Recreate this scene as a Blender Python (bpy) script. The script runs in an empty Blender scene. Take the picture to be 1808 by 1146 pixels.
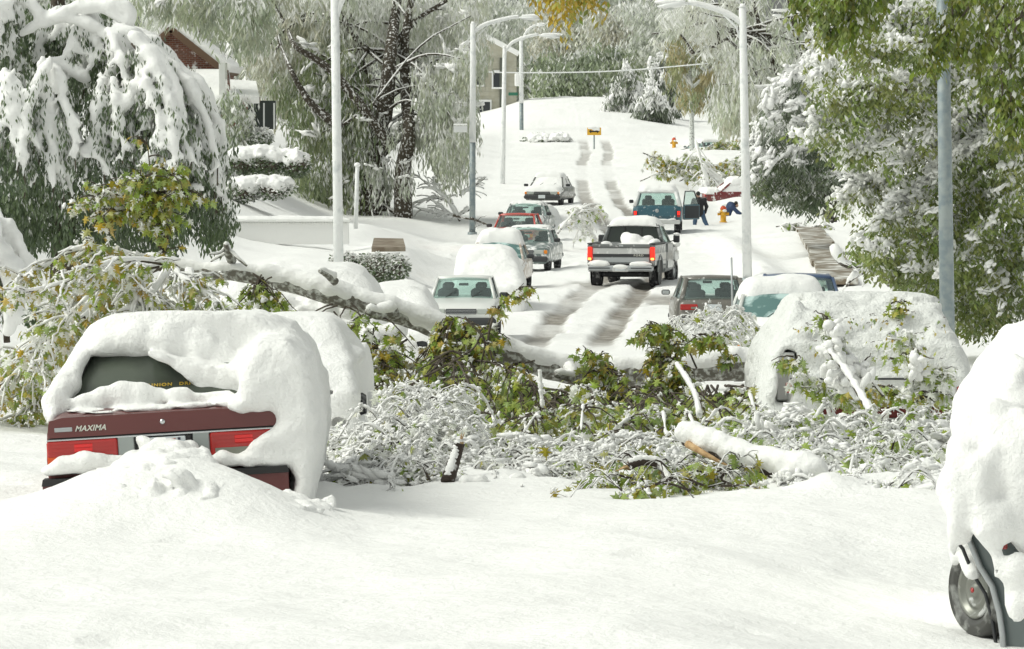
import bpy, bmesh, math, random
import numpy as np
from mathutils import Vector, Matrix, noise as mnoise

random.seed(7)
RNG = np.random.default_rng(11)
SC = bpy.context.scene
COL = SC.collection

# ------------------------------------------------------------------ camera
FPX = 10044.0            # focal length in photo pixels (1808 wide), 200 mm lens
HOR = 200.0              # photo row of the horizon
ALPHA = math.atan((573.0 - HOR) / FPX)
cam_d = bpy.data.cameras.new('camera')
cam_d.lens = 200.0
cam_d.sensor_width = 36.0
cam_d.clip_start = 1.0
cam_d.clip_end = 6000.0
cam = bpy.data.objects.new('camera', cam_d)
COL.objects.link(cam)
cam.location = (0, 0, 0)
cam.rotation_euler = (math.pi / 2 - ALPHA, 0, 0)
SC.camera = cam

# ------------------------------------------------------------------ world and sun (thin overcast)
SUN_EL, SUN_AZ = math.radians(50), math.radians(-98)     # azimuth from +Y, negative = left
w = bpy.data.worlds.new('World')
SC.world = w
w.use_nodes = True
nt = w.node_tree
nt.nodes.clear()
sky = nt.nodes.new('ShaderNodeTexSky')
sky.sky_type = 'NISHITA'
sky.sun_disc = False
sky.sun_elevation = SUN_EL
sky.sun_rotation = SUN_AZ
sky.air_density = 1.0
sky.dust_density = 3.0
hsv = nt.nodes.new('ShaderNodeHueSaturation')
hsv.inputs['Saturation'].default_value = 0.06
bg = nt.nodes.new('ShaderNodeBackground')
bg.inputs['Strength'].default_value = 0.15
wo = nt.nodes.new('ShaderNodeOutputWorld')
nt.links.new(sky.outputs[0], hsv.inputs['Color'])
tn = nt.nodes.new('ShaderNodeMix'); tn.data_type = 'RGBA'; tn.blend_type = 'MULTIPLY'; tn.inputs[0].default_value = 1.0
tn.inputs[7].default_value = (.965, 1.0, .94, 1)      # greenish daylight film balance
nt.links.new(hsv.outputs[0], tn.inputs[6]); nt.links.new(tn.outputs[2], bg.inputs['Color'])
nt.links.new(bg.outputs[0], wo.inputs['Surface'])
sun_d = bpy.data.lights.new('sun', 'SUN')
sun_d.energy = 1.3
sun_d.angle = math.radians(28)
sun_d.color = (1.0, 0.985, 0.88)
sun = bpy.data.objects.new('sun', sun_d)
COL.objects.link(sun)
sv = Vector((math.sin(SUN_AZ) * math.cos(SUN_EL), math.cos(SUN_AZ) * math.cos(SUN_EL), math.sin(SUN_EL)))
sun.rotation_euler = sv.to_track_quat('Z', 'Y').to_euler()
SC.view_settings.view_transform = 'Standard'
SC.view_settings.look = 'None'
SC.view_settings.gamma = 1.0
SC.view_settings.use_curve_mapping = False
SC.view_settings.exposure = 0.03
SC.render.engine = 'CYCLES'
SC.cycles.max_bounces = 8
SC.cycles.diffuse_bounces = 3
SC.cycles.transparent_max_bounces = 12

# ------------------------------------------------------------------ pixel <-> place helpers
CA, SA = math.cos(ALPHA), math.sin(ALPHA)
def P(px, py, d):
    """World point seen at photo pixel (px, py) at distance d along the street."""
    up = (573.0 - py) / FPX
    yy = CA + SA * up
    zz = -SA + CA * up
    k = d / yy
    return Vector(((px - 904.0) / FPX * k, d, zz * k))
def Pn(px, py, d):
    px = np.asarray(px, float); py = np.asarray(py, float); d = np.asarray(d, float)
    up = (573.0 - py) / FPX
    yy = CA + SA * up
    zz = -SA + CA * up
    k = d / yy
    return np.stack([(px - 904.0) / FPX * k, d + 0 * px, zz * k], -1)
def X(px, d): return (px - 904.0) / FPX * d
def S(d): return FPX / d            # photo pixels per metre at distance d

# ------------------------------------------------------------------ object helpers
def tag(o, label=None, cat=None, group=None, kind=None):
    if label: o['label'] = label
    if cat: o['category'] = cat
    if group: o['group'] = group
    if kind: o['kind'] = kind
    return o
def empty(name, loc=(0, 0, 0), rz=0.0, rx=0.0, ry=0.0):
    o = bpy.data.objects.new(name, None)
    COL.objects.link(o)
    o.empty_display_size = 0.2
    o.location = loc
    o.rotation_euler = (rx, ry, rz)
    return o
def mesh_obj(name, V, Fs, mat, parent=None, smooth=True, tint=None, kind=None, mats=None, fm=None):
    """V (n,3); Fs: list of int arrays (m,k)."""
    V = np.asarray(V, np.float32)
    if isinstance(Fs, np.ndarray): Fs = [Fs]
    Fs = [np.asarray(f, np.int32) for f in Fs if len(f)]
    me = bpy.data.meshes.new(name)
    nl = sum(f.size for f in Fs); npoly = sum(len(f) for f in Fs)
    me.vertices.add(len(V)); me.loops.add(nl); me.polygons.add(npoly)
    me.vertices.foreach_set('co', V.ravel())
    me.loops.foreach_set('vertex_index', np.concatenate([f.ravel() for f in Fs]))
    tot = np.concatenate([np.full(len(f), f.shape[1], np.int32) for f in Fs])
    st = np.concatenate([[0], np.cumsum(tot)[:-1]]).astype(np.int32)
    me.polygons.foreach_set('loop_start', st)
    me.polygons.foreach_set('loop_total', tot)
    me.polygons.foreach_set('use_smooth', np.full(npoly, smooth, bool))
    if tint is not None:
        a = me.color_attributes.new('tint', 'FLOAT_COLOR', 'POINT')
        t = np.ones((len(V), 4), np.float32); t[:, :tint.shape[1]] = tint
        a.data.foreach_set('color', t.ravel())
    for m in ([mat] if mats is None else mats): me.materials.append(m)
    if fm is not None: me.polygons.foreach_set('material_index', np.asarray(fm, np.int32))
    me.update(calc_edges=True)
    o = bpy.data.objects.new(name, me)
    COL.objects.link(o)
    if parent is not None: o.parent = parent
    if kind: o['kind'] = kind
    return o
class MB:
    def __init__(s): s.V = []; s.F = {}; s.T = []; s.n = 0
    def add(s, V, F, tint=None):
        V = np.asarray(V, np.float32); 
        for f in (F if isinstance(F, list) else [F]):
            f = np.asarray(f, np.int32)
            if len(f): s.F.setdefault(f.shape[1], []).append(f + s.n)
        s.V.append(V)
        if tint is None: tint = np.zeros((len(V), 3), np.float32)
        tint = np.asarray(tint, np.float32)
        if tint.ndim == 1: tint = np.tile(tint, (len(V), 1))
        s.T.append(tint)
        s.n += len(V)
    def build(s, name, mat, parent=None, smooth=True, kind=None):
        if not s.n: return None
        return mesh_obj(name, np.concatenate(s.V), [np.concatenate(f) for f in s.F.values()], mat, parent, smooth,
                        np.concatenate(s.T), kind)
def rbox_data(c, size, bev=0.01, rot=None):
    """chamfered box: 24 verts"""
    hx, hy, hz = [max(v / 2, 1e-4) for v in size]
    b = min(bev, hx * .9, hy * .9, hz * .9)
    bm = bmesh.new()
    bmesh.ops.create_cube(bm, size=1.0)
    for v in bm.verts: v.co = Vector((v.co.x * 2 * hx, v.co.y * 2 * hy, v.co.z * 2 * hz))
    if b > 1e-4: bmesh.ops.bevel(bm, geom=bm.edges[:], offset=b, segments=1, affect='EDGES')
    if rot is not None: bmesh.ops.transform(bm, matrix=rot.to_4x4(), verts=bm.verts)
    bmesh.ops.translate(bm, vec=Vector(c), verts=bm.verts)
    V = np.array([v.co[:] for v in bm.verts]); 
    fs = {}
    for f in bm.faces: fs.setdefault(len(f.verts), []).append([v.index for v in f.verts])
    bm.free()
    return V, [np.array(v) for v in fs.values()]
def box(name, c, size, mat, parent=None, bev=0.01, rot=None, smooth=False):
    V, F = rbox_data(c, size, bev, rot)
    return mesh_obj(name, V, F, mat, parent, smooth)
def tube_data(pts, rad, sides=8, cap=True, flat=1.0):
    pts = np.asarray([tuple(p) for p in pts], float); n = len(pts)
    rad = np.broadcast_to(np.asarray(rad, float), (n,))
    T = np.gradient(pts, axis=0); T /= np.linalg.norm(T, axis=1)[:, None] + 1e-9
    up = np.array([0, 0, 1.0]) if abs(T[0, 2]) < .9 else np.array([1.0, 0, 0])
    N = np.cross(T[0], up); N /= np.linalg.norm(N) + 1e-9
    a = np.linspace(0, 2 * math.pi, sides, endpoint=False)
    V = []
    for i in range(n):
        N = N - T[i] * N.dot(T[i]); N /= np.linalg.norm(N) + 1e-9
        B = np.cross(T[i], N)
        V.append(pts[i] + rad[i] * (np.cos(a)[:, None] * N + flat * np.sin(a)[:, None] * B))
    V = np.concatenate(V)
    i = np.arange(n - 1)[:, None] * sides; j = np.arange(sides)[None, :]; j2 = (j + 1) % sides
    F = np.stack([i + j, i + j2, i + sides + j2, i + sides + j], -1).reshape(-1, 4)
    Fs = [F]
    if cap:
        V = np.concatenate([V, pts[:1], pts[-1:]])
        k = np.arange(sides); k2 = (k + 1) % sides; c0 = n * sides
        Fs.append(np.concatenate([np.stack([np.full(sides, c0), k2, k], -1),
                                  np.stack([np.full(sides, c0 + 1), (n - 1) * sides + k, (n - 1) * sides + k2], -1)]))
    return V, Fs
def tube(name, pts, rad, mat, parent=None, sides=8, cap=True):
    V, F = tube_data(pts, rad, sides, cap)
    return mesh_obj(name, V, F, mat, parent, True)
def lathe_data(prof, c=(0, 0, 0), seg=16):
    """prof: list of (r, z)"""
    prof = np.asarray(prof, float); n = len(prof)
    a = np.linspace(0, 2 * math.pi, seg, endpoint=False)
    V = np.stack([prof[:, 0, None] * np.cos(a), prof[:, 0, None] * np.sin(a), prof[:, 1, None] + 0 * a], -1).reshape(-1, 3) + np.array(c)
    i = np.arange(n - 1)[:, None] * seg; j = np.arange(seg)[None, :]; j2 = (j + 1) % seg
    return V, [np.stack([i + j, i + j2, i + seg + j2, i + seg + j], -1).reshape(-1, 4)]
def prism(name, poly, y0, y1, mat, parent=None, smooth=False):
    """poly in xz, extruded along y"""
    n = len(poly); p = np.array(poly, float)
    V = np.concatenate([np.stack([p[:, 0], np.full(n, y0), p[:, 1]], -1), np.stack([p[:, 0], np.full(n, y1), p[:, 1]], -1)])
    k = np.arange(n); k2 = (k + 1) % n
    return mesh_obj(name, V, [np.stack([k, k2, n + k2, n + k], -1), np.array([k[::-1]]), np.array([n + k])], mat, parent, smooth)
def smoothpath(pts, n=24):
    pts = np.asarray([tuple(p) for p in pts], float); m = len(pts)
    if m < 3: 
        t = np.linspace(0, 1, n)[:, None]; return pts[0] * (1 - t) + pts[-1] * t
    Q = np.concatenate([[2 * pts[0] - pts[1]], pts, [2 * pts[-1] - pts[-2]]])
    out = []
    for t in np.linspace(0, m - 1 - 1e-6, n):
        i = int(t); u = t - i
        a, b, c, d = Q[i], Q[i + 1], Q[i + 2], Q[i + 3]
        out.append(.5 * ((2 * b) + (-a + c) * u + (2 * a - 5 * b + 4 * c - d) * u * u + (-a + 3 * b - 3 * c + d) * u ** 3))
    return np.array(out)

# ------------------------------------------------------------------ noise in numpy
_lat = {}
def vnoise(x, y, z, scale=1.0, seed=0):
    """smooth value noise in [-1,1]; broadcasting arrays"""
    if seed not in _lat: _lat[seed] = np.random.default_rng(seed + 100).uniform(-1, 1, (32, 32, 32)).astype(np.float32)
    L = _lat[seed]
    def fr(v):
        v = np.asarray(v, np.float32) / scale + 1000.37
        i = np.floor(v).astype(np.int32); f = v - i
        return i & 31, (i + 1) & 31, f * f * (3 - 2 * f)
    x0, x1, fx = fr(x); y0, y1, fy = fr(y); z0, z1, fz = fr(z)
    a = L[x0, y0, z0] * (1 - fx) + L[x1, y0, z0] * fx
    b = L[x0, y1, z0] * (1 - fx) + L[x1, y1, z0] * fx
    c = L[x0, y0, z1] * (1 - fx) + L[x1, y0, z1] * fx
    d = L[x0, y1, z1] * (1 - fx) + L[x1, y1, z1] * fx
    return (a * (1 - fy) + b * fy) * (1 - fz) + (c * (1 - fy) + d * fy) * fz

# ------------------------------------------------------------------ distance field with surface nets: soft snow and bodies
def poly_sdf(px, pz, poly):
    poly = np.asarray(poly, float); n = len(poly)
    d = np.full(np.broadcast(px, pz).shape, 1e9, np.float32); s = np.ones(d.shape, bool)
    for i in range(n):
        a = poly[i]; b = poly[i - 1]
        ex, ez = b[0] - a[0], b[1] - a[1]
        wx, wz = px - a[0], pz - a[1]
        t = np.clip((wx * ex + wz * ez) / (ex * ex + ez * ez + 1e-12), 0, 1)
        dx, dz = wx - ex * t, wz - ez * t
        d = np.minimum(d, dx * dx + dz * dz)
        c1 = pz >= a[1]; c2 = pz < b[1]; c3 = ex * wz > ez * wx
        flip = (c1 & c2 & c3) | (~c1 & ~c2 & ~c3)
        s ^= flip
    return np.where(s, 1, -1) * np.sqrt(d)
class Field:
    def __init__(s, lo, hi, step):
        s.lo = np.array(lo, float); s.h = step
        s.n = np.maximum(np.ceil((np.array(hi, float) - s.lo) / step).astype(int), 3) + 1
        s.V = np.full(tuple(s.n), .4, np.float32)
    def sub(s, lo, hi, m=0.12):
        a = np.clip(np.floor((np.array(lo) - m - s.lo) / s.h).astype(int), 0, s.n - 1)
        b = np.clip(np.ceil((np.array(hi) + m - s.lo) / s.h).astype(int) + 1, a + 1, s.n)
        sl = tuple(slice(a[k], b[k]) for k in range(3))
        g = [(s.lo[k] + s.h * np.arange(a[k], b[k])).astype(np.float32) for k in range(3)]
        return sl, g[0][:, None, None], g[1][None, :, None], g[2][None, None, :]
    def put(s, sl, d, k=0.05, cut=False):
        a = s.V[sl]
        if cut:
            d = -d; h = np.clip(.5 - .5 * (d - a) / k, 0, 1)
            s.V[sl] = d * (1 - h) + a * h + k * h * (1 - h) if k > 0 else np.maximum(a, d)
            return
        h = np.clip(.5 + .5 * (a - d) / k, 0, 1)
        s.V[sl] = a * (1 - h) + d * h - k * h * (1 - h)
    def capsule(s, a, b, ra, rb=None, k=0.05, cut=False):
        rb = ra if rb is None else rb
        a = np.array(tuple(a), float); b = np.array(tuple(b), float); r = max(ra, rb)
        sl, x, y, z = s.sub(np.minimum(a, b) - r, np.maximum(a, b) + r, .12 + k)
        e = b - a; L = e.dot(e) + 1e-9
        t = np.clip(((x - a[0]) * e[0] + (y - a[1]) * e[1] + (z - a[2]) * e[2]) / L, 0, 1)
        d = np.sqrt((x - a[0] - e[0] * t) ** 2 + (y - a[1] - e[1] * t) ** 2 + (z - a[2] - e[2] * t) ** 2) - (ra + (rb - ra) * t)
        s.put(sl, d, k, cut)
    def ell(s, c, r, k=0.05, cut=False, M=None):
        c = np.array(tuple(c), float); r = np.array(r, float); R = r if M is None else np.full(3, r.max())
        sl, x, y, z = s.sub(c - R, c + R, .12 + k)
        x, y, z = x - c[0], y - c[1], z - c[2]
        if M is not None:
            x, y, z = (M[0][0] * x + M[0][1] * y + M[0][2] * z, M[1][0] * x + M[1][1] * y + M[1][2] * z, M[2][0] * x + M[2][1] * y + M[2][2] * z)
        q = np.sqrt((x / r[0]) ** 2 + (y / r[1]) ** 2 + (z / r[2]) ** 2)
        s.put(sl, (q - 1) * r.min(), k, cut)
    def box(s, c, hs, r=0.05, k=0.05, cut=False):
        c = np.array(tuple(c), float); hs = np.array(hs, float)
        sl, x, y, z = s.sub(c - hs, c + hs, .12 + k)
        q = [np.abs(v - c[i]) - hs[i] + r for i, v in enumerate((x, y, z))]
        d = np.sqrt(np.maximum(q[0], 0) ** 2 + np.maximum(q[1], 0) ** 2 + np.maximum(q[2], 0) ** 2) + np.minimum(np.maximum(np.maximum(q[0], q[1]), q[2]), 0) - r
        s.put(sl, d, k, cut)
    def polyxz(s, poly, y0, y1, r=0.04, k=0.05, cut=False):
        p = np.array(poly, float)
        sl, x, y, z = s.sub((p[:, 0].min(), y0, p[:, 1].min()), (p[:, 0].max(), y1, p[:, 1].max()), .12 + k)
        d2 = poly_sdf(x[:, 0, 0][:, None] + 0 * z[0, 0][None, :], z[0, 0][None, :] + 0 * x[:, 0, 0][:, None], p)[:, None, :] + r
        dy = np.abs(y - (y0 + y1) / 2) - (y1 - y0) / 2 + r
        d = np.sqrt(np.maximum(d2, 0) ** 2 + np.maximum(dy, 0) ** 2) + np.minimum(np.maximum(d2, dy), 0) - r
        s.put(sl, d, k, cut)
    def solid2(s, pxz, pyz, r=0.1, k=0.05):
        p = np.array(pxz, float); q = np.array(pyz, float)
        sl, x, y, z = s.sub((p[:, 0].min(), q[:, 0].min(), p[:, 1].min()), (p[:, 0].max(), q[:, 0].max(), p[:, 1].max()), .12 + k)
        zz = z[0, 0]
        a = poly_sdf(x[:, 0, 0][:, None] + 0 * zz[None, :], zz[None, :] + 0 * x[:, 0, 0][:, None], p)[:, None, :] + r
        b = poly_sdf(y[0, :, 0][:, None] + 0 * zz[None, :], zz[None, :] + 0 * y[0, :, 0][:, None], q)[None, :, :] + r
        d = np.sqrt(np.maximum(a, 0) ** 2 + np.maximum(b, 0) ** 2) + np.minimum(np.maximum(a, b), 0) - r
        s.put(sl, d, k)
    def noise(s, amp, scale, seed=0):
        sl, x, y, z = s.sub(s.lo, s.lo + s.n * s.h)
        s.V += amp * vnoise(x, y, z, scale, seed)
    def mesh(s):
        V = s.V.copy()
        V[0] = V[-1] = .3; V[:, 0] = V[:, -1] = .3; V[:, :, 0] = V[:, :, -1] = .3
        ins = V < 0
        c = [ins[a:ins.shape[0] - 1 + a, b:ins.shape[1] - 1 + b, e:ins.shape[2] - 1 + e] for a in (0, 1) for b in (0, 1) for e in (0, 1)]
        anyi = np.logical_or.reduce(c); alli = np.logical_and.reduce(c)
        I = np.argwhere(anyi & ~alli)
        idx = -np.ones(anyi.shape, np.int64); idx[tuple(I.T)] = np.arange(len(I))
        acc = np.zeros((len(I), 3)); cnt = np.zeros(len(I))
        cs = [(a, b, e) for a in (0, 1) for b in (0, 1) for e in (0, 1)]
        vals = {q: V[tuple((I + q).T)] for q in cs}
        for q in cs:
            for ax in range(3):
                if q[ax]: continue
                q2 = tuple(q[j] + (j == ax) for j in range(3))
                a, b = vals[q], vals[q2]
                m = (a < 0) != (b < 0)
                t = np.where(m, a / np.where(m, a - b, 1), 0)
                p = np.tile(np.array(q, float), (len(I), 1)); p[:, ax] += t
                acc[m] += p[m]; cnt[m] += 1
        verts = s.lo + s.h * (I + acc / np.maximum(cnt, 1)[:, None])
        faces = []
        for ax in range(3):
            u, v = [(1, 2), (2, 0), (0, 1)][ax]
            A = ins[tuple(slice(0, -1) if j == ax else slice(1, -1) for j in range(3))]
            B = ins[tuple(slice(1, None) if j == ax else slice(1, -1) for j in range(3))]
            E = np.argwhere(A != B)
            if not len(E): continue
            inside_first = A[tuple(E.T)]
            base = E.copy()
            for j in (u, v): base[:, j] += 1
            def g(du, dv):
                q = base.copy(); q[:, u] -= du; q[:, v] -= dv
                return idx[tuple(q.T)]
            f = np.stack([g(1, 1), g(0, 1), g(0, 0), g(1, 0)], -1)
            f[~inside_first] = f[~inside_first][:, ::-1]
            faces.append(f)
        return verts, np.concatenate(faces) if faces else np.zeros((0, 4), int)
    def build(s, name, mat, parent=None, kind=None, local=None):
        V, F = s.mesh()
        if local is not None: V = V - np.array(tuple(local))
        return mesh_obj(name, V, F, mat, parent, True, kind=kind)

# ------------------------------------------------------------------ materials
def newmat(name):
    m = bpy.data.materials.new(name); m.use_nodes = True
    n = m.node_tree.nodes; b = n['Principled BSDF']
    return m, m.node_tree, b
def nd(t, typ, **kw):
    n = t.nodes.new(typ)
    for k, v in kw.items(): setattr(n, k, v)
    return n
def setbump(t, b, specs, coord='Object'):
    """specs: list of (scale, detail, distance)"""
    tc = nd(t, 'ShaderNodeTexCoord'); prev = None
    for sc, det, dist in specs:
        nz = nd(t, 'ShaderNodeTexNoise'); nz.inputs['Scale'].default_value = sc; nz.inputs['Detail'].default_value = det
        t.links.new(tc.outputs[coord], nz.inputs['Vector'])
        bp = nd(t, 'ShaderNodeBump'); bp.inputs['Distance'].default_value = dist; bp.inputs['Strength'].default_value = 1.0
        t.links.new(nz.outputs[0], bp.inputs['Height'])
        if prev: t.links.new(prev.outputs[0], bp.inputs['Normal'])
        prev = bp
    t.links.new(prev.outputs[0], b.inputs['Normal'])
def simple(name, col, rough=.5, metal=0.0, bump=None, mott=None, spec=None, coat=0.0, emis=None):
    m, t, b = newmat(name)
    b.inputs['Base Color'].default_value = (*col, 1); b.inputs['Roughness'].default_value = rough; b.inputs['Metallic'].default_value = metal
    if spec is not None: b.inputs['Specular IOR Level'].default_value = spec
    if coat: b.inputs['Coat Weight'].default_value = coat; b.inputs['Coat Roughness'].default_value = .08
    if emis: b.inputs['Emission Color'].default_value = (*emis[:3], 1); b.inputs['Emission Strength'].default_value = emis[3]
    if mott:   # (colour2, scale, lo, hi)
        tc = nd(t, 'ShaderNodeTexCoord'); nz = nd(t, 'ShaderNodeTexNoise'); nz.inputs['Scale'].default_value = mott[1]; nz.inputs['Detail'].default_value = 6
        t.links.new(tc.outputs['Object'], nz.inputs['Vector'])
        r = nd(t, 'ShaderNodeMapRange'); r.inputs[1].default_value = mott[2]; r.inputs[2].default_value = mott[3]
        mx = nd(t, 'ShaderNodeMix', data_type='RGBA'); mx.inputs[6].default_value = (*col, 1); mx.inputs[7].default_value = (*mott[0], 1)
        t.links.new(nz.outputs[0], r.inputs[0]); t.links.new(r.outputs[0], mx.inputs[0]); t.links.new(mx.outputs[2], b.inputs['Base Color'])
    if bump: setbump(t, b, bump)
    return m
SNOWC = (.90, .90, .885)
M = {}
M['snow'] = simple('snow', SNOWC, .75, bump=[(9, 6, .02), (34, 5, .012), (140, 3, .004)], spec=.2)
M['snow_crust'] = simple('crusted_snow', (.78, .79, .77), .8, bump=[(14, 6, .03), (45, 5, .018)], spec=.2)
M['snow_far'] = simple('snow_far', SNOWC, .8, bump=[(3, 6, .08)], spec=.2)
M['snow_fine'] = simple('snow_fine', SNOWC, .75, bump=[(25, 6, .012), (120, 3, .003)], spec=.2)
def dusted(name, col, scale, lo, hi, rough=.5):
    return simple(name, col, rough, mott=(SNOWC, scale, lo, hi), bump=[(scale * 2, 4, .004)])
M['galv'] = simple('galvanised_steel', (.23, .28, .30), .55, .3, mott=((.33, .37, .37), 6, .4, .6), bump=[(30, 3, .002)])
M['pole_frost'] = simple('frosted_pole', (.82, .83, .82), .8, mott=((.60, .63, .63), 4, .52, .75), bump=[(9, 5, .02), (40, 4, .01)])
M['black'] = simple('black_rubber', (.02, .02, .02), .6)
M['tyre'] = simple('tyre_rubber', (.025, .025, .027), .8, mott=((.30, .30, .30), 9, .5, .68))
M['dark'] = simple('dark_plastic', (.035, .037, .04), .5)
M['chrome'] = simple('chrome', (.6, .62, .63), .25, 1.0)
M['steel'] = simple('dull_steel', (.42, .44, .45), .45, .6)
M['seat'] = simple('seat_cloth', (.05, .055, .06), .9)
M['lamp_red'] = simple('red_lens', (.42, .015, .012), .25, coat=.5)
M['lamp_red_lit'] = simple('lit_red_lens', (.6, .02, .01), .3, emis=(1, .02, .01, 1.6))
M['lamp_amber'] = simple('amber_lens', (.8, .25, .02), .3)
M['lamp_amber_lit'] = simple('lit_amber_lens', (.9, .5, .1), .3, emis=(1, .55, .1, 2.0))
M['lamp_clear'] = simple('clear_lens', (.45, .48, .45), .2, coat=.4)
M['grey_lens'] = simple('smoked_reverse_lens', (.20, .21, .17), .3, coat=.4)
M['plate'] = simple('plate_enamel', (.62, .66, .68), .4)
M['white_paint'] = simple('white_paint', (.78, .79, .78), .4, coat=.3)
M['cream'] = simple('cream_letter', (.62, .62, .55), .5)
M['gold'] = simple('gold_letter', (.45, .30, .03), .5)
def glass(name, tint, alpha, rough=.04):
    m = bpy.data.materials.new(name); m.use_nodes = True; t = m.node_tree; t.nodes.clear()
    tr = nd(t, 'ShaderNodeBsdfTransparent'); tr.inputs[0].default_value = (*tint, 1)
    gl = nd(t, 'ShaderNodeBsdfGlossy'); gl.inputs[1].default_value = rough; gl.inputs[0].default_value = (.9, .95, .95, 1)
    df = nd(t, 'ShaderNodeBsdfDiffuse'); df.inputs[0].default_value = (tint[0] * .6, tint[1] * .6, tint[2] * .6, 1)
    lw = nd(t, 'ShaderNodeLayerWeight'); lw.inputs[0].default_value = .5
    pw = nd(t, 'ShaderNodeMath', operation='POWER'); pw.inputs[1].default_value = 4.0; t.links.new(lw.outputs['Facing'], pw.inputs[0])
    fr = nd(t, 'ShaderNodeMath', operation='MULTIPLY_ADD'); fr.inputs[1].default_value = .7; fr.inputs[2].default_value = .05; t.links.new(pw.outputs[0], fr.inputs[0])
    a = nd(t, 'ShaderNodeMixShader'); a.inputs[0].default_value = alpha
    b = nd(t, 'ShaderNodeMixShader'); o = nd(t, 'ShaderNodeOutputMaterial')
    t.links.new(tr.outputs[0], a.inputs[1]); t.links.new(df.outputs[0], a.inputs[2])
    t.links.new(fr.outputs[0], b.inputs[0]); t.links.new(a.outputs[0], b.inputs[1]); t.links.new(gl.outputs[0], b.inputs[2])
    t.links.new(b.outputs[0], o.inputs[0])
    return m
M['glass'] = glass('window_glass', (.86, .94, .92), .05)
M['glass_dark'] = glass('tinted_glass', (.05, .065, .05), .75, .06)
M['glass_frost'] = simple('frosted_glass', (.10, .20, .19), .25, mott=((.50, .66, .64), 3.5, .48, .62), coat=.3)
def leafmat(name, g1, g2, g3, wet=.45):
    """g1 dark green, g2 light green, g3 autumn; tint.r = snow, tint.g = light/dark green, tint.b = autumn"""
    m, t, b = newmat(name)
    at = nd(t, 'ShaderNodeAttribute', attribute_name='tint')
    sp = nd(t, 'ShaderNodeSeparateColor'); t.links.new(at.outputs['Color'], sp.inputs[0])
    def mix(f, a, c):
        x = nd(t, 'ShaderNodeMix', data_type='RGBA'); t.links.new(f, x.inputs[0])
        for i, v in ((6, a), (7, c)):
            if isinstance(v, tuple): x.inputs[i].default_value = (*v, 1)
            else: t.links.new(v, x.inputs[i])
        return x.outputs[2]
    c = mix(sp.outputs[1], g1, g2); c = mix(sp.outputs[2], c, g3); c = mix(sp.outputs[0], c, SNOWC)
    t.links.new(c, b.inputs['Base Color']); b.inputs['Roughness'].default_value = wet
    b.inputs['Specular IOR Level'].default_value = .3
    tl = nd(t, 'ShaderNodeBsdfTranslucent'); t.links.new(c, tl.inputs[0])
    ms = nd(t, 'ShaderNodeMixShader'); ms.inputs[0].default_value = .28
    out = t.nodes['Material Output']
    t.links.new(b.outputs[0], ms.inputs[1]); t.links.new(tl.outputs[0], ms.inputs[2]); t.links.new(ms.outputs[0], out.inputs[0])
    return m
M['maple'] = leafmat('maple_leaves', (.085, .18, .015), (.36, .50, .06), (.48, .33, .02))
M['leaf_dark'] = leafmat('dark_leaves', (.03, .07, .02), (.10, .17, .045), (.20, .17, .04))
M['willow'] = leafmat('willow_leaves', (.055, .12, .02), (.22, .33, .09), (.32, .26, .07), .6)
M['leaf_right'] = leafmat('elm_leaves', (.055, .11, .012), (.23, .34, .045), (.28, .23, .03))
M['bark'] = simple('snow_dusted_bark', (.06, .05, .035), .9, mott=(SNOWC, 9, .53, .67), bump=[(18, 6, .03)])
M['bark_bare'] = simple('bare_bark', (.06, .045, .035), .9, mott=((.14, .12, .09), 10, .4, .65), bump=[(22, 6, .03)])
M['bark_frost'] = simple('frosted_bark', (.62, .64, .62), .9, mott=((.10, .09, .08), 11, .56, .68), bump=[(18, 5, .02)])
M['wood_raw'] = simple('torn_wood', (.55, .38, .20), .8, mott=((.35, .20, .08), 12, .4, .7), bump=[(30, 4, .01)])
# ================================================================== terrain and street
_ZD = [0, 20, 29, 40, 54, 75, 100, 130, 162, 200, 230, 257, 300, 345, 372, 392, 420, 460, 520, 700, 1200, 3000]
_ZZ = [-2.6, -2.7, -2.76, -2.78, -2.98, -3.7, -4.6, -5.22, -4.88, -4.88, -4.88, -4.05, -3.5, -2.95, -2.45, -1.9, .1, .9, 1.2, 2, 3, 6]
def zroad(d):
    d = np.asarray(d, float)
    acc = 0
    for o in (-12, -6, 0, 6, 12): acc = acc + np.interp(np.maximum(d + o * np.clip(d / 150, .1, 1), 0), _ZD, _ZZ)
    return acc / 5
def xc(d):
    return .5 + (np.minimum(np.asarray(d, float), 420) - 40) * .0145
def sm(a, b, x):
    t = np.clip((x - a) / (b - a), 0, 1); return t * t * (3 - 2 * t)
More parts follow.
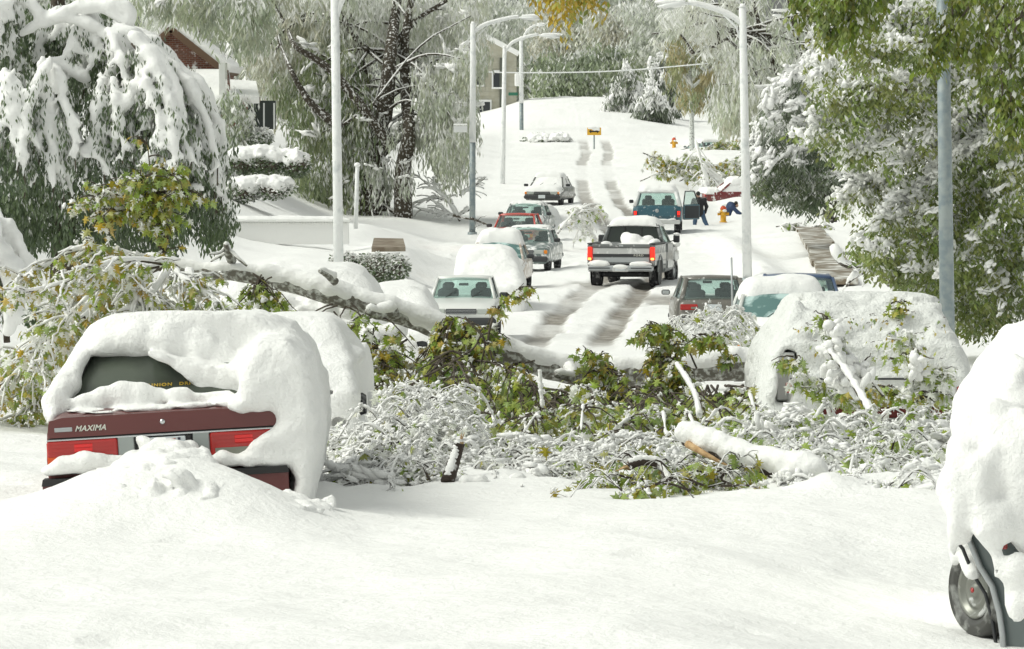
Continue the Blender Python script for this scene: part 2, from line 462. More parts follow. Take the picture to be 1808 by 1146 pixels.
# wheel track centreline x(d)
_TD = [118, 128, 136, 143, 150, 157, 162, 170, 200, 225, 245, 257, 262, 290, 345, 372]
_TX = [1.1, 1.3, 1.6, 1.95, 2.3, 2.8, 3.05, 3.6, 4.6, 4.9, 4.6, 4.2, 4.15, 4.35, 5.0, 5.6]
def track_x(d): return np.interp(d, _TD, _TX)
def ground(x, d, detail=True):
    x = np.asarray(x, float); d = np.asarray(d, float)
    u = x - xc(d); z = zroad(d)
    far = sm(380, 425, d)
    # left bank, right bank
    near = sm(70, 130, d)
    left = sm(-5.2, -8.5, u) * (.35 + .55 * near * (1 - sm(190, 240, d))) + sm(-9, -17, u) * 2.7 * near + sm(-17, -60, u) * 2 * near
    right = sm(5.0, 7.5, u) * (.12 + .15 * near) + sm(12, 40, u) * 1.5 * near - sm(4, 6, u) * .55 * sm(235, 262, d) * (1 - sm(300, 345, d))
    z = z + (left + right) * (1 - far)
    # hill at the end of the street
    hill = .45 * np.exp(-((x - 5.2) / 5.5) ** 2) - .9 * sm(1.5, -4, x) - .75 * sm(8, 14, x)
    z = z + far * hill * (1 - sm(600, 900, d)) + sm(430, 600, d) * 0
    # ploughed ridge on the left kerb
    z = z + .75 * np.exp(-((u + 5.9) / 1.2) ** 2) * sm(138, 150, d) * (1 - sm(176, 200, d))
    z = z + .35 * np.exp(-((u - 5.0) / .7) ** 2) * sm(120, 140, d) * (1 - sm(205, 235, d))
    z = z - .27 * sm(.6, 3.0, x) * sm(25, 29.5, d) * (1 - sm(36, 41, d))
    z = z + .42 * np.exp(-((x + 2.45) / .95) ** 2 - ((d - 39.3) / .95) ** 2) * sm(40.3, 39.8, d)
    if detail:
        a = .05 + .05 * sm(90, 160, d)
        z = z + a * vnoise(x, d * .6, 0, 1.6, 1) + .045 * vnoise(x, d, 0, .7, 2) * (1 - sm(60, 160, d) * .3) + .14 * vnoise(x, d * .4, 3.3, 7, 4)
        z = z + .015 * vnoise(x, d, 0, .22, 5) - .05 * sm(.62, .85, vnoise(x, d, 9, .5, 15)) * (1 - sm(60, 90, d)) + .03 * sm(.1, .7, vnoise(x * 1.0 + d * .35, d * .12, 2, 1.1, 16)) * (1 - sm(60, 90, d))
        lump = np.maximum(vnoise(x, d, 5, .33, 6), 0) ** 2 * .12
        z = z + lump * sm(120, 150, d) * (1 - sm(210, 260, d)) * sm(7.5, 5, np.abs(u))
        band = sm(43.0, 43.8, d + 1.7 * sm(1.2, 2.2, x) + .7 * vnoise(x, 0, 0, 1.1, 17)) * (1 - sm(51, 54, d)) * sm(-3.2, -2.4, x) * sm(4.6, 4.0, x)
        z = z + band * (.02 + .09 * vnoise(x, d, 1, .42, 18) + .05 * vnoise(x, d, 1, .2, 19))
    return z
def slush(x, d):
    tx = track_x(d); m = 0
    n1 = vnoise(x, d * .5, 0, .35, 8) * .09 + vnoise(x, d * .25, 0, 1.5, 9) * .10
    for s in (-.74, .74):
        m = np.maximum(m, 1 - sm(.20, .40, np.abs(x - tx - s + n1)))
    rag = .45 + .55 * sm(-.5, .15, vnoise(x, d * .3, 2, 1.3, 10) + .35 + .25 * vnoise(x, d, 4, .3, 12))
    m = m * rag
    m = m * sm(119, 135, d) * (1 - sm(385, 392, d)) * (1 - .85 * sm(300, 306, d) * (1 - sm(338, 345, d)))
    # churned brown slush right of the pickup
    e = 1 - sm(.5, 1.0, np.sqrt(((x - 4.35) / 1.5) ** 2 + ((d - 153) / 5.5) ** 2) + .5 * vnoise(x, d * .3, 7, .5, 11))
    m = np.maximum(m, e * .8)
    e = 1 - sm(.5, 1.0, np.sqrt(((x - 2.4) / .9) ** 2 + ((d - 163) / 6) ** 2) + .4 * vnoise(x, d * .3, 7, .5, 11))
    return np.clip(np.maximum(m, e * .7), 0, 1) * (1 - .4 * sm(240, 290, d)) * .92

def snowmat_ground(name):
    m, t, b = newmat(name)
    at = nd(t, 'ShaderNodeAttribute', attribute_name='tint'); sp = nd(t, 'ShaderNodeSeparateColor'); t.links.new(at.outputs['Color'], sp.inputs[0])
    tc = nd(t, 'ShaderNodeTexCoord'); nz = nd(t, 'ShaderNodeTexNoise'); nz.inputs['Scale'].default_value = 3.5; nz.inputs['Detail'].default_value = 8
    t.links.new(tc.outputs['Object'], nz.inputs['Vector'])
    r = nd(t, 'ShaderNodeMapRange'); r.inputs[1].default_value = .35; r.inputs[2].default_value = .65
    t.links.new(nz.outputs[0], r.inputs[0])
    mm = nd(t, 'ShaderNodeMix', data_type='RGBA'); mm.inputs[6].default_value = (.15, .125, .10, 1); mm.inputs[7].default_value = (.33, .31, .27, 1)
    t.links.new(r.outputs[0], mm.inputs[0])
    mx = nd(t, 'ShaderNodeMix', data_type='RGBA'); mx.inputs[6].default_value = (*SNOWC, 1)
    t.links.new(sp.outputs[0], mx.inputs[0]); t.links.new(mm.outputs[2], mx.inputs[7]); t.links.new(mx.outputs[2], b.inputs['Base Color'])
    b.inputs['Roughness'].default_value = .75; b.inputs['Specular IOR Level'].default_value = .2
    setbump(t, b, [(4, 8, .035), (22, 5, .012), (90, 3, .004)])
    return m
M['ground'] = snowmat_ground('trodden_snow')
def build_ground():
    rows = [18.0]
    while rows[-1] < 620: rows.append(rows[-1] + max(.055, rows[-1] * .0036))
    rows += [660, 720, 800, 950, 1200, 1600, 2200, 3000]
    D = np.array([-30, -10, 0, 8, 14] + rows)
    fine = np.arange(-7.0, 10.001, .085)
    L = -7.0 - np.cumsum(np.geomspace(.12, 260, 60))[::-1]; R = 10.0 + np.cumsum(np.geomspace(.12, 260, 60))
    def part(us, name):
        U, DD = np.meshgrid(us, D)
        # spread with distance so lateral resolution follows the view
        XX = xc(DD) + U
        sl = slush(XX, DD)
        ZZ = ground(XX, DD) - .13 * sl
        V = np.stack([XX, DD, ZZ], -1).reshape(-1, 3); nr, nc = U.shape
        i = np.arange(nr - 1)[:, None] * nc; j = np.arange(nc - 1)[None, :]
        F = np.stack([i + j, i + j + 1, i + nc + j + 1, i + nc + j], -1).reshape(-1, 4)
        T = np.stack([sl, 0 * sl, 0 * sl], -1).reshape(-1, 3)
        return mesh_obj(name, V, F, M['ground'], None, True, T, kind='structure')
    a = fine[(fine >= -4.6) & (fine <= 4.6)]
    part(a, 'street')
    part(np.concatenate([L, fine[fine <= a[0] + 1e-6]]), 'ground')
    part(np.concatenate([fine[fine >= a[-1] - 1e-6], R]), 'ground')
build_ground()
def gz(x, d): return float(ground(np.array([x]), np.array([d]), False)[0])

# cleared pavement slabs on the right, seen as brown wet strip
M['wet'] = simple('wet_pavement', (.20, .16, .11), .5, mott=((.78, .78, .74), 1.6, .50, .60), bump=[(20, 5, .006)])
sw = empty('pavement', (0, 0, 0)); tag(sw, kind='structure')
rs = random.Random(3)
for k in range(13):
    d0 = 157 + k * 5.0; d1 = d0 + 4.93
    def xr(d): return 9.05 + (d - 159) * .0393
    wd = .62
    xa, xb = xr(d0), xr(d1)
    za = gz(xa, d0) + .16; zb = gz(xb, d1) + .16
    l0, r0 = (-.5 + .12 * rs.random()), (.5 + .15 * rs.random())
    V = np.array([[xa + l0, d0, za], [xa + r0, d0, za], [xb + r0, d1, zb], [xb + l0, d1, zb]]); V2 = V.copy(); V2[:, 2] -= .15
    mesh_obj('slab', np.concatenate([V, V2]), np.array([[0, 1, 2, 3], [4, 7, 6, 5], [0, 4, 5, 1], [1, 5, 6, 2], [2, 6, 7, 3], [3, 7, 4, 0]]), M['wet'], sw, False)
# ================================================================== vehicles
def paint(name, col, rough=.35, dust=None):
    return simple(name, col, rough, coat=.5, mott=None if dust is None else (SNOWC, dust[0], dust[1], dust[2]))
M['maroon'] = paint('maroon_paint', (.115, .018, .016), .4)
M['maroon2'] = paint('maroon_paint_dusted', (.16, .02, .02), .4, (6, .55, .7))
M['red_paint'] = paint('red_paint', (.55, .06, .04), .35, (4, .6, .75))
M['white_car'] = paint('white_car_paint', (.78, .79, .76), .35)
M['tan'] = paint('tan_paint', (.44, .34, .26), .4, (5, .52, .68))
M['greygreen'] = paint('grey_green_paint', (.15, .19, .18), .4, (5, .50, .62))
M['charcoal'] = paint('charcoal_paint', (.075, .08, .075), .4, (6, .58, .7))
M['grey_sedan'] = paint('warm_grey_paint', (.17, .16, .14), .35, (8, .60, .75))
M['pickup_grey'] = paint('pickup_grey_paint', (.15, .16, .16), .35, (5, .60, .75))
M['silver'] = paint('silver_paint', (.52, .53, .52), .35, (5, .55, .7))
M['teal'] = paint('teal_blue_paint', (.03, .11, .15), .35, (8, .62, .75))
M['blue'] = paint('blue_paint', (.06, .10, .19), .35)
M['steel_blue'] = paint('steel_blue_paint', (.11, .135, .135), .4)
M['red_int'] = simple('dark_red_body', (.16, .015, .012), .5)

def ring_loft(name, st, mat, parent):
    """st: list of stations (y, [(x,z)...half section bottom centre -> top centre])"""
    rows = []
    for y, h in st:
        h = np.array(h, float); full = np.concatenate([h, (h * [-1, 1])[::-1][1:-1]])
        rows.append(np.concatenate([full[:, :1], np.full((len(full), 1), y), full[:, 1:]], 1))
    k = len(rows[0]); V = np.concatenate(rows); n = len(rows)
    i = np.arange(n - 1)[:, None] * k; j = np.arange(k)[None, :]; j2 = (j + 1) % k
    F = [np.stack([i + j, i + j2, i + k + j2, i + k + j], -1).reshape(-1, 4), np.array([np.arange(k)[::-1]]), np.array([np.arange(k) + (n - 1) * k])]
    o = mesh_obj(name, V, F, mat, parent, True)
    return o
def half_sec(w, zb, zt, crown=.02, mid=None):
    zm = mid if mid else zb + (zt - zb) * .55
    return [(0, zb), (w * .80, zb), (w * .95, zb + .06), (w * .99, zb + .2 * (zt - zb)), (w, zm), (w * .985, zt - .10), (w * .955, zt - .035), (w * .88, zt), (w * .5, zt + crown * .7), (0, zt + crown)]
def quad_strip(name, pts, mat, parent, thick=.02):
    """flat panel with small thickness from 4 corner points"""
    p = [Vector(q) for q in pts]; n = (p[1] - p[0]).cross(p[3] - p[0]).normalized() * thick
    V = [q[:] for q in p] + [(q - n)[:] for q in p]
    return mesh_obj(name, np.array(V), np.array([[0, 1, 2, 3], [4, 7, 6, 5], [0, 4, 5, 1], [1, 5, 6, 2], [2, 6, 7, 3], [3, 7, 4, 0]]), mat, parent, False)
def curved_pane(name, pts, mat, parent, bulge=.04, n=8):
    """pane from 4 corners bl, br, tr, tl, bulging along its normal"""
    p = [Vector(q) for q in pts]; nn = (p[1] - p[0]).cross(p[3] - p[0]).normalized()
    V = []
    for i in range(n + 1):
        v = i / n
        for j in range(n + 1):
            u = j / n
            q = p[0] * (1 - u) * (1 - v) + p[1] * u * (1 - v) + p[2] * u * v + p[3] * (1 - u) * v
            V.append((q + nn * bulge * (1 - (2 * u - 1) ** 2))[:])
    F = [[i * (n + 1) + j, i * (n + 1) + j + 1, (i + 1) * (n + 1) + j + 1, (i + 1) * (n + 1) + j] for i in range(n) for j in range(n)]
    V = np.array(V); k = len(V)
    V2 = V - np.array(nn[:]) * .006
    F = np.array(F)
    edge = [j for j in range(n)] 
    return mesh_obj(name, np.concatenate([V, V2]), np.concatenate([F, F[:, ::-1] + k]), mat, parent, True)
def wheel(parent, c, r=.31, w=.2, mat=None, rz=0.0):
    R = Matrix.Rotation(math.pi / 2, 3, 'Y')
    V, F = lathe_data([(r * .55, -w / 2), (r * .93, -w / 2), (r, -w / 2 + .03), (r, w / 2 - .03), (r * .93, w / 2), (r * .55, w / 2), (r * .55, -w / 2)], seg=24)
    Z = Matrix.Rotation(rz, 3, 'Z')
    T = np.array(Z @ R)
    V = V @ T.T
    wh = mesh_obj('wheel', V + np.array(c), F, mat or M['tyre'], parent, True)
    V, F = lathe_data([(.001, -w / 2 + .05), (r * .2, -w / 2 + .03), (r * .35, -w / 2 + .06), (r * .56, -w / 2 + .02), (r * .56, w / 2 - .02), (r * .35, w / 2 - .06), (r * .2, w / 2 - .03), (.001, w / 2 - .05)], seg=20)
    mesh_obj('rim', V @ T.T + np.array(c), F, M['steel'], wh, True)
    return wh
def snow_pad(name, parent, x0, x1, y0, y1, zf, th, seed=0, sag=.05, mat=None, n=None, over=.04, rough=1.0):
    """thick snow lying on a surface zf(x,y) (arrays), rounded rim that sags over the edge"""
    nx, ny = n or (30, 36)
    u = np.linspace(-1, 1, nx); v = np.linspace(-1, 1, ny)
    U, Vv = np.meshgrid(u, v, indexing='ij')
    cx, cy, hx, hy = (x0 + x1) / 2, (y0 + y1) / 2, (x1 - x0) / 2 + over, (y1 - y0) / 2 + over
    wob = .035 * vnoise(U * 2, Vv * 2, seed * 1.7, .35, 20) * rough
    Xs = cx + U * hx * (1 + wob * np.abs(Vv)); Ys = cy + Vv * hy * (1 + wob * np.abs(U))
    rr = (np.abs(U) ** 7 + np.abs(Vv) ** 7) ** (1 / 7)
    prof = np.sqrt(np.clip(1 - np.clip(rr, 0, 1) ** 5, 0, 1))
    ed = sm(.8, 1.0, rr)
    base = zf(Xs, Ys)
    nz = vnoise(Xs, Ys, seed, .45, 21) * .22 + vnoise(Xs, Ys, seed + 9, .16, 22) * .10
    top = base + th * prof * (1 + nz * rough) - sag * ed * (1 + vnoise(Xs * 3, Ys * 3, seed, .3, 23) * rough)
    bot = base - .012 - sag * 1.1 * ed - .02
    Vt = np.stack([Xs, Ys, top], -1).reshape(-1, 3); Vb = np.stack([Xs * 1, Ys * 1, bot], -1).reshape(-1, 3)
    i = np.arange(nx - 1)[:, None] * ny; j = np.arange(ny - 1)[None, :]
    F = np.stack([i + j, i + ny + j, i + ny + j + 1, i + j + 1], -1).reshape(-1, 4)
    k = nx * ny
    b = np.concatenate([np.arange(ny), (np.arange(1, nx)) * ny + ny - 1, (nx - 1) * ny + np.arange(ny - 2, -1, -1), np.arange(nx - 2, 0, -1) * ny])
    b2 = np.roll(b, -1)
    F2 = np.stack([b, b2, b2 + k, b + k], -1)
    return mesh_obj(name, np.concatenate([Vt, Vb]), np.concatenate([F, F[:, ::-1] + k, F2]), mat or M['snow_fine'], parent, True)
def planez(a, b, c):   # z = a + b*y, small crown
    return lambda x, y: a + b * y - c * x * x

def sedan(name, label, px, d, body, L=4.5, W=1.70, H=1.37, face='front', yaw=0.0, z=None, snow=('roof', 'hood', 'trunk'), th=.12, seed=0,
          lights='lit', glassm=None, rake=None, roll=0.0, hatch=False, roofth=None, side_mirror=True, group='cars parked along the snowy street', xoff=0, box_roof=False, dz=0):
    """car local frame: y=0 rear bumper, y=L front bumper. face='front' turns it to look at the viewer."""
    x = X(px, d)
    if z is None: z = gz(x, d) - .03 + dz
    gl = glassm or M['glass']
    root = empty(name, (x, d, z), 0, 0, roll)
    if face == 'front': root.rotation_euler.z = math.pi + yaw
    else: root.rotation_euler.z = yaw
    off = L if face == 'front' else 0.0          # the near bumper sits at distance d
    def o(y): return y - off
    tag(root, label, 'car', group)
    w = W / 2
    zb, belt = .24, H * .655
    zhood = belt - .06; ztr = belt - .01 if not hatch else belt
    yr0, yr1 = (.72, 1.30) if not hatch else (.12, .55)       # rear glass base/top
    yf1, yf0 = L * .575, L * .72                              # windshield top/base
    st = [(o(0), half_sec(w * .86, zb + .12, ztr - .16)), (o(.04), half_sec(w * .93, zb + .04, ztr - .06)), (o(.14), half_sec(w * .97, zb, ztr - .01)),
          (o(yr0), half_sec(w, zb, belt)), (o(L * .45), half_sec(w, zb, belt)), (o(yf0), half_sec(w, zb, belt - .01)),
          (o(L * .86), half_sec(w * .98, zb, zhood - .04)), (o(L - .14), half_sec(w * .94, zb, zhood - .10)), (o(L - .04), half_sec(w * .9, zb + .04, zhood - .16)), (o(L), half_sec(w * .84, zb + .12, zhood - .26))]
    b = ring_loft('body', st, body, root)
    rw, bw = w * .74, w * .90
    # roof slab
    zr = H
    rs_ = [(o(yr1), [(0, zr - .07), (rw * .93, zr - .08), (rw, zr - .06), (rw * .95, zr - .015), (rw * .6, zr), (0, zr + .01)]),
           (o((yr1 + yf1) / 2), [(0, zr - .05), (rw * .95, zr - .07), (rw * 1.02, zr - .04), (rw * .97, zr + .005), (rw * .6, zr + .02), (0, zr + .03)]),
           (o(yf1), [(0, zr - .08), (rw * .93, zr - .09), (rw, zr - .07), (rw * .95, zr - .02), (rw * .6, zr - .005), (0, zr)])]
    ring_loft('roof', rs_, body, root)
    zc = belt - .02
    for s in (-1, 1):
        tube('pillar', [(s * bw * .97, o(yf0), zc), (s * rw * .97, o(yf1), zr - .04)], .034, body, root, 6)
        tube('pillar', [(s * bw * .99, o(L * .43), zc), (s * rw * 1.0, o(L * .43), zr - .04)], .035, M['dark'], root, 6)
        tube('pillar', [(s * bw * .97, o(yr0 + .05), zc), (s * rw * .97, o(yr1), zr - .04)], .055 if not hatch else .06, body, root, 6)
        q = [(s * bw, o(yr0 + .12), zc), (s * bw, o(yf0 - .05), zc), (s * rw, o(yf1), zr - .06), (s * rw, o(yr1), zr - .06)]
        if s < 0: q = [q[1], q[0], q[3], q[2]]
        curved_pane('side_window', q, gl, root, .015, 4)
    curved_pane('windshield', [(bw * .93, o(yf0), zc), (-bw * .93, o(yf0), zc), (-rw * .93, o(yf1), zr - .06), (rw * .93, o(yf1), zr - .06)], gl, root, .06)
    curved_pane('rear_window', [(-bw * .93, o(yr0), zc), (bw * .93, o(yr0), zc), (rw * .93, o(yr1), zr - .06), (-rw * .93, o(yr1), zr - .06)], gl, root, .05)
    box('interior', (0, o((yr0 + yf0) / 2), belt - .08), (bw * 1.7, yf0 - yr0 - .25, .16), M['seat'], root, .03)
    for sx in (-.38, .38):
        for yy in ((L * .50, .52), (yr0 + .75, .50)):
            box('seat', (sx, o(yy[0]), belt + .02), (yy[1] * .9, .14, .34), M['seat'], root, .05)
            box('headrest', (sx, o(yy[0]), belt + .25), (.25, .10, .15), M['seat'], root, .04)
    box('rearview_mirror', (0, o(yf1 + .16), zr - .17), (.22, .03, .06), M['dark'], root, .012)
    if side_mirror:
        for s in (-1, 1):
            m = box('side_mirror', (s * (w + .10), o(yf0 - .18), belt + .07), (.20, .09, .12), M['dark'], root, .03)
            if face != 'front': box('mirror_glass', (s * (w + .10), o(yf0 - .228), belt + .07), (.16, .008, .085), M['chrome'], m, .002)
    for yy in (.78, L - .85):
        for s in (-1, 1): wheel(root, (s * (w - .13), o(yy), .30), .30, .19)
    # rear furniture
    box('rear_bumper', (0, o(.0), .44), (W * .97, .16, .16), M['dark'] if body is not M['silver'] else body, root, .04)
    lt = M['lamp_red']
    for s in (-1, 1):
        t = box('taillight', (s * w * .69, o(.015), belt - .18), (w * .46, .07, .13), lt, root, .012)
        box('reverse_light', (s * w * .56, o(-.022), belt - .20), (w * .15, .01, .05), M['grey_lens'], t, .003)
    box('rear_plate', (0, o(-.0), belt - .20), (.32, .05, .16), M['plate'], root, .01)
    # front furniture
    box('front_bumper', (0, o(L), .40), (W * .96, .18, .17), M['dark'], root, .05)
    g = box('grille', (0, o(L - .02), zhood - .21), (W * .42, .08, .12), M['dark'], root, .01)
    for k in range(3): box('grille_bar', (0, o(L + .025), zhood - .25 + k * .035), (W * .41, .015, .010), M['chrome'], g, .002)
    for s in (-1, 1):
        box('headlight', (s * w * .62, o(L - .03), zhood - .21), (w * .36, .08, .12), M['lamp_clear'], root, .012)
        box('turn_signal', (s * w * .87, o(L - .06), zhood - .21), (w * .12, .10, .11), M['lamp_amber'], root, .012)
    box('front_plate', (0, o(L + .09), .42), (.31, .02, .15), M['plate'], root, .004)
    for s in (-.3, .3):
        tube('wiper', [(s + .1, o(yf0 + .03), zc + .04), (s - .14, o(yf0 - .12), zc + .19)], .008, M['black'], root, 5)
    tr = roofth or th
    if 'roof' in snow:
        snow_pad('roof_snow', root, -rw, rw, o(yr1), o(yf1), planez(zr, 0, .05), tr, seed, .05)
    if 'hood' in snow:
        a = (zhood - .06 - belt) / (L * .95 - yf0)
        snow_pad('hood_snow', root, -w * .93, w * .93, o(yf0), o(L - .06), lambda x, y: belt - .02 + a * (y - o(yf0)) - .05 * x * x, th, seed + 3, .06)
    if 'trunk' in snow:
        snow_pad('trunk_snow', root, -w * .93, w * .93, o(.03), o(yr0), planez(ztr, 0, .05), th, seed + 5, .05)
    return root

# ------------------------------------------------------------------ soft cars that are all snow
def W2(pts, d): return [(P(a, b, d).x, P(a, b, d).z) for a, b in pts]
# ================================================================== the maroon saloon in front (rear towards the viewer)
def text(name, body_, x, z, size, mat, y, par, shear=0.0, tilt=0.0, sp=1.0, fw=1.0, rz=0.0):
    c = bpy.data.curves.new(name, 'FONT'); c.body = body_; c.size = size; c.extrude = .0025; c.shear = shear; c.space_character = sp
    c.offset = .0012
    t = bpy.data.objects.new(name, c); COL.objects.link(t)
    bpy.context.view_layer.update()
    me = bpy.data.meshes.new_from_object(t.evaluated_get(bpy.context.evaluated_depsgraph_get()))
    bpy.data.objects.remove(t)
    me.materials.clear(); me.materials.append(mat)
    o = bpy.data.objects.new(name, me); COL.objects.link(o); o.parent = par
    o.location = (x, y, z); o.rotation_euler = (math.pi / 2 + tilt, 0, rz); o.scale.x = fw
    return o
def maroon_car():
    d0 = 40.0; ang = math.radians(-3.4)
    ox, oz = X(300, d0), P(300, 900, d0).z - .28
    root = empty('parked_car', (ox, d0, oz), 0, 0, ang)
    tag(root, 'maroon saloon seen from behind, thick snow on its roof and right flank', 'car')
    L, w = 4.6, .845; body = M['maroon']; zdk = .965
    st = [(0.015, half_sec(w * .96, .36, .80, .0)), (.02, half_sec(w * .985, .34, .945, .012)), (.06, half_sec(w * .99, .32, .962, .012)), (.62, half_sec(w, .28, .995, .015)),
          (2.2, half_sec(w, .24, .96)), (3.2, half_sec(w, .24, .95)), (4.2, half_sec(w * .97, .26, .82)), (4.55, half_sec(w * .93, .3, .74)), (4.6, half_sec(w * .88, .38, .66))]
    ring_loft('body', st, body, root)
    # trunk lid: proud panel with a lip
    prism('trunk_lid', [(-.80, .832), (.80, .832), (.815, .86), (.80, .952), (.70, .972), (-.70, .972), (-.80, .952), (-.815, .86)], -.028, .05, body, root)
    box('trunk_seam', (0, -.005, .826), (1.62, .03, .008), M['black'], root, .002)
    box('trim_strip', (0, -.02, .814), (1.645, .03, .014), M['chrome'], root, .004)
    # lower rear panel
    box('rear_panel', (0, .0, .69), (1.64, .04, .235), M['dark'], root, .01)
    for s in (-1, 1):
        t = box('taillight', (s * .575, -.016, .725), (.50, .05, .165), M['lamp_red'], root, .012)
        box('lit_lens', (s * .565, -.040, .752), (.13, .008, .06), simple('bright_red_lens', (.75, .01, .01), .25, coat=.5), t, .004)
        box('reverse_lens', (s * .49, -.041, .672), (.26, .008, .055), M['grey_lens'], t, .004)
        if s < 0: box('amber_lens', (s * .78, -.040, .672), (.085, .008, .055), simple('orange_lens', (.6, .08, .01), .3), t, .004)
        for k in range(4): box('lens_rib', (s * .575, -.0425, .70 + k * .028), (.48, .003, .004), M['lamp_red'], t, .0005)
        box('garnish_panel', (s * .265, -.012, .72), (.115, .05, .19), simple('grey_garnish', (.33, .36, .35), .35, .3), root, .006)
    box('plate_recess', (0, -.004, .72), (.40, .05, .18), M['black'], root, .01)
    pl = box('licence_plate', (0, -.034, .722), (.31, .012, .15), M['plate'], root, .006)
    for xx, zz, sx, c in ((-.09, .775, .05, (.35, .10, .06)), (-.03, .78, .07, (.12, .18, .40)), (.06, .775, .05, (.5, .12, .08)), (.11, .78, .02, (.05, .05, .08))):
        box('plate_print', (xx, -.0415, zz), (sx, .003, .018), simple('plate_ink', c, .5), pl, .0005)
    lk = lathe_data([(.0, .0), (.016, .0), (.018, -.004), (.018, -.012), (0, -.012)], seg=16)
    V = np.stack([lk[0][:, 0], lk[0][:, 2] - .026, lk[0][:, 1] + .905], -1)
    mesh_obj('lock', V, lk[1], M['chrome'], root, True)
    # badges
    text('badge_lettering', 'MAXIMA', -.62, .872, .055, M['cream'], -.031, root, .35, 0, 1.05)
    box('badge_bar', (-.70, -.031, .888), (.125, .006, .03), M['steel'], root, .003)
    # bumper
    prism('bumper', [(-.86, .27), (-.82, .24), (.82, .24), (.86, .27), (.865, .50), (-.865, .50)], -.10, .10, body, root)
    prism('bumper_strip', [(-.87, .502), (.87, .502), (.86, .548), (-.86, .548)], -.115, .10, M['black'], root)
    box('bumper_reflector', (.53, -.103, .435), (.088, .008, .07), simple('beige_lens', (.42, .36, .24), .4), root, .004)
    box('under_panel', (0, .05, .18), (1.5, .2, .14), M['black'], root, .03)
    # cabin
    zt = 1.345; rw, bw = .575, .75
    gd = simple('dark_rear_glass', (.045, .055, .042), .22, mott=((.075, .09, .068), 1.6, .45, .62), coat=.25, spec=.35)
    curved_pane('rear_window', [(-bw, .60, 1.0), (bw, .60, 1.0), (rw, 1.08, zt), (-rw, 1.08, zt)], gd, root, .07, 12)
    ring_loft('roof', [(1.08, [(0, 1.28), (rw * .95, 1.28), (rw, 1.31), (rw * .95, 1.35), (0, 1.37)]), (1.9, [(0, 1.28), (rw * .97, 1.28), (rw * 1.03, 1.31), (rw * .97, 1.37), (0, 1.385)]), (2.6, [(0, 1.26), (rw * .95, 1.26), (rw, 1.29), (rw * .95, 1.34), (0, 1.36)])], body, root)
    for s in (-1, 1):
        tube('pillar', [(s * (bw + .02), .58, .985), (s * (rw + .01), 1.08, 1.34)], .030, M['steel'] if s < 0 else body, root, 6)
        tube('window_seal', [(s * (bw - .012), .575, 1.0), (s * (rw - .02), 1.06, 1.352)], .010, M['black'], root, 6)
        tube('pillar', [(s * (bw + .04), .80, .98), (s * (rw + .02), 1.25, 1.33)], .055, body, root, 6)
        tube('pillar', [(s * (bw + .03), 3.3, .94), (s * rw, 2.6, 1.31)], .035, body, root, 6)
    box('brake_light', (-.02, .62, 1.035), (.055, .03, .065), M['black'], root, .006)
    text('window_lettering', 'UNION', -.13, 1.125, .046, M['gold'], .650, root, 0, -.95, 1.2, 1.0); text('window_lettering', 'DRIVERS', .09, 1.125, .046, M['gold'], .655, root, 0, -.95, 1.2, 1.0)
    box('cabin_block', (0, 1.95, 1.1), (1.05, 1.6, .3), M['black'], root, .05)
    for s in (-1, 1):
        for yy in (.85, 3.75): wheel(root, (s * (w - .12), yy, .30), .30, .19)
    # ---------------- its snow
    f = Field((-3.72, 39.55, -3.15), (-1.05, 45.1, -1.15), .023)
    D1 = 41.0
    f.solid2(W2([(86, 745), (78, 728), (84, 700), (108, 655), (133, 612), (158, 578), (200, 556), (270, 545), (400, 541), (455, 549), (508, 580), (540, 630), (555, 700), (560, 780), (550, 860), (532, 905), (495, 905), (495, 820), (430, 700), (400, 672), (360, 656), (300, 640), (240, 631), (200, 629), (165, 634), (150, 648), (112, 722), (100, 745)], 41.3),
             [(41.05, -3.3), (41.05, -1.41), (42.0, -1.44), (43.0, -1.49), (43.5, -1.62), (44.1, -1.86), (44.7, -1.98), (44.7, -3.3)], .10, .05)
    # rounded lip over the rear glass
    lip = [(150, 622, 14), (185, 606, 21), (240, 600, 25), (300, 604, 30), (350, 620, 30), (395, 640, 28), (430, 664, 24)]
    for (a, b) in zip(lip[:-1], lip[1:]): f.capsule(P(a[0], a[1], 41.03), P(b[0], b[1], 41.03), a[2] / 245, b[2] / 245, .06)
    # left flank strip beside the rear pillar
    fl = [(146, 630, 40.98, 15), (118, 676, 40.75, 22), (98, 715, 40.55, 20), (92, 738, 40.4, 12)]
    for (a, b) in zip(fl[:-1], fl[1:]): f.capsule(P(a[0], a[1], a[2]), P(b[0], b[1], b[2]), a[3] / 246, b[3] / 246, .05)
    # snow sheet stuck on the right half of the rear glass
    f.polyxz(W2([(268, 622), (310, 650), (338, 676), (352, 694), (366, 712), (430, 712), (430, 655), (380, 640), (320, 630)], 40.8), 40.62, 40.98, .02, .02)
    # heaped snow at the foot of the glass
    heap = [(122, 714, 7), (150, 707, 11), (180, 701, 16), (215, 698, 19), (250, 699, 19), (282, 701, 16)]
    for (a, b) in zip(heap[:-1], heap[1:]): f.capsule(P(a[0], a[1], 40.55), P(b[0], b[1], 40.55), a[2] / 247, b[2] / 247, .03)
    heap = [(305, 699, 14), (330, 698, 15), (352, 700, 10), (400, 700, 10)]
    for (a, b) in zip(heap[:-1], heap[1:]): f.capsule(P(a[0], a[1], 40.53), P(b[0], b[1], 40.53), a[2] / 247, b[2] / 247, .03)
    # thin film on the deck
    f.polyxz(W2([(105, 727), (290, 716), (420, 706), (420, 712), (290, 722), (105, 733)], 40.3), 40.12, 40.6, .01, .02)
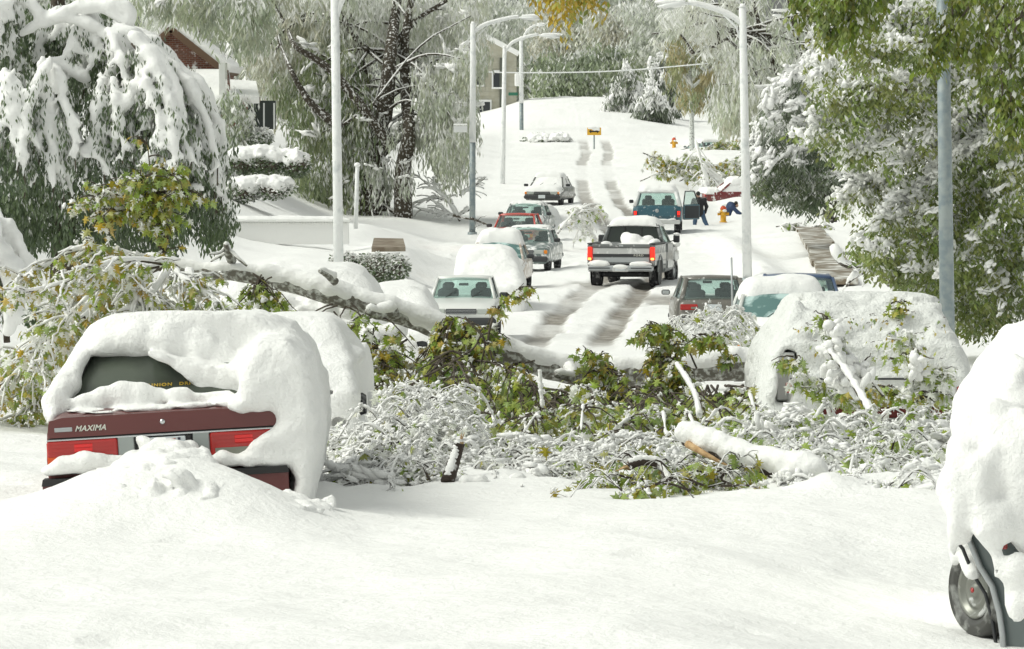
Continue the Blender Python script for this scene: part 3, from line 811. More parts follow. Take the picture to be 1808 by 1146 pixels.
    # rear right quarter
    f.polyxz(W2([(424, 655), (424, 700), (412, 718), (418, 727), (440, 723), (478, 718), (490, 738), (484, 756), (462, 765), (445, 778), (433, 796), (418, 810), (428, 822), (470, 823), (512, 821), (521, 845), (517, 880), (526, 905), (542, 900), (548, 860), (560, 790), (556, 700), (540, 635), (505, 600), (455, 605)], 40.0), 39.88, 41.5, .09, .10)
    f.ell(P(480, 640, 40.75), (.20, .45, .12), .15)
    f.capsule(P(416, 716, 39.98), P(470, 708, 39.98), .045, .055, .04)
    f.capsule(P(520, 650, 40.6), P(542, 780, 40.3), .09, .08, .08)
    f.capsule(P(535, 800, 40.3), P(532, 890, 40.2), .07, .10, .08)
    # snow on bumper ledge
    bl = [(84, 832, 10), (110, 822, 16), (150, 815, 20), (200, 818, 15), (240, 815, 14), (262, 806, 12)]
    for (a, b) in zip(bl[:-1], bl[1:]): f.capsule(P(a[0], a[1], 39.93), P(b[0], b[1], 39.93), a[2] / 251, b[2] / 251, .03)
    bl = [(370, 818, 9), (395, 810, 12), (412, 812, 9), (440, 812, 12), (500, 814, 8)]
    for (a, b) in zip(bl[:-1], bl[1:]): f.capsule(P(a[0], a[1], 39.93), P(b[0], b[1], 39.93), a[2] / 251, b[2] / 251, .03)
    for a in ((262, 790, 16), (250, 775, 9), (300, 795, 22), (335, 790, 14), (280, 806, 22), (330, 806, 18)): f.ell(P(a[0], a[1], 39.92), (a[2] / 251,) * 3, .04)
    # carve the metal back out where the photograph shows it
    f.polyxz([(-3.0, 0), (-3, 1)] and W2([(60, 745), (405, 722), (425, 728), (484, 724), (490, 750), (440, 768), (240, 772), (80, 790)], 39.9), 39.5, 39.99, .0, .01, True)
    V0 = f.V
    sl, x, y, z = f.sub(f.lo, f.lo + f.n * f.h)
    f.V += .020 * vnoise(x, y, z, .42, 31) + .013 * vnoise(x, y, z, .13, 32) + .009 * vnoise(x, y, z, .055, 33)
    so = f.build('snow_cover', M['snow'], root, 'stuff')
    so.matrix_parent_inverse = root.matrix_basis.inverted() if False else (Matrix.LocRotScale(root.location, root.rotation_euler, None)).inverted()
    return root
maroon_car()
# shovelled clods on the drift in front of the bumper
f = Field((-4.3, 37.2, -3.1), (-.6, 40.1, -2.1), .026)
rs = random.Random(5)
for px, py, d, rx, ry, rz in ((250, 912, 39.1, 165, .7, 72), (300, 862, 39.45, 88, .4, 62), (270, 835, 39.6, 70, .25, 45), (200, 865, 39.6, 66, .3, 32), (420, 910, 39.25, 120, .5, 40), (110, 925, 39.3, 90, .6, 44), (70, 940, 39.1, 80, .6, 36),
                              (320, 812, 39.78, 30, .12, 26), (262, 808, 39.75, 30, .12, 28), (350, 850, 39.6, 36, .22, 40), (480, 905, 39.4, 80, .5, 22)):
    s_ = S(d); f.ell(P(px, py, d), (rx / s_, ry, rz / s_), .10)
for k in range(120):
    d = rs.uniform(38.6, 39.8); px = rs.uniform(60, 520)
    top = 925 - 95 * math.exp(-((px - 290) / 105) ** 2) - 30 * math.exp(-((px - 170) / 80) ** 2)
    f.ell(P(px, top + rs.uniform(-2, 34), d), (rs.uniform(.02, .06), rs.uniform(.02, .06), rs.uniform(.02, .05)), .06)
sl, x, y, z = f.sub(f.lo, f.lo + f.n * f.h)
f.V += .035 * vnoise(x, y, z, .28, 34) + .030 * vnoise(x, y, z, .11, 35) + .016 * vnoise(x, y, z, .055, 36)
tag(f.build('snow_heap', M['snow'], None), 'lumpy heap of shovelled snow piled against the rear bumper of the maroon car', 'snow heap')
# ================================================================== buried cars
def burial(name, label, lo, hi, step, build, noise=((.03, .45), (.014, .15), (.006, .06)), mat='snow', group='cars parked along the snowy street', details=None, base=None):
    f = Field(lo, hi, step)
    build(f)
    sl, x, y, z = f.sub(f.lo, f.lo + f.n * f.h)
    for i, (a, s) in enumerate(noise): f.V += a * vnoise(x, y, z, s, 40 + i)
    base = base or ((lo[0] + hi[0]) / 2, lo[1], lo[2])
    root = empty(name, base)
    tag(root, label, 'car', group)
    f.build('snow_cover', M[mat], root, 'stuff', local=base)
    if details: details(root, base)
    return root
def loc(root, o):     # object built in world coordinates under a translated root
    o.location = -root.location
    return o

# --- car 2: low car right in front of the maroon one
def b2(f):
    f.solid2(W2([(300, 780), (300, 600), (380, 552), (440, 548), (550, 549), (575, 558), (592, 580), (608, 606), (624, 640), (632, 690), (634, 745), (626, 776), (550, 800)], 50.4),
             [(50, -2.95), (49.95, -2.40), (50.1, -2.22), (50.6, -2.08), (50.9, -1.80), (53.0, -1.85), (53.8, -2.1), (54.9, -2.3), (55, -2.95)], .10)
    f.solid2(W2([(300, 780), (300, 640), (624, 640), (634, 690), (636, 745), (626, 776)], 50.2), [(49.9, -2.95), (49.88, -2.45), (50.05, -2.30), (51.5, -2.2), (55, -2.2), (55, -2.95)], .09)
    f.ell(P(626, 628, 50.9), (.10, .12, .07), .04)
    f.ell(P(600, 712, 49.95), (.11, .08, .09), .05)
    f.polyxz(W2([(573, 686), (592, 686), (594, 700), (575, 702)], 49.9), 49.6, 50.05, .0, .008, True)
    f.polyxz(W2([(582, 736), (596, 732), (610, 738), (622, 752), (600, 760), (580, 757)], 49.9), 49.6, 50.02, .0, .012, True)
    f.polyxz(W2([(628, 720), (637, 705), (642, 730), (636, 770), (627, 760)], 49.9), 49.6, 50.6, .0, .02, True)
def d2(root, b):
    def bx(n, px, py, d, sx, sy, sz, m, dd=.05):
        p = P(px, py, d); return box(n, (p.x - b[0], p.y - b[1], p.z - b[2]), (sx, sy, sz), m, root, .01)
    bx('body', 470, 720, 52.2, 1.55, 3.9, .5, M['red_int'])
    bx('headlight', 583, 694, 50.06, .14, .05, .10, M['chrome'])
    bx('bumper', 560, 748, 50.05, .62, .06, .13, M['red_int'])
    p = P(632, 748, 50.4); wheel(root, (p.x - b[0] - .02, .9, p.z - b[2] - .02), .29, .18)
burial('snow_covered_car', 'low car wholly snow coated just beyond the maroon saloon, dark lamp slot showing', (X(290, 50), 49.6, -3.05), (X(668, 50), 55.3, -1.5), .03, b2, details=d2)

# --- car 3: under the fallen trunk on the left
def b3(f):
    g = -3.35
    f.solid2(W2([(378, 660), (382, 560), (385, 518), (420, 478), (480, 464), (560, 462), (610, 468), (636, 486), (655, 512), (672, 560), (678, 640), (676, 690)], 61.5),
             [(60.5, g), (60.45, -2.75), (60.7, -2.5), (61.3, -2.3), (61.9, -1.70), (64.0, -1.62), (65.2, -2.2), (66, -2.4), (66, g)], .12)
    f.solid2(W2([(378, 690), (385, 560), (660, 560), (678, 600), (684, 690)], 61.0), [(60.4, g), (60.3, -2.75), (60.5, -2.5), (61.5, -2.4), (66, -2.4), (66, g)], .10)
    f.capsule(P(650, 590, 61.3), P(690, 588, 61.3), .08, .11, .06)
    f.ell(P(704, 582, 61.3), (.10, .10, .12), .06)
    r = random.Random(8)
    for k in range(46):     # clods on the bonnet below the trunk
        f.ell(P(r.uniform(500, 655), r.uniform(528, 560) , r.uniform(60.1, 60.9)), (r.uniform(.05, .11),) * 3, .04)
def d3(root, b):
    p = P(678, 600, 61.32); box('side_mirror', (p.x - b[0], p.y - b[1], p.z - b[2] + .02), (.30, .1, .03), M['black'], root, .01)
    p = P(530, 640, 62.6); box('body', (p.x - b[0], p.y - b[1], p.z - b[2]), (1.5, 3.6, .6), M['charcoal'], root, .1)
    for s in (-.7, .72):
        wheel(root, (p.x - b[0] + s, .9, .20), .29, .18)
burial('snow_covered_car', 'snow coated car lying beneath the thick fallen trunk, its bonnet strewn with clods', (X(368, 60), 59.9, -3.45), (X(722, 60), 66.2, -1.45), .034, b3, details=d3)

# --- car 4: tan car, mostly covered, right of car 3
def b4(f):
    g = -3.95
    f.solid2(W2([(600, 730), (604, 560), (625, 515), (670, 500), (722, 499), (748, 512), (766, 545), (776, 590), (778, 640), (776, 730)], 79),
             [(77, g), (77, -3.1), (77.5, -2.95), (78.3, -2.85), (79.2, -2.42), (81.3, -2.36), (82.5, -2.9), (83, g)], .13)
    f.ell(P(752, 590, 76.9), (.28, .2, .12), .06)
    f.ell(P(760, 612, 76.8), (.16, .15, .14), .05)
    f.polyxz(W2([(735, 601), (755, 600), (757, 616), (739, 617)], 77), 76.5, 77.2, 0, .01, True)
    f.polyxz(W2([(738, 640), (776, 636), (776, 662), (738, 664)], 77), 76.5, 77.12, 0, .02, True)
    f.polyxz(W2([(758, 560), (782, 572), (780, 592), (762, 585)], 77), 76.5, 77.3, 0, .02, True)
def d4(root, b):
    def bx(n, px, py, d, sx, sy, sz, m):
        p = P(px, py, d); return box(n, (p.x - b[0], p.y - b[1], p.z - b[2]), (sx, sy, sz), m, root, .02)
    bx('body', 690, 640, 79.4, 1.30, 4.2, .82, M['tan'])
    bx('headlight', 746, 608, 77.18, .18, .06, .12, M['dark'])
    bx('bumper', 700, 686, 77.05, 1.2, .12, .14, M['black'])
burial('snow_covered_car', 'tan car mostly under snow between the fallen trunk and the white hatchback', (X(590, 77), 76.3, -4.05), (X(800, 77), 83.3, -2.2), .045, b4, details=d4)

# --- car 6: smooth white dome by the kerb
def b6(f):
    g = -5.25
    f.solid2(W2([(798, 560), (800, 500), (806, 458), (818, 437), (840, 430), (885, 430), (902, 440), (915, 462), (926, 495), (930, 560)], 146),
             [(143.5, g), (143.5, -4.35), (144.5, -4.2), (145.6, -3.45), (148.5, -3.35), (149.3, -4.2), (149.6, g)], .22)
burial('snow_covered_car', 'car turned into a smooth white dome by the left kerb, before the tan car', (X(780, 143), 142.8, -5.4), (X(945, 146), 150.2, -3.1), .07, b6, noise=((.06, .8), (.03, .25), (.01, .1)), mat='snow_far')
# --- car 11 small dome
def b11(f):
    g = -5.05
    f.solid2(W2([(925, 440), (930, 388), (940, 366), (972, 362), (985, 372), (993, 395), (992, 425)], 243),
             [(241, g), (241, -4.3), (242.6, -4.1), (243.2, -3.75), (245.5, -3.75), (246.5, -4.3), (246.8, g)], .25)
def d11(root, b):
    p = P(968, 411, 240.9); box('bumper', (p.x - b[0], p.y - b[1], p.z - b[2]), (.55, .2, .12), M['red_int'], root, .03)
    p = P(960, 405, 243); box('body', (p.x - b[0], p.y - b[1], p.z - b[2]), (1.4, 3.8, .5), M['red_int'], root, .1)
burial('snow_covered_car', 'far car under a rounded white heap, only a sliver of dark bumper showing', (X(915, 241), 240.5, -5.1), (X(1005, 241), 247.4, -3.4), .08, b11, noise=((.06, .8), (.03, .25)), mat='snow_far', details=d11)

# --- buried estate car on the right, rear to the viewer
def bw(f):
    g = -3.15
    f.solid2(W2([(1352, 742), (1350, 690), (1358, 640), (1378, 595), (1402, 555), (1418, 530), (1440, 518), (1490, 511), (1560, 511), (1618, 518), (1655, 534), (1676, 562), (1690, 600), (1704, 640), (1710, 690), (1712, 742)], 54.4),
             [(54.0, g), (53.97, -2.52), (54.06, -2.42), (54.10, -2.20), (54.5, -2.04), (54.95, -1.84), (55.3, -1.75), (57.4, -1.80), (58.2, -2.15), (59.2, -2.4), (59.2, g)], .09, .05)
    f.capsule(P(1376, 650, 54.15), P(1408, 545, 54.8), .085, .07, .05)
    f.capsule(P(1362, 700, 54.0), P(1376, 645, 54.15), .05, .08, .05)
    f.capsule(P(1392, 667, 54.0), P(1690, 671, 54.0), .045, .045, .05)
    f.capsule(P(1402, 640, 54.2), P(1690, 640, 54.2), .06, .06, .12)
    # shelf between trim lines
    f.box(P(1545, 695, 54.0), (.80, .06, .085), .05, .04)
    f.polyxz(W2([(1368, 712), (1374, 645), (1388, 615), (1410, 622), (1402, 660), (1394, 715)], 54), 53.6, 54.4, 0, .02, True)
    f.polyxz(W2([(1400, 668.5), (1630, 670.5), (1630, 674), (1400, 672)], 54), 53.7, 53.99, 0, .006, True)
    f.polyxz(W2([(1382, 672), (1392, 674), (1391, 688), (1382, 686)], 54), 53.7, 54.0, 0, .01, True)
    f.polyxz(W2([(1688, 680), (1700, 680), (1700, 702), (1688, 702)], 54), 53.7, 54.0, 0, .01, True)
    f.polyxz(W2([(1555, 676), (1640, 676), (1660, 690), (1555, 692)], 54), 53.7, 54.0, 0, .02, True)
    f.polyxz(W2([(1450, 716), (1700, 719), (1700, 760), (1452, 760)], 54), 53.6, 54.4, 0, .02, True)
    r = random.Random(4)
    for k in range(60):
        d = r.uniform(54.3, 55.2); px = r.uniform(1405, 1680)
        f.ell((X(px, d), d, -2.16 + (d - 54.2) * .40), (r.uniform(.04, .1), r.uniform(.04, .1), r.uniform(.02, .04)), .05)
def dwg(root, b):
    def bx(n, px, py, d, sx, sy, sz, m):
        p = P(px, py, d); return box(n, (p.x - b[0], p.y - b[1], p.z - b[2]), (sx, sy, sz), m, root, .012)
    bx('body', 1532, 690, 56.5, 1.56, 4.5, .60, M['silver'])
    bx('tailgate_trim', 1515, 669, 53.93, 1.30, .03, .02, M['dark'])
    bx('tailgate', 1540, 684, 54.12, 1.60, .12, .26, M['silver'])
    bx('chrome_strip', 1560, 716.5, 53.95, 1.3, .03, .014, M['chrome'])
    bx('bumper', 1560, 728, 54.22, 1.36, .12, .10, M['red_int'])
    bx('taillight', 1393, 684, 53.98, .06, .05, .10, M['lamp_red'])
    bx('taillight', 1694, 691, 53.97, .05, .05, .10, M['lamp_red'])
    bx('quarter_panel', 1386, 664, 54.22, .17, .2, .46, M['silver'])
    m = bx('side_mirror', 1356, 612, 57.2, .13, .07, .10, M['black'])
    p = P(1356, 612, 57.15); box('mirror_glass', (p.x - b[0], p.y - b[1], p.z - b[2]), (.10, .008, .07), M['chrome'], m, .004)
    for s in (1400, 1672):
        p = P(s, 745, 54.9); wheel(root, (p.x - b[0], .95, .22), .30, .19)
burial('snow_covered_car', 'silver estate car caked in leaf-flecked snow at the right end of the fallen trunk', (X(1335, 54), 53.6, -3.25), (X(1745, 55), 59.5, -1.5), .032, bw, details=dwg,
       noise=((.018, .45), (.016, .14), (.012, .06)), mat='snow_crust')

# --- nearest car, cut off by the right edge
def bn(f):
    d = 33.0
    def C(a, b, k=.08): f.capsule(P(a[0], a[1], a[2]), P(b[0], b[1], b[2]), a[3] / 304, b[3] / 304, k)
    f.solid2([(2.82, -3.1), (2.80, -2.4), (2.78, -2.05), (2.80, -1.85), (2.86, -1.68), (2.98, -1.50), (3.12, -1.34), (3.4, -1.22), (5.1, -1.18), (5.1, -3.1)],
             [(32.9, -3.1), (32.85, -2.1), (33.0, -1.86), (33.5, -1.62), (34.1, -1.30), (34.6, -1.20), (35.8, -1.20), (36.0, -3.1)], .14)
    f.ell(P(1800, 830, 32.95), (.22, .25, .36), .12)
    f.ell(P(1795, 700, 33.3), (.16, .25, .20), .12)
    f.ell(P(1752, 770, 33.0), (.10, .18, .2), .08)
    # mirror mound and the lobes below it
    f.ell(P(1702, 805, 33.0), (.13, .16, .14), .06)
    f.ell(P(1692, 860, 32.9), (.12, .15, .17), .06)
    f.ell(P(1690, 920, 32.85), (.07, .12, .16), .06)
    f.ell(P(1735, 860, 32.8), (.12, .12, .20), .05)
    f.ell(P(1752, 920, 32.75), (.11, .12, .14), .05)
    C((1748, 930, 32.75, 26), (1768, 1000, 32.75, 10)); C((1768, 1000, 32.75, 10), (1795, 1060, 32.75, 6))
    C((1795, 930, 32.8, 30), (1822, 1000, 32.8, 18))
    f.polyxz(W2([(1762, 955), (1778, 952), (1790, 975), (1830, 1000), (1830, 1150), (1762, 1150), (1745, 1060)], 33), 32.4, 33.6, 0, .03, True)
    f.polyxz(W2([(1650, 965), (1690, 950), (1722, 965), (1740, 1000), (1780, 1040), (1830, 1150), (1600, 1150)], 33), 32.2, 34.2, 0, .03, True)
    for q in ((1800, 1010, 32.7, 26, 34), (1822, 1060, 32.7, 22, 30), (1790, 1075, 32.72, 12, 26), (1700, 950, 32.85, 22, 12), (1682, 968, 32.9, 10, 16)): f.ell(P(q[0], q[1], q[2]), (q[3] / 304, .07, q[4] / 304), .04)
    f.ell(P(1722, 792, 32.72), (.06, .06, .045), .03, True)
    f.ell(P(1798, 690, 32.7), (.05, .12, .04), .04, True)
def dn(root, b):
    d = 33.0
    def loc_(px, py, dd): p = P(px, py, dd); return (p.x - b[0], p.y - b[1], p.z - b[2])
    # wing panel curving round the arch
    V = []; n = 14; rows = 8
    prof = [(1688, 925), (1712, 955), (1730, 1000), (1752, 1035), (1764, 1080), (1770, 1120), (1772, 1160)]
    top = [(1770, 900), (1790, 905), (1812, 915), (1840, 930), (1870, 960), (1900, 1000), (1930, 1100)]
    A = smoothpath([(p[0], p[1], 0) for p in prof], n); B = smoothpath([(p[0], p[1], 0) for p in top], n)
    for i in range(n):
        for j in range(rows):
            t = j / (rows - 1); q = A[i] * (1 - t) + B[i] * t
            V.append(loc_(q[0], q[1], 33.0 - .10 * math.sin(t * 2.6)))
    F = [[i * rows + j, (i + 1) * rows + j, (i + 1) * rows + j + 1, i * rows + j + 1] for i in range(n - 1) for j in range(rows - 1)]
    F2 = [[(i + n) * 0 + x for x in f] for i, f in enumerate(F)]
    V = np.array(V); k = len(V); Vb = V + np.array([0, .03, 0]); F = np.array(F)
    o = mesh_obj('front_wing', np.concatenate([V, Vb]), np.concatenate([F, F[:, ::-1] + k]), M['steel_blue'], root, True)
    tube('arch_lip', [loc_(p[0], p[1], 32.97) for p in prof], .018, M['steel'], root, 8)
    tube('arch_lip', [loc_(p[0] - 12, p[1] + 14, 33.08) for p in prof], .012, M['dark'], root, 6)
    box('side_marker', loc_(1773, 962, 32.86), (.035, .05, .05), M['lamp_red'], root, .008)
    # turned wheel with ribbed rim
    c = Vector(loc_(1716, 1042, 33.25)); r = .28
    R = Matrix.Rotation(math.radians(-62), 3, 'Z') @ Matrix.Rotation(math.pi / 2, 3, 'X')
    T = np.array(R)
    prof2 = [(.17, -.02), (.20, .0), (.215, .005), (.235, -.004), (.25, .004), (.265, -.012), (.278, -.03), (.28, -.15), (.26, -.17), (.17, -.17), (.17, -.02)]
    V, F = lathe_data(prof2, seg=48); wh = mesh_obj('wheel', V @ T.T + np.array(c), F, simple('wet_tyre', (.05, .05, .045), .35, mott=((.35, .36, .34), 7, .5, .66)), root, True)
    prof3 = [(.0, -.005), (.035, -.004), (.045, -.02), (.07, -.035), (.085, -.02), (.10, -.02), (.112, -.035), (.13, -.035), (.14, -.012), (.155, -.004), (.17, -.01), (.172, -.05), (.17, -.16), (0, -.16)]
    V, F = lathe_data(prof3, seg=40); mesh_obj('hubcap', V @ T.T + np.array(c), F, simple('grey_hubcap', (.22, .225, .20), .35, .5, mott=((.6, .61, .6), 8, .55, .62)), wh, True)
    V, F = lathe_data([(0, .002), (.016, .0), (.016, -.01), (0, -.01)], seg=16); mesh_obj('hub_badge', V @ T.T + np.array(c), F, M['lamp_red'], wh, True)
    box('wheel_well', loc_(1800, 1080, 33.75), (.62, .25, .50), M['black'], root, .05)
    box('body', loc_(2050, 950, 35.3), (1.5, 4, .7), M['steel_blue'], root, .1)
    # snow lodged on the tyre
    f = Field(np.array(c) - .42, np.array(c) + .42, .022)
    for a in range(9): f.ell(c + Vector((-.06 + .02 * a * .3, -.02 * a, .27 - .02 * a)), (.05, .05, .03), .03)
    f.ell(c + Vector((-.10, -.02, .20)), (.04, .05, .08), .03)
    f.noise(.012, .08, 3); f.build('tyre_snow', M['snow'], root, 'stuff')
burial('snow_covered_car', 'snow laden car at the right edge with its ribbed front wheel turned outward', (X(1625, 33), 32.3, -3.2), (X(2180, 33) , 37.8, -.6), .028, bn, details=dn, noise=((.04, .5), (.035, .19), (.018, .08)))
# ================================================================== ordinary parked cars
sedan('parked_car', 'white hatchback facing the viewer with a clear windscreen, left side of the street', 814, 129, M['white_car'], W=1.66, L=4.1, H=1.37, snow=(), seed=1, dz=.02, yaw=-.03)
sedan('parked_car', 'tan car with thick snow slab on its roof, left row behind the white dome', 872, 159, M['tan'], W=1.68, L=4.3, H=1.33, snow=('roof', 'hood'), th=.10, roofth=.34, seed=2, glassm=M['glass_frost'], yaw=-.07)
sedan('parked_car', 'dark green saloon facing the viewer behind the tan snow-roofed car', 922, 176, M['greygreen'], W=1.66, L=4.3, H=1.36, snow=('roof',), roofth=.06, seed=3, glassm=M['glass'], yaw=-.12)
sedan('parked_car', 'red car with bare roof and bonnet in the left row of parked cars', 902, 199, M['red_paint'], W=1.66, L=4.2, H=1.36, snow=(), seed=4, yaw=-.12, dz=.0)
sedan('parked_car', 'pale green car with snow on its roof directly behind the red one', 918, 221, M['greygreen'], W=1.70, L=4.2, H=1.38, snow=('roof', 'hood'), th=.09, seed=5, yaw=-.14)
sedan('parked_car', 'charcoal saloon alone up the street with snow over its windscreen and roof', 957, 256, M['charcoal'], W=1.72, L=4.6, H=1.30, snow=('roof', 'hood'), th=.16, roofth=.2, seed=6, yaw=-.16, glassm=M['snow_far'])
sedan('parked_car', 'warm grey hatchback seen from behind with a broad red lamp, right kerb', 1262, 129.5, M['grey_sedan'], W=1.70, L=4.3, H=1.40, face='rear', snow=(), seed=7, hatch=True, yaw=.03)
c14 = sedan('parked_car', 'white car facing the viewer with puffy snow cap and frosted windscreen, right kerb', 1392, 88.5, M['white_car'], W=1.74, L=4.6, H=1.36, snow=('roof', 'hood', 'trunk'), th=.20, roofth=.26, seed=8, glassm=M['glass_frost'], yaw=.0)
tube('antenna', [(c14.location.x * 0 + .83, -.9, .92), (.85, -.95, 1.95)], .018, M['steel'], c14, 6)
sedan('parked_car', 'blue car, only its roof showing behind the snow-capped white car at the right kerb', 1424, 114, M['blue'], W=1.78, L=4.6, H=1.60, snow=(), seed=9, hatch=True, side_mirror=False)
sedan('parked_car', 'dark red car sideways under a deep quilt of snow beyond the hydrant', 1238, 276, M['maroon2'], W=1.8, L=4.7, H=1.25, face='rear', snow=('roof', 'hood', 'trunk'), th=.24, roofth=.30, seed=10, glassm=M['snow_far'], yaw=math.radians(-78), z=P(1290, 372, 276).z + .12)
sedan('parked_car', 'small dark car with a red lamp tangled in brush at the far right bend', 1272, 368, M['charcoal'], W=1.7, L=4.3, H=1.2, face='rear', snow=('roof',), th=.2, seed=11, yaw=.5, z=P(1272, 283, 368).z)

# ================================================================== pickup truck
def snow_blob(name, parent, parts, mat='snow_fine', step=.03, noise=((.02, .25), (.01, .09)), kind='stuff'):
    lo = np.min([np.array(c) - np.array(r) for c, r in parts], 0) - .08; hi = np.max([np.array(c) + np.array(r) for c, r in parts], 0) + .08
    f = Field(lo, hi, step)
    for c, r in parts: f.ell(c, r, .05)
    for i, (a, s) in enumerate(noise): f.noise(a, s, 50 + i)
    return f.build(name, M[mat], parent, kind)
def pickup():
    d = 161.5; x = X(1097, d); z = gz(x, d) - .04
    root = empty('pickup_truck', (x, d, z), math.radians(-9.5)); tag(root, 'grey and silver pickup truck driving up the rutted street with brake lights lit', 'pickup truck')
    g, s_ = M['pickup_grey'], M['silver']; w = .97
    # bed walls and floor
    for s in (-1, 1):
        box('bed_side', (s * (w - .07), 1.1, .93), (.14, 2.25, .62), g, root, .03)
        box('bed_stripe', (s * (w + .003), 1.1, .88), (.02, 2.2, .20), s_, root, .004)
        box('bed_rail', (s * (w - .08), 1.1, 1.255), (.18, 2.25, .04), M['dark'], root, .012)
    box('bed_floor', (0, 1.1, .72), (1.7, 2.2, .08), M['dark'], root, .01)
    tg = box('tailgate', (0, .02, .96), (1.66, .07, .56), g, root, .015)
    box('tailgate_top', (0, .0, 1.205), (1.68, .10, .09), g, tg, .02)
    box('tailgate_stripe', (0, -.02, 1.05), (1.62, .02, .16), s_, tg, .006)
    box('tailgate_band', (0, -.022, .925), (1.62, .02, .07), M['dark'], tg, .006)
    box('tailgate_lower', (0, -.02, .80), (1.60, .02, .14), M['steel'], tg, .006)
    box('tailgate_latch', (0, -.055, 1.20), (.13, .02, .035), M['chrome'], tg, .006)
    text('tailgate_lettering', 'FORD', .36, .905, .075, M['cream'], -.036, tg, 0, 0, 1.25, 1.25)
    for s in (-1, 1):
        t = box('taillight', (s * .90, -.02, .98), (.125, .09, .37), M['lamp_red_lit'], root, .02)
        box('reverse_light', (s * .90, -.068, .83), (.09, .012, .06), M['lamp_amber_lit'] , t, .006)
    bp = box('rear_bumper', (0, -.10, .56), (1.86, .20, .17), M['steel'], root, .04)
    box('bumper_step', (0, -.17, .53), (.46, .09, .13), M['silver'], bp, .02)
    for s in (-1, 1): box('bumper_groove', (s * .6, -.205, .57), (.6, .01, .03), M['dark'], bp, .003)
    box('rear_plate', (0, -.22, .55), (.28, .012, .10), M['plate'], root, .004)
    # cab and bonnet
    st = [(2.28, half_sec(w - .02, .40, 1.22)), (2.4, half_sec(w, .36, 1.26)), (3.7, half_sec(w, .36, 1.24)), (4.9, half_sec(w * .97, .38, 1.16)), (5.1, half_sec(w * .93, .45, 1.0))]
    ring_loft('cab_body', st, g, root)
    for s in (-1, 1):
        box('door_stripe', (s * (w + .004), 3.6, .84), (.02, 2.4, .24), s_, root, .004)
        box('door', (s * (w + .006), 2.98, .86), (.03, 1.05, .72), g, root, .03)
        tube('pillar', [(s * .86, 2.33, 1.22), (s * .70, 2.42, 1.74)], .06, g, root, 6)
        tube('pillar', [(s * .86, 3.75, 1.22), (s * .68, 3.30, 1.74)], .045, g, root, 6)
        q = [(s * .89, 2.45, 1.24), (s * .89, 3.65, 1.24), (s * .72, 3.25, 1.72), (s * .72, 2.5, 1.72)]
        if s < 0: q = [q[1], q[0], q[3], q[2]]
        curved_pane('side_window', q, M['glass'], root, .01, 4)
        m = box('side_mirror', (s * 1.10, 3.5, 1.33), (.18, .10, .22), M['dark'], root, .03); tube('mirror_arm', [(s * .92, 3.5, 1.25), (s * 1.08, 3.5, 1.30)], .015, M['dark'], root, 5)
        wheel(root, (s * .82, .95, .37), .37, .24); wheel(root, (s * .84, 4.25, .37), .37, .24, rz=-.12)
        # wheel arch of the bed
        A = [(s * (w + .012), .95 + .46 * math.cos(a), .45 + .46 * math.sin(a)) for a in np.linspace(0, math.pi, 12)]
        tube('wheel_arch', A, .035, g, root, 6)
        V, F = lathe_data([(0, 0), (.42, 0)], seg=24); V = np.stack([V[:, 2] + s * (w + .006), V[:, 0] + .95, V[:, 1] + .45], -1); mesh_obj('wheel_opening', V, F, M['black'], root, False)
        tube('exhaust_pipe' if s > 0 else 'hitch_bar', [(s * .5, 0, .40), (s * .5, 1.0, .42)], .03, M['dark'], root, 6)
    ring_loft('roof', [(2.40, [(0, 1.70), (.66, 1.70), (.71, 1.73), (.66, 1.79), (0, 1.81)]), (2.9, [(0, 1.72), (.68, 1.72), (.73, 1.75), (.68, 1.82), (0, 1.84)]), (3.35, [(0, 1.70), (.64, 1.70), (.69, 1.73), (.64, 1.77), (0, 1.79)])], g, root)
    curved_pane('rear_window', [(-.80, 2.36, 1.25), (.80, 2.36, 1.25), (.66, 2.43, 1.70), (-.66, 2.43, 1.70)], M['glass_dark'], root, .02)
    for xx in (-.24, .24): box('window_divider', (xx, 2.375, 1.48), (.03, .02, .42), M['black'], root, .004)
    curved_pane('windshield', [(.80, 3.75, 1.24), (-.80, 3.75, 1.24), (-.64, 3.32, 1.70), (.64, 3.32, 1.70)], M['glass'], root, .05)
    box('brake_light', (-.02, 2.38, 1.735), (.30, .03, .03), M['black'], root, .008)
    for s in (-.4, .4): box('seat', (s, 2.75, 1.32), (.5, .15, .45), M['seat'], root, .05)
    box('axle', (0, .95, .36), (1.5, .14, .14), M['dark'], root, .03)
    box('spare_wheel', (0, .75, .58), (.7, .7, .2), M['black'], root, .08)
    snow_pad('roof_snow', root, -.70, .70, 2.38, 3.4, planez(1.81, 0, .05), .17, 31, .05)
    snow_blob('bed_snow', root, [((0, 1.5, .95), (.78, .9, .3)), ((.05, 2.0, 1.2), (.33, .35, .32)), ((-.15, 2.1, 1.35), (.2, .18, .22)), ((.35, 1.95, 1.15), (.3, .3, .2)), ((.74, 1.6, 1.25), (.14, .6, .12)), ((-.7, 1.7, 1.2), (.16, .5, .10)), ((.45, 2.2, 1.28), (.2, .2, .18))], step=.05)
    snow_blob('bumper_snow', root, [((-.60, -.10, .68), (.33, .11, .085)), ((.58, -.10, .68), (.33, .11, .085)), ((.02, -.17, .60), (.24, .10, .085)), ((-.62, -.10, .74), (.2, .08, .06))], step=.025, noise=((.015, .12),))
    snow_blob('mirror_snow', root, [((1.10, 3.5, 1.46), (.10, .07, .05)), ((.98, 4.4, 1.15), (.10, .5, .07)), ((1.0, 4.2, .8), (.05, .5, .14))], step=.03)
    snow_pad('hood_snow', root, -.85, .85, 3.8, 5.0, planez(1.26, -.02, .05), .10, 33, .05)
pickup()

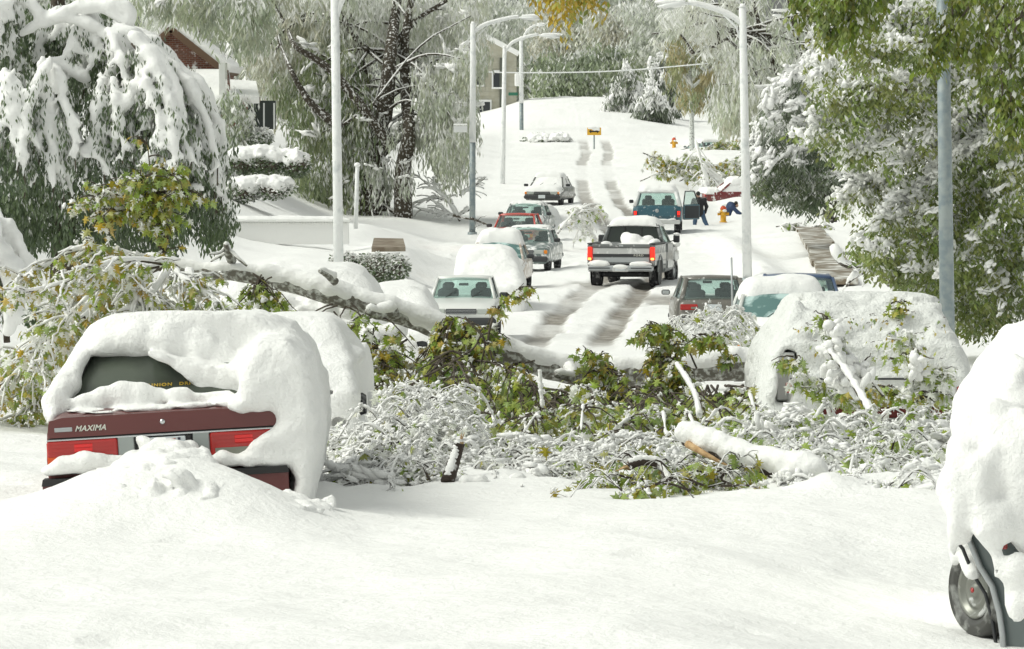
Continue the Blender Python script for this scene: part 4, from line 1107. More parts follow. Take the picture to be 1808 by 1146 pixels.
# ================================================================== blue off-roader with the passenger door open
def offroader():
    d = 228.0; x = X(1160, d); z = P(1160, 414, d).z
    root = empty('off_road_car', (x, d, z), math.radians(-3)); tag(root, 'teal off-road car with white top, its right door open, lights on, up the street', 'car')
    b = M['teal']; w = .98
    st = [(0.0, half_sec(w * .97, .5, 1.10)), (.06, half_sec(w, .46, 1.14)), (2.9, half_sec(w, .44, 1.13)), (3.3, half_sec(w, .44, 1.12)), (4.3, half_sec(w * .97, .46, 1.05)), (4.45, half_sec(w * .92, .5, .9))]
    ring_loft('body', st, b, root)
    tg = box('tailgate', (0, -.02, .86), (1.52, .06, .50), b, root, .02)
    box('tailgate_crease', (0, -.055, .70), (1.46, .012, .02), M['dark'], tg, .003)
    V, F = lathe_data([(0, .012), (.07, .010), (.075, 0), (0, 0)], seg=16); mesh_obj('emblem', np.stack([V[:, 0], -V[:, 2] - .05, V[:, 1] * 1.1 + .95], -1), F, M['steel'], tg, True)
    for s in (-1, 1):
        t = box('taillight', (s * .87, -.02, .82), (.13, .07, .26), M['lamp_red'], root, .02)
        box('lit_lens', (s * .87, -.06, .86), (.10, .01, .13), M['lamp_red_lit'], t, .004)
    box('rear_bumper', (0, -.09, .50), (1.86, .18, .17), simple('pale_bumper', (.55, .56, .55), .4, .2), root, .03)
    box('rear_plate', (0, -.19, .50), (.30, .012, .12), M['plate'], root, .004)
    # white hard top
    tw = M['white_paint']
    for s in (-1, 1):
        tube('pillar', [(s * .90, .06, 1.12), (s * .74, .36, 1.68)], .075, tw, root, 8)
        tube('pillar', [(s * .90, 2.1, 1.12), (s * .76, 2.1, 1.70)], .06, tw, root, 6)
        tube('pillar', [(s * .88, 3.2, 1.12), (s * .72, 2.75, 1.68)], .05, b, root, 6)
        q = [(s * .93, .3, 1.14), (s * .93, 2.0, 1.14), (s * .79, 2.0, 1.66), (s * .79, .5, 1.66)]
        if s < 0: q = [q[1], q[0], q[3], q[2]]
        curved_pane('side_window', q, M['glass'], root, .01, 4)
        wheel(root, (s * .80, .85, .38), .38, .25); wheel(root, (s * .80, 3.6, .38), .38, .25)
    ring_loft('hard_top', [(.34, [(0, 1.64), (.72, 1.64), (.80, 1.68), (.74, 1.76), (0, 1.79)]), (1.6, [(0, 1.66), (.74, 1.66), (.82, 1.70), (.76, 1.79), (0, 1.82)]), (2.8, [(0, 1.64), (.70, 1.64), (.78, 1.68), (.72, 1.75), (0, 1.78)])], tw, root)
    curved_pane('rear_window', [(-.80, .03, 1.14), (.80, .03, 1.14), (.68, .34, 1.64), (-.68, .34, 1.64)], M['glass'], root, .03)
    curved_pane('windshield', [(.84, 3.2, 1.14), (-.84, 3.2, 1.14), (-.68, 2.78, 1.66), (.68, 2.78, 1.66)], M['glass'], root, .04)
    for s in (-.4, .4):
        box('seat', (s, 1.9, 1.15), (.52, .15, .5), M['seat'], root, .06); box('headrest', (s, 1.9, 1.46), (.28, .1, .16), M['seat'], root, .04)
    # left mirror
    box('side_mirror', (-1.12, 2.9, 1.28), (.18, .1, .14), M['dark'], root, .03)
    # open door, hinged at the front edge
    dr = box('door', (0, 0, 0), (1.15, .07, .62), b, root, .03)
    ang = math.radians(-35)
    hx, hy = .98, 3.0
    # the door swings outward: it points to the right and slightly back
    dr.location = (hx + .34, hy - .52, .86); dr.rotation_euler = (0, 0, math.radians(57))
    for k, (pts) in enumerate([[(-.55, 0, .30), (-.44, 0, .84), (.20, 0, .84), (.55, 0, .30)]]):
        tube('window_frame', [Vector(p) for p in pts], .028, M['dark'], dr, 6)
    q = [(-.52, 0, .31), (.52, 0, .31), (.20, 0, .83), (-.42, 0, .83)]
    curved_pane('door_window', q, M['glass'], dr, .005, 2)
    box('door_trim', (0, -.04, 0), (1.0, .02, .5), M['seat'], dr, .02)
    snow_pad('roof_snow', root, -.76, .76, .38, 2.8, planez(1.79, 0, .05), .20, 41, .06)
    snow_blob('bumper_snow', root, [((0, -.09, .60), (.9, .10, .05))], step=.03)
offroader()
# ================================================================== street lamps
def lamp(label, pxt, pyt, pxb, d, H=8.2, r=.11, mat='pole_frost', arm=None, base_z=None, frost_from=None, group='street lamps along the road', far=False):
    """arm: list of (px,py) from pole to head; the last two are the head's ends"""
    xb = X(pxb, d); zb = gz(xb, d) if base_z is None else base_z
    top = P(pxt, pyt, d) if pyt is not None else Vector((X(pxt, d), d, zb + H))
    root = empty('street_lamp', (xb, d, zb - .1)); tag(root, label, 'street lamp', group)
    def L(p): return p - root.location
    pts = [Vector((0, 0, 0)), L(top) * .5, L(top)]
    if frost_from is None:
        tube('pole', pts, [r, r * .9, r * .78], M[mat], root, 20)
    else:
        a = frost_from; q = L(top) * a
        tube('pole', [pts[0], q * .5, q], [r, r * .97, r * .95], M['galv'], root, 20)
        tube('pole_upper', [q, (q + L(top)) * .5, L(top)], [r * 1.06, r * .95, r * .85], M['pole_frost'], root, 20)
    tube('pole_cap', [L(top) + Vector((0, 0, -.02)), L(top) + Vector((0, 0, .09))], [r * .85, r * .4], M['snow_far'], root, 12)
    tube('base_flange', [Vector((0, 0, -.05)), Vector((0, 0, .14))], [r * 1.6, r * 1.45], M['galv'], root, 12)
    if arm:
        A = [L(P(a[0], a[1], d)) for a in arm]
        A2 = smoothpath(A[:-1], 18)
        tube('arm', A2, np.linspace(.062, .045, 18), M[mat], root, 10)
        tube('arm_snow', A2 + np.array([0, 0, .06]), np.linspace(.07, .05, 18), M['snow_far'], root, 8)
        h0, h1 = A[-2], A[-1]
        k = 9; t = np.linspace(0, 1, k)[:, None]; c = np.array(h0) * (1 - t) + np.array(h1) * t
        rr = np.array([.06, .10, .15, .18, .19, .19, .17, .12, .03])
        V, F = tube_data(c, rr, 14); V[:, 2] = (V[:, 2] - np.repeat(c[:, 2], 14).tolist().__len__() * 0) if False else V[:, 2]
        cz = np.interp(V[:, 0], sorted([h0.x, h1.x]), [h0.z, h1.z] if h0.x < h1.x else [h1.z, h0.z]); V[:, 2] = cz + (V[:, 2] - cz) * .5
        hd = mesh_obj('lamp_head', V, F, M['white_paint'] if mat != 'galv' else M['galv'], root, True)
        mid = (h0 * .42 + h1 * .58)
        V, F = lathe_data([(.0, -.10), (.07, -.085), (.12, -.05), (.14, 0), (.0, .01)], (mid.x, mid.y, mid.z - .05), 14)
        mesh_obj('lens', V, F, M['lamp_clear'], hd, True)
        snow_blob('head_snow', root, [((mid.x, mid.y, mid.z + .10), (abs(h1.x - h0.x) * .46 + .05, .13, .075))], step=.035, kind=None)
    return root, L
lamp('thick frosted street lamp pole rising behind the snow coated cars on the left', 590, -70, 600, 125, r=.115, arm=[(592, 40), (598, 18), (608, -5), (640, -60), (720, -95), (790, -98)])
r2, L2 = lamp('grey street lamp with frosted top and a white name board, left of the road', 835, 42, 834, 228, r=.125, frost_from=.44, arm=[(836, 58), (858, 44), (900, 33), (916, 31), (953, 34)])
p = L2(P(813, 228, 227.6)); box('street_name_board', p, (.55, .04, .26), M['white_paint'], r2, .01); 
p = L2(P(813, 220, 227.6)); box('board_snow', p, (.56, .10, .07), M['snow_far'], r2, .03)
tube('arm_brace', [L2(P(836, 85, 228)), L2(P(845, 62, 228)), L2(P(862, 45, 228))], .02, M['pole_frost'], r2, 6)
lamp('white frosted street lamp standing just right of the grey one', 891, 84, 887, 287, r=.13, arm=[(892, 92), (905, 76), (930, 66), (950, 62), (990, 66)], base_z=P(887, 352, 287).z)
r3, L3 = lamp('farthest street lamp by the snowy bush at the foot of the hill', 920, 66, 921, 400, r=.15, arm=[(921, 74), (930, 56), (940, 48), (946, 45), (963, 44)], base_z=P(921, 264, 400).z, frost_from=.42)
p = L3(P(913, 141, 399.5)); box('signal_board', p, (.35, .2, .9), M['snow_far'], r3, .06)
p = L3(P(906, 166, 399.5)); box('street_name_board', p, (.65, .05, .22), simple('green_sign', (.03, .16, .10), .5), r3, .01)
r4, L4 = lamp('tall white frosted street lamp right of the pickup with its long arm', 1311, 12, 1320, 162, r=.135, arm=[(1308, 42), (1285, 26), (1245, 12), (1215, 6), (1160, 12)])
tube('arm_brace', [L4(P(1308, 74, 162)), L4(P(1300, 48, 162)), L4(P(1276, 24, 162))], .035, M['pole_frost'], r4, 6)
lamp('bare grey galvanised lamp pole among the leaves on the right', 1663, -110, 1675, 84, r=.115, mat='galv', arm=[(1663, -90), (1640, -120), (1560, -150), (1520, -155), (1440, -150)])

# ================================================================== far signs, hydrants, wire
def arrow_sign():
    d = 375.0; px = 1048; b = P(px + 1, 270, d)
    root = empty('warning_sign', b - Vector((0, 0, .3))); tag(root, 'yellow arrow sign on a thin post at the end of the street', 'road sign')
    zt = P(px, 232, d).z - root.location.z
    tube('post', [(0, 0, 0), (0, 0, zt + .2)], .05, M['galv'], root, 8)
    box('sign_plate', (0, -.07, zt), (.92, .03, .50), simple('yellow_sign', (.75, .42, .03), .5), root, .02)
    prism('arrow_left', [(-.34, zt), (-.20, zt + .13), (-.20, zt + .05), (.20, zt + .05), (.20, zt + .13), (.34, zt), (.20, zt - .13), (.20, zt - .05), (-.20, zt - .05), (-.20, zt - .13)], -.095, -.088, M['black'], root)
    snow_blob('sign_snow', root, [((.22, -.10, zt + .14), (.25, .05, .14)), ((0, -.05, zt + .28), (.45, .08, .05)), ((-.2, -.1, zt + .2), (.2, .04, .05))], step=.03, kind=None)
arrow_sign()
M['hyd'] = simple('yellow_hydrant_paint', (.68, .36, .02), .5)
M['hyd_red'] = simple('orange_red_paint', (.6, .08, .02), .5)
def hydrant(px, pyb, d, label, sc=1.0, snow=True):
    b = P(px, pyb, d); b.z = max(b.z, gz(b.x, d) + .02); root = empty('fire_hydrant', b - Vector((0, 0, .05))); tag(root, label, 'fire hydrant', 'yellow fire hydrants')
    root.scale = (sc,) * 3
    V, F = lathe_data([(.0, 0), (.17, 0), (.17, .04), (.12, .05), (.12, .42), (.155, .43), (.155, .47), (.13, .48), (.125, .55), (.0, .56)], seg=20); mesh_obj('barrel', V, F, M['hyd'], root, True)
    V, F = lathe_data([(.14, .55), (.13, .60), (.10, .66), (.05, .70), (.03, .71), (.03, .75), (.0, .75)], seg=20); mesh_obj('bonnet', V, F, M['hyd_red'] if snow else M['hyd'], root, True)
    for s in (-1, 1):
        tube('side_outlet', [(s * .1, 0, .36), (s * .21, 0, .36)], [.06, .065], M['hyd'], root, 12); tube('outlet_cap', [(s * .20, 0, .36), (s * .245, 0, .36)], [.075, .06], M['hyd'], root, 8)
    tube('front_outlet', [(0, -.1, .34), (0, -.22, .34)], [.08, .085], M['hyd'], root, 14); tube('outlet_cap', [(0, -.21, .34), (0, -.25, .34)], [.10, .07], M['hyd'], root, 8)
    if snow: snow_blob('hydrant_snow', root, [((.02, -.02, .73), (.12, .12, .05)), ((.05, -.12, .50), (.09, .08, .07)), ((-.19, 0, .43), (.06, .06, .035))], step=.025, kind=None)
    return root
hydrant(1277, 405, 240, 'yellow fire hydrant with a red cap between the two people and the lamp', 1.0)
hydrant(1190, 268, 376, 'small yellow fire hydrant far up the street beside the slim tree', 1.05)
# white marker post by the wall
b = P(628, 392, 172); r_ = empty('marker_post', b - Vector((0, 0, .2))); tag(r_, 'slim white post with rounded snow cap beside the low wall', 'post')
tube('shaft', [(0, 0, 0), P(631, 292, 172) - r_.location], [.07, .06], M['pole_frost'], r_, 10)
snow_blob('cap_snow', r_, [(tuple(P(631, 291, 172) - r_.location), (.10, .10, .08))], step=.03, kind=None)
# wire across the street
pts = [P(a, b_, 345) for a, b_ in ((760, 124), (890, 128), (1000, 128), (1110, 124), (1250, 112))]
tag(tube('overhead_wire', smoothpath(pts, 40), .045, M['pole_frost'], None, 6), 'thin frosted wire strung across the end of the street', 'wire')

# ================================================================== walls, hedges, boxes
def facing_wall():
    d = 171.0; a = P(398, 414, d); b = P(594 + 22, 414, d); zt = P(500, 386, d).z
    root = empty('retaining_wall', ((a.x + b.x) / 2, d, a.z - .3)); tag(root, 'low white wall with a scalloped snow edge behind the left cars', 'wall')
    W_ = b.x - a.x; h = zt - root.location.z
    box('wall_face', (0, .15, h / 2 - .05), (W_, .3, h - .1), simple('whitewashed_wall', (.80, .80, .78), .8, bump=[(12, 4, .01)]), root, .01)
    for k in range(46):
        box('coping_tooth', (-W_ / 2 + (k + .5) * W_ / 46, -.03, h - .13), (W_ / 46 * .6, .08, .05), M['white_car'], root, .008)
    box('coping', (0, .12, h - .06), (W_ + .1, .42, .08), M['white_car'], root, .01)
    snow_pad('wall_snow', root, -W_ / 2, W_ / 2, -.05, .4, planez(h - .02, 0, 0), .10, 51, .03, n=(90, 8), mat=M['snow_far'])
facing_wall()
# bare patch of drive seen at the foot of the bank
pa = [P(656, 437, 152), P(716, 436, 152), P(712, 421, 154.5), P(660, 420, 154.5)]
o = quad_strip('driveway', pa, simple('bare_brown_boards', (.17, .13, .09), .7, mott=((.3, .26, .2), 3, .4, .7)), None, .12); o['kind'] = 'structure'
def hedge(name, label, cat, parts, d, mat_leaf='leaf_dark', n=2600, snow=True, group=None, lf=.09, yspan=.9, dk=.3):
    """parts: list of (px,py,rpx,rpz) ellipses; clipped shrub with a snow lid"""
    c0 = P(parts[0][0], parts[0][1], d); root = empty(name, c0); tag(root, label, cat, group)
    mb = MB(); s = S(d); r = np.random.default_rng(int(parts[0][0]) + 5)
    for px, py, rx, rz in parts:
        c = np.array(P(px, py, d) - c0); R = np.array([rx / s, yspan, rz / s])
        k = int(n * rx * rz / sum(q[2] * q[3] for q in parts))
        q = r.normal(size=(k, 3)); q /= np.linalg.norm(q, axis=1)[:, None]; q *= r.uniform(.72, 1.03, (k, 1))
        pos = c + q * R
        sn = (q[:, 2] * .5 + r.uniform(-.45, .55, k) > dk)
        leaf_quads(mb, pos, r, lf, np.where(sn, .92, r.uniform(0, .25, k)), r.uniform(0, 1, k), r.uniform(0, .5, k) ** 3, .2, r)
    mb.build('foliage', M[mat_leaf], root, False, 'stuff')
    sp = []
    inner = Field(np.min([np.array(P(a, b, d) - c0) - [rx / s + .15, yspan + .15, rz / s + .15] for a, b, rx, rz in parts], 0), np.max([np.array(P(a, b, d) - c0) + [rx / s + .15, yspan + .15, rz / s + .3] for a, b, rx, rz in parts], 0), max(.04, rx / s / 26))
    for px, py, rx, rz in parts:
        c = np.array(P(px, py, d) - c0)
        if snow: inner.ell(c + [0, 0, rz / s * .42], (rx / s * .97, yspan, rz / s * .72), .1)
    inner.noise(.09, .35, 7); inner.noise(.05, .14, 8)
    if snow: inner.build('snow_cover', M['snow_far'], root, 'stuff')
    core = Field(inner.lo, inner.lo + inner.n * inner.h, inner.h * 1.6)
    for px, py, rx, rz in parts: core.ell(np.array(P(px, py, d) - c0), (rx / s * .78, yspan * .8, rz / s * .76), .05)
    core.build('branches', M['bark_bare'], root, 'stuff')
    return root
def leaf_quads(mb, pos, r, size, snow, green, autumn, droop, rr, aspect=.55):
    """diamond leaves: pos (n,3)"""
    n = len(pos)
    a = r.uniform(0, 2 * math.pi, n); el = r.uniform(-1, 1, n) * (1 - abs(droop)) - droop
    dirv = np.stack([np.cos(a) * np.cos(el), np.sin(a) * np.cos(el), np.sin(el)], -1)
    t = np.cross(dirv, r.normal(size=(n, 3))); t /= np.linalg.norm(t, axis=1)[:, None] + 1e-9
    L = size * r.uniform(.6, 1.4, (n, 1)) if np.isscalar(size) else (size * r.uniform(.6, 1.4, n))[:, None]
    w = L * aspect * .5
    V = np.stack([pos, pos + dirv * L * .5 + t * w, pos + dirv * L, pos + dirv * L * .5 - t * w], 1).reshape(-1, 3)
    k = np.arange(n)[:, None] * 4
    F = k + np.array([[0, 1, 2, 3]])
    T = np.repeat(np.stack([np.broadcast_to(snow, n), np.broadcast_to(green, n), np.broadcast_to(autumn, n)], -1), 4, axis=0)
    mb.add(V, F, T)
hedge('clipped_shrub', 'flat-topped dark shrub dusted with snow right of the thick lamp pole', 'shrub', [(668, 472, 52, 26), (610, 462, 30, 16), (700, 472, 24, 24)], 137, n=5200, snow=False, lf=.085, dk=.12)
tube('shrub_stem', [P(650, 505, 136.5), P(668, 490, 136.8), P(690, 478, 137)], .05, M['bark_bare'], None, 6)
bpy.data.objects['shrub_stem'].parent = bpy.data.objects['clipped_shrub']; bpy.data.objects['shrub_stem'].location = -bpy.data.objects['clipped_shrub'].location
hedge('clipped_hedge', 'long snow-topped hedge on the left terrace below the house', 'hedge', [(430, 285, 30, 25), (470, 285, 40, 25), (520, 290, 30, 24)], 205, n=4200, dk=.25, lf=.13)
hedge('clipped_hedge', 'lower snow mantled hedge band under the terrace hedge', 'hedge', [(430, 335, 36, 22), (480, 332, 40, 20)], 196, n=2200, dk=-.2, lf=.13)
hedge('clipped_shrub', 'rounded frosted shrub beside the dark porch of the brick house', 'shrub', [(458, 242, 24, 17)], 214, n=2400, snow=False, lf=.12, dk=-.05)
hedge('roadside_bush', 'wide low bush capped with snow beside the farthest street lamp', 'bush', [(950, 252, 26, 16), (985, 250, 22, 14)], 388, n=3600, lf=.26, dk=.12, yspan=1.6)
hedge('young_shrub', 'dark leafy shrub bearing snow at the left edge', 'shrub', [(80, 572, 26, 22), (66, 560, 20, 20)], 72, n=2200, snow=False, lf=.07, dk=.25, yspan=.3)
# white utility cabinet
b = P(1552, 420, 200); r_ = empty('utility_cabinet', b - Vector((0, 0, .2))); tag(r_, 'white utility cabinet topped with snow among the right-hand trees', 'cabinet')
h = P(1552, 346, 200).z - r_.location.z
box('cabinet_body', (0, .3, h / 2), (.74, .6, h), simple('pale_enamel', (.62, .64, .62), .5, bump=[(9, 3, .01)]), r_, .03)
box('cabinet_door', (0, -.01, h / 2 + .05), (.62, .03, h * .78), simple('pale_enamel_door', (.56, .58, .57), .5), r_, .01)
box('handle', (.22, -.04, h * .55), (.03, .03, .16), M['steel'], r_, .006)
snow_pad('cabinet_snow', r_, -.37, .37, 0, .6, planez(h, 0, 0), .16, 52, .05, n=(16, 12), mat=M['snow_far'])

# ================================================================== houses
M['brick'] = None
def brickmat():
    m, t, b = newmat('red_brick'); tc = nd(t, 'ShaderNodeTexCoord'); mp = nd(t, 'ShaderNodeMapping'); mp.inputs['Rotation'].default_value = (math.pi / 2, 0, 0)
    br = nd(t, 'ShaderNodeTexBrick'); br.inputs['Color1'].default_value = (.20, .07, .045, 1); br.inputs['Color2'].default_value = (.13, .05, .035, 1); br.inputs['Mortar'].default_value = (.26, .22, .18, 1)
    br.inputs['Scale'].default_value = 1.0; br.inputs['Brick Width'].default_value = .22; br.inputs['Row Height'].default_value = .075; br.inputs['Mortar Size'].default_value = .008
    t.links.new(tc.outputs['Object'], mp.inputs[0]); t.links.new(mp.outputs[0], br.inputs[0])
    nz = nd(t, 'ShaderNodeTexNoise'); nz.inputs['Scale'].default_value = 3; nz.inputs['Detail'].default_value = 8; t.links.new(tc.outputs['Object'], nz.inputs[0])
    r = nd(t, 'ShaderNodeMapRange'); r.inputs[1].default_value = .56; r.inputs[2].default_value = .66; t.links.new(nz.outputs[0], r.inputs[0])
    mx = nd(t, 'ShaderNodeMix', data_type='RGBA'); t.links.new(r.outputs[0], mx.inputs[0]); t.links.new(br.outputs[0], mx.inputs[6]); mx.inputs[7].default_value = (*SNOWC, 1)
    t.links.new(mx.outputs[2], b.inputs['Base Color']); b.inputs['Roughness'].default_value = .9
    return m
M['brick'] = brickmat()
M['fascia'] = simple('brown_fascia', (.12, .07, .04), .6)
def slab(name, pts, th, mat, parent):   # snow roof plate from 4 corners
    o = quad_strip(name, pts, mat, parent, th)
    return o
def brick_house():
    d = 222.0; o0 = P(305, 250, d); root = empty('brick_house', o0); tag(root, 'red brick gabled house with snow roofs behind the weeping snowy tree', 'house')
    def L(px, py, dd=d): return P(px, py, dd) - o0
    A, B_, C_ = L(215, 128), L(303, 50), L(402, 128)
    base = L(215, 250).z
    poly = [(A.x, base), (C_.x - .2, base), (C_.x - .2, C_.z), (B_.x, B_.z), (A.x, A.z)]
    prism('brick_wall', poly, 0, 9, M['brick'], root)
    for (u, v, s) in ((A, B_, -1), (B_, C_, 1)):
        n = Vector((-(v.z - u.z), 0, v.x - u.x)).normalized()
        quad_strip('roof', [u + Vector((0, -.5, .02)), v + Vector((0, -.5, .02)), v + Vector((0, 9.3, .02)), u + Vector((0, 9.3, .02))], M['fascia'], root, .15)
        quad_strip('roof_snow', [u + n * .32 + Vector((0, -.45, 0)), v + n * .32 + Vector((0, -.45, 0)), v + n * .32 + Vector((0, 9.3, 0)), u + n * .32 + Vector((0, 9.3, 0))], M['snow_far'], root, .30)
        box('rake_board', (u + v) / 2 + Vector((0, -.52, -.05)), ((v - u).length, .06, .26), M['fascia'], root, .01, Matrix.Rotation(-math.atan2(v.z - u.z, v.x - u.x), 3, 'Y'))
    tube('vent', [L(357, 98), L(357, 86)], .14, M['brick'], root, 8)
    c = box('chimney', L(224, 40) + Vector((0, 3, -.2)), (.5, .5, 1.6), M['black'], root, .02)
    # front lean-to with snow roof
    f0 = 219.0
    a, b_, c_, e = L(300, 182, f0 - 3), L(392, 182, f0 - 3), L(388, 122, d - .6), L(300, 122, d - .6)
    quad_strip('porch_roof_snow', [a, b_, c_, e], M['snow_far'], root, .3)
    box('porch_wall', L(345, 216, f0 - 2) , (4.0, .25, 1.6), M['brick'], root, .01)
    w_ = box('window', L(330, 214, f0 - 2.2), (.9, .08, 1.0), M['white_paint'], root, .01); box('pane', (0, 0, 0), (.76, .1, .86), M['glass_frost'], w_, .004).location = (0, 0, 0)
    pv = w_.children[0]; q = L(330, 214, f0 - 2.2)
    pv.location = q
    # right wing with dark porch
    a, b_, c_, e = L(410, 170, 217), L(458, 170, 217), L(452, 143, 221), L(406, 140, 221)
    quad_strip('wing_roof_snow', [a, b_, c_, e], M['snow_far'], root, .28)
    box('wing_fascia', L(434, 176, 217.1), (1.1, .12, .2), M['fascia'], root, .01)
    box('wing_wall', L(456, 203, 219), (1.35, .25, 1.1), simple('dark_porch_wall', (.05, .06, .055), .8), root, .01)  # one even dark tone across the wall behind the porch posts
    for px in (432, 447, 466, 484): box('porch_post', L(px, 205, 217.5), (.06, .08, 1.0), M['white_paint'], root, .01)
    box('side_wall', L(394, 185, 218), (.25, 1.5, 3.2), M['white_car'], root, .01)
brick_house()
def tan_house():
    d = 450.0; o0 = P(840, 240, d); root = empty('tan_house', o0); tag(root, 'pale tan two storey house half hidden by frosted trees left of the hill', 'house')
    def L(px, py, dd=d): return P(px, py, dd) - o0
    tanm = simple('tan_siding', (.42, .40, .31), .8, mott=((.5, .49, .42), 3, .3, .7)); a = L(770, 240); b_ = L(912, 240); zt = L(0, 95).z
    box('wall', ((a.x + b_.x) / 2, 3, zt / 2), (b_.x - a.x, 6, zt), tanm, root, .02)
    for k in range(16): box('siding_board', ((a.x + b_.x) / 2, -.03, .3 + k * zt / 16.5), (b_.x - a.x, .06, .06), tanm, root, .01)
    for (px, py, sx, sy) in ((812, 118, 1.1, 1.3), (842, 138, .9, 1.0), (815, 152, 1.1, .9), (853, 190, 1.1, 1.0), (800, 200, 1.1, 1.1), (880, 140, .8, 1.2)):
        q = L(px, py, d - .1); w_ = box('window', q, (sx + .25, .12, sy + .25), M['white_paint'], root, .02)
        pn = box('pane', (q.x, q.y - .07, q.z - .05), (sx, .04, sy), simple('dark_window', (.04, .045, .05), .15), w_, .005)
        box('window_snow', (q.x, q.y - .1, q.z - sy * .5 - .1), (sx + .3, .25, .14), M['snow_far'], w_, .05)
    A, B_, C_ = L(765, 98), L(838, 55), L(918, 98)
    prism('gable_wall', [(A.x, A.z), (C_.x, C_.z), (B_.x, B_.z)], 0.02, 5.9, tanm, root)
    for (u, v) in ((A, B_), (B_, C_)):
        quad_strip('roof', [u + Vector((0, -.6, .3)), v + Vector((0, -.6, .3)), v + Vector((0, 7, .3)), u + Vector((0, 7, .3))], M['snow_far'], root, .4)
    box('corner_post', L(886, 160, d - .15), (.35, .2, zt * .8), simple('dark_trim', (.10, .11, .09), .7), root, .02)
tan_house()

# ================================================================== people
M['skin'] = simple('skin', (.42, .26, .19), .5)
M['jacket'] = simple('black_padded_jacket', (.016, .016, .019), .75, bump=[(14, 4, .02)])
M['jacket_blue'] = simple('navy_jacket', (.035, .06, .13), .8, bump=[(14, 4, .02)])
M['jeans'] = simple('blue_jeans', (.055, .10, .17), .85, bump=[(30, 3, .004)])
M['hair'] = simple('dark_hair', (.02, .015, .012), .8)
def figure(root, J, jacket, trousers, cap=None, snow=None):
    """J: joints dict in local coordinates"""
    g = lambda k: np.array(J[k], float)
    pts = np.array(list(J.values())); lo = pts.min(0) - .25; hi = pts.max(0) + .28
    b = Field(lo, hi, .017)
    b.ell(g('head') + [0, 0, .01], (.075, .095, .115), .02); b.ell(g('head') + g('face') * .02 + [0, 0, -.05], (.058, .075, .07), .03)
    b.ell(g('head') + g('face') * .10 + [0, 0, -.01], (.016, .02, .022), .012)
    side = np.cross(g('face'), [0, 0, 1.])
    for s in (-1, 1): b.ell(g('head') + side * s * .078, (.014, .022, .03), .01)
    b.capsule(g('neck'), g('head') - [0, 0, .05], .055, .05, .03)
    b.capsule(g('chest'), g('pelvis'), .13, .12, .06)
    for s in 'lr':
        b.capsule(g('chest'), g(s + 'sh'), .09, .055, .05); b.capsule(g(s + 'sh'), g(s + 'el'), .05, .04, .03); b.capsule(g(s + 'el'), g(s + 'ha'), .04, .028, .02)
        b.capsule(g('pelvis'), g(s + 'hip'), .10, .09, .05); b.capsule(g(s + 'hip'), g(s + 'kn'), .085, .058, .03); b.capsule(g(s + 'kn'), g(s + 'an'), .055, .04, .02)
        b.capsule(g(s + 'an'), g(s + 'toe'), .045, .04, .02)
        h = g(s + 'ha'); e = h - g(s + 'el'); e /= np.linalg.norm(e); q = np.cross(e, g('face')); q /= np.linalg.norm(q) + 1e-6
        b.ell(h + e * .045, (.036, .03, .045), .015)
        for k in range(4): b.capsule(h + e * .07 + q * (k - 1.5) * .02, h + e * (.13 - .012 * abs(k - 1.3)) + q * (k - 1.5) * .022 + g('face') * .02, .011, .009, .004)
        b.capsule(h + e * .03 + q * .03, h + e * .09 + q * .05, .012, .010, .004)
    b.build('body', M['skin'], root)
    j = Field(lo, hi, .019)
    j.capsule(g('chest'), g('pelvis'), .19, .17, .06); j.capsule(g('neck') - [0, 0, .03], g('chest'), .10, .17, .05)
    j.capsule(g('pelvis'), g('pelvis') + (g('pelvis') - g('chest')) * .25, .18, .185, .05)
    for s in 'lr':
        j.capsule(g('chest'), g(s + 'sh'), .14, .095, .06); j.capsule(g(s + 'sh'), g(s + 'el'), .09, .075, .04); j.capsule(g(s + 'el'), g(s + 'ha'), .075, .055, .03)
    j.noise(.012, .12, 61); j.build('jacket', jacket, root)
    t = Field(lo, hi, .019)
    for s in 'lr':
        t.capsule(g('pelvis'), g(s + 'hip'), .13, .12, .05); t.capsule(g(s + 'hip'), g(s + 'kn'), .11, .085, .04); t.capsule(g(s + 'kn'), g(s + 'an'), .085, .075, .03)
    t.noise(.008, .1, 62); t.build('trousers', trousers, root)
    bt = Field(lo, hi, .017)
    for s in 'lr':
        bt.capsule(g(s + 'an'), g(s + 'toe'), .065, .055, .03)
    bt.build('boots', M['black'], root)
    hr = Field(g('head') - .2, g('head') + .25, .014)
    hr.ell(g('head') - g('face') * .02 + [0, 0, .035], (.09, .105, .105), .02); hr.ell(g('head') + g('face') * .13 + [0, 0, -.06], (.09, .09, .10), .01, True)
    hr.build('cap' if cap else 'hair', cap or M['hair'], root)
# man in black, seen from behind, striding to the right beside the open door
b = P(1234, 411, 238); r_ = empty('person', b); tag(r_, 'person in a black jacket and jeans striding past the open car door', 'person')
J = dict(head=(-.04, .06, 1.60), face=(-.5, .86, 0), neck=(-.02, .03, 1.44), chest=(.0, .02, 1.25), pelvis=(.02, 0, .92), lsh=(-.21, .04, 1.36), rsh=(.22, .0, 1.36),
         lel=(-.30, .10, 1.10), rel=(.32, .02, 1.10), lha=(-.26, .26, .90), rha=(.27, .12, .86), lhip=(-.10, 0, .86), rhip=(.12, 0, .86), lkn=(-.16, .10, .47), rkn=(.24, -.06, .50),
         lan=(-.22, .0, .07), ran=(.40, -.20, .16), ltoe=(-.24, .18, .04), rtoe=(.48, -.06, .06))
figure(r_, J, M['jacket'], M['jeans'], cap=M['black'])
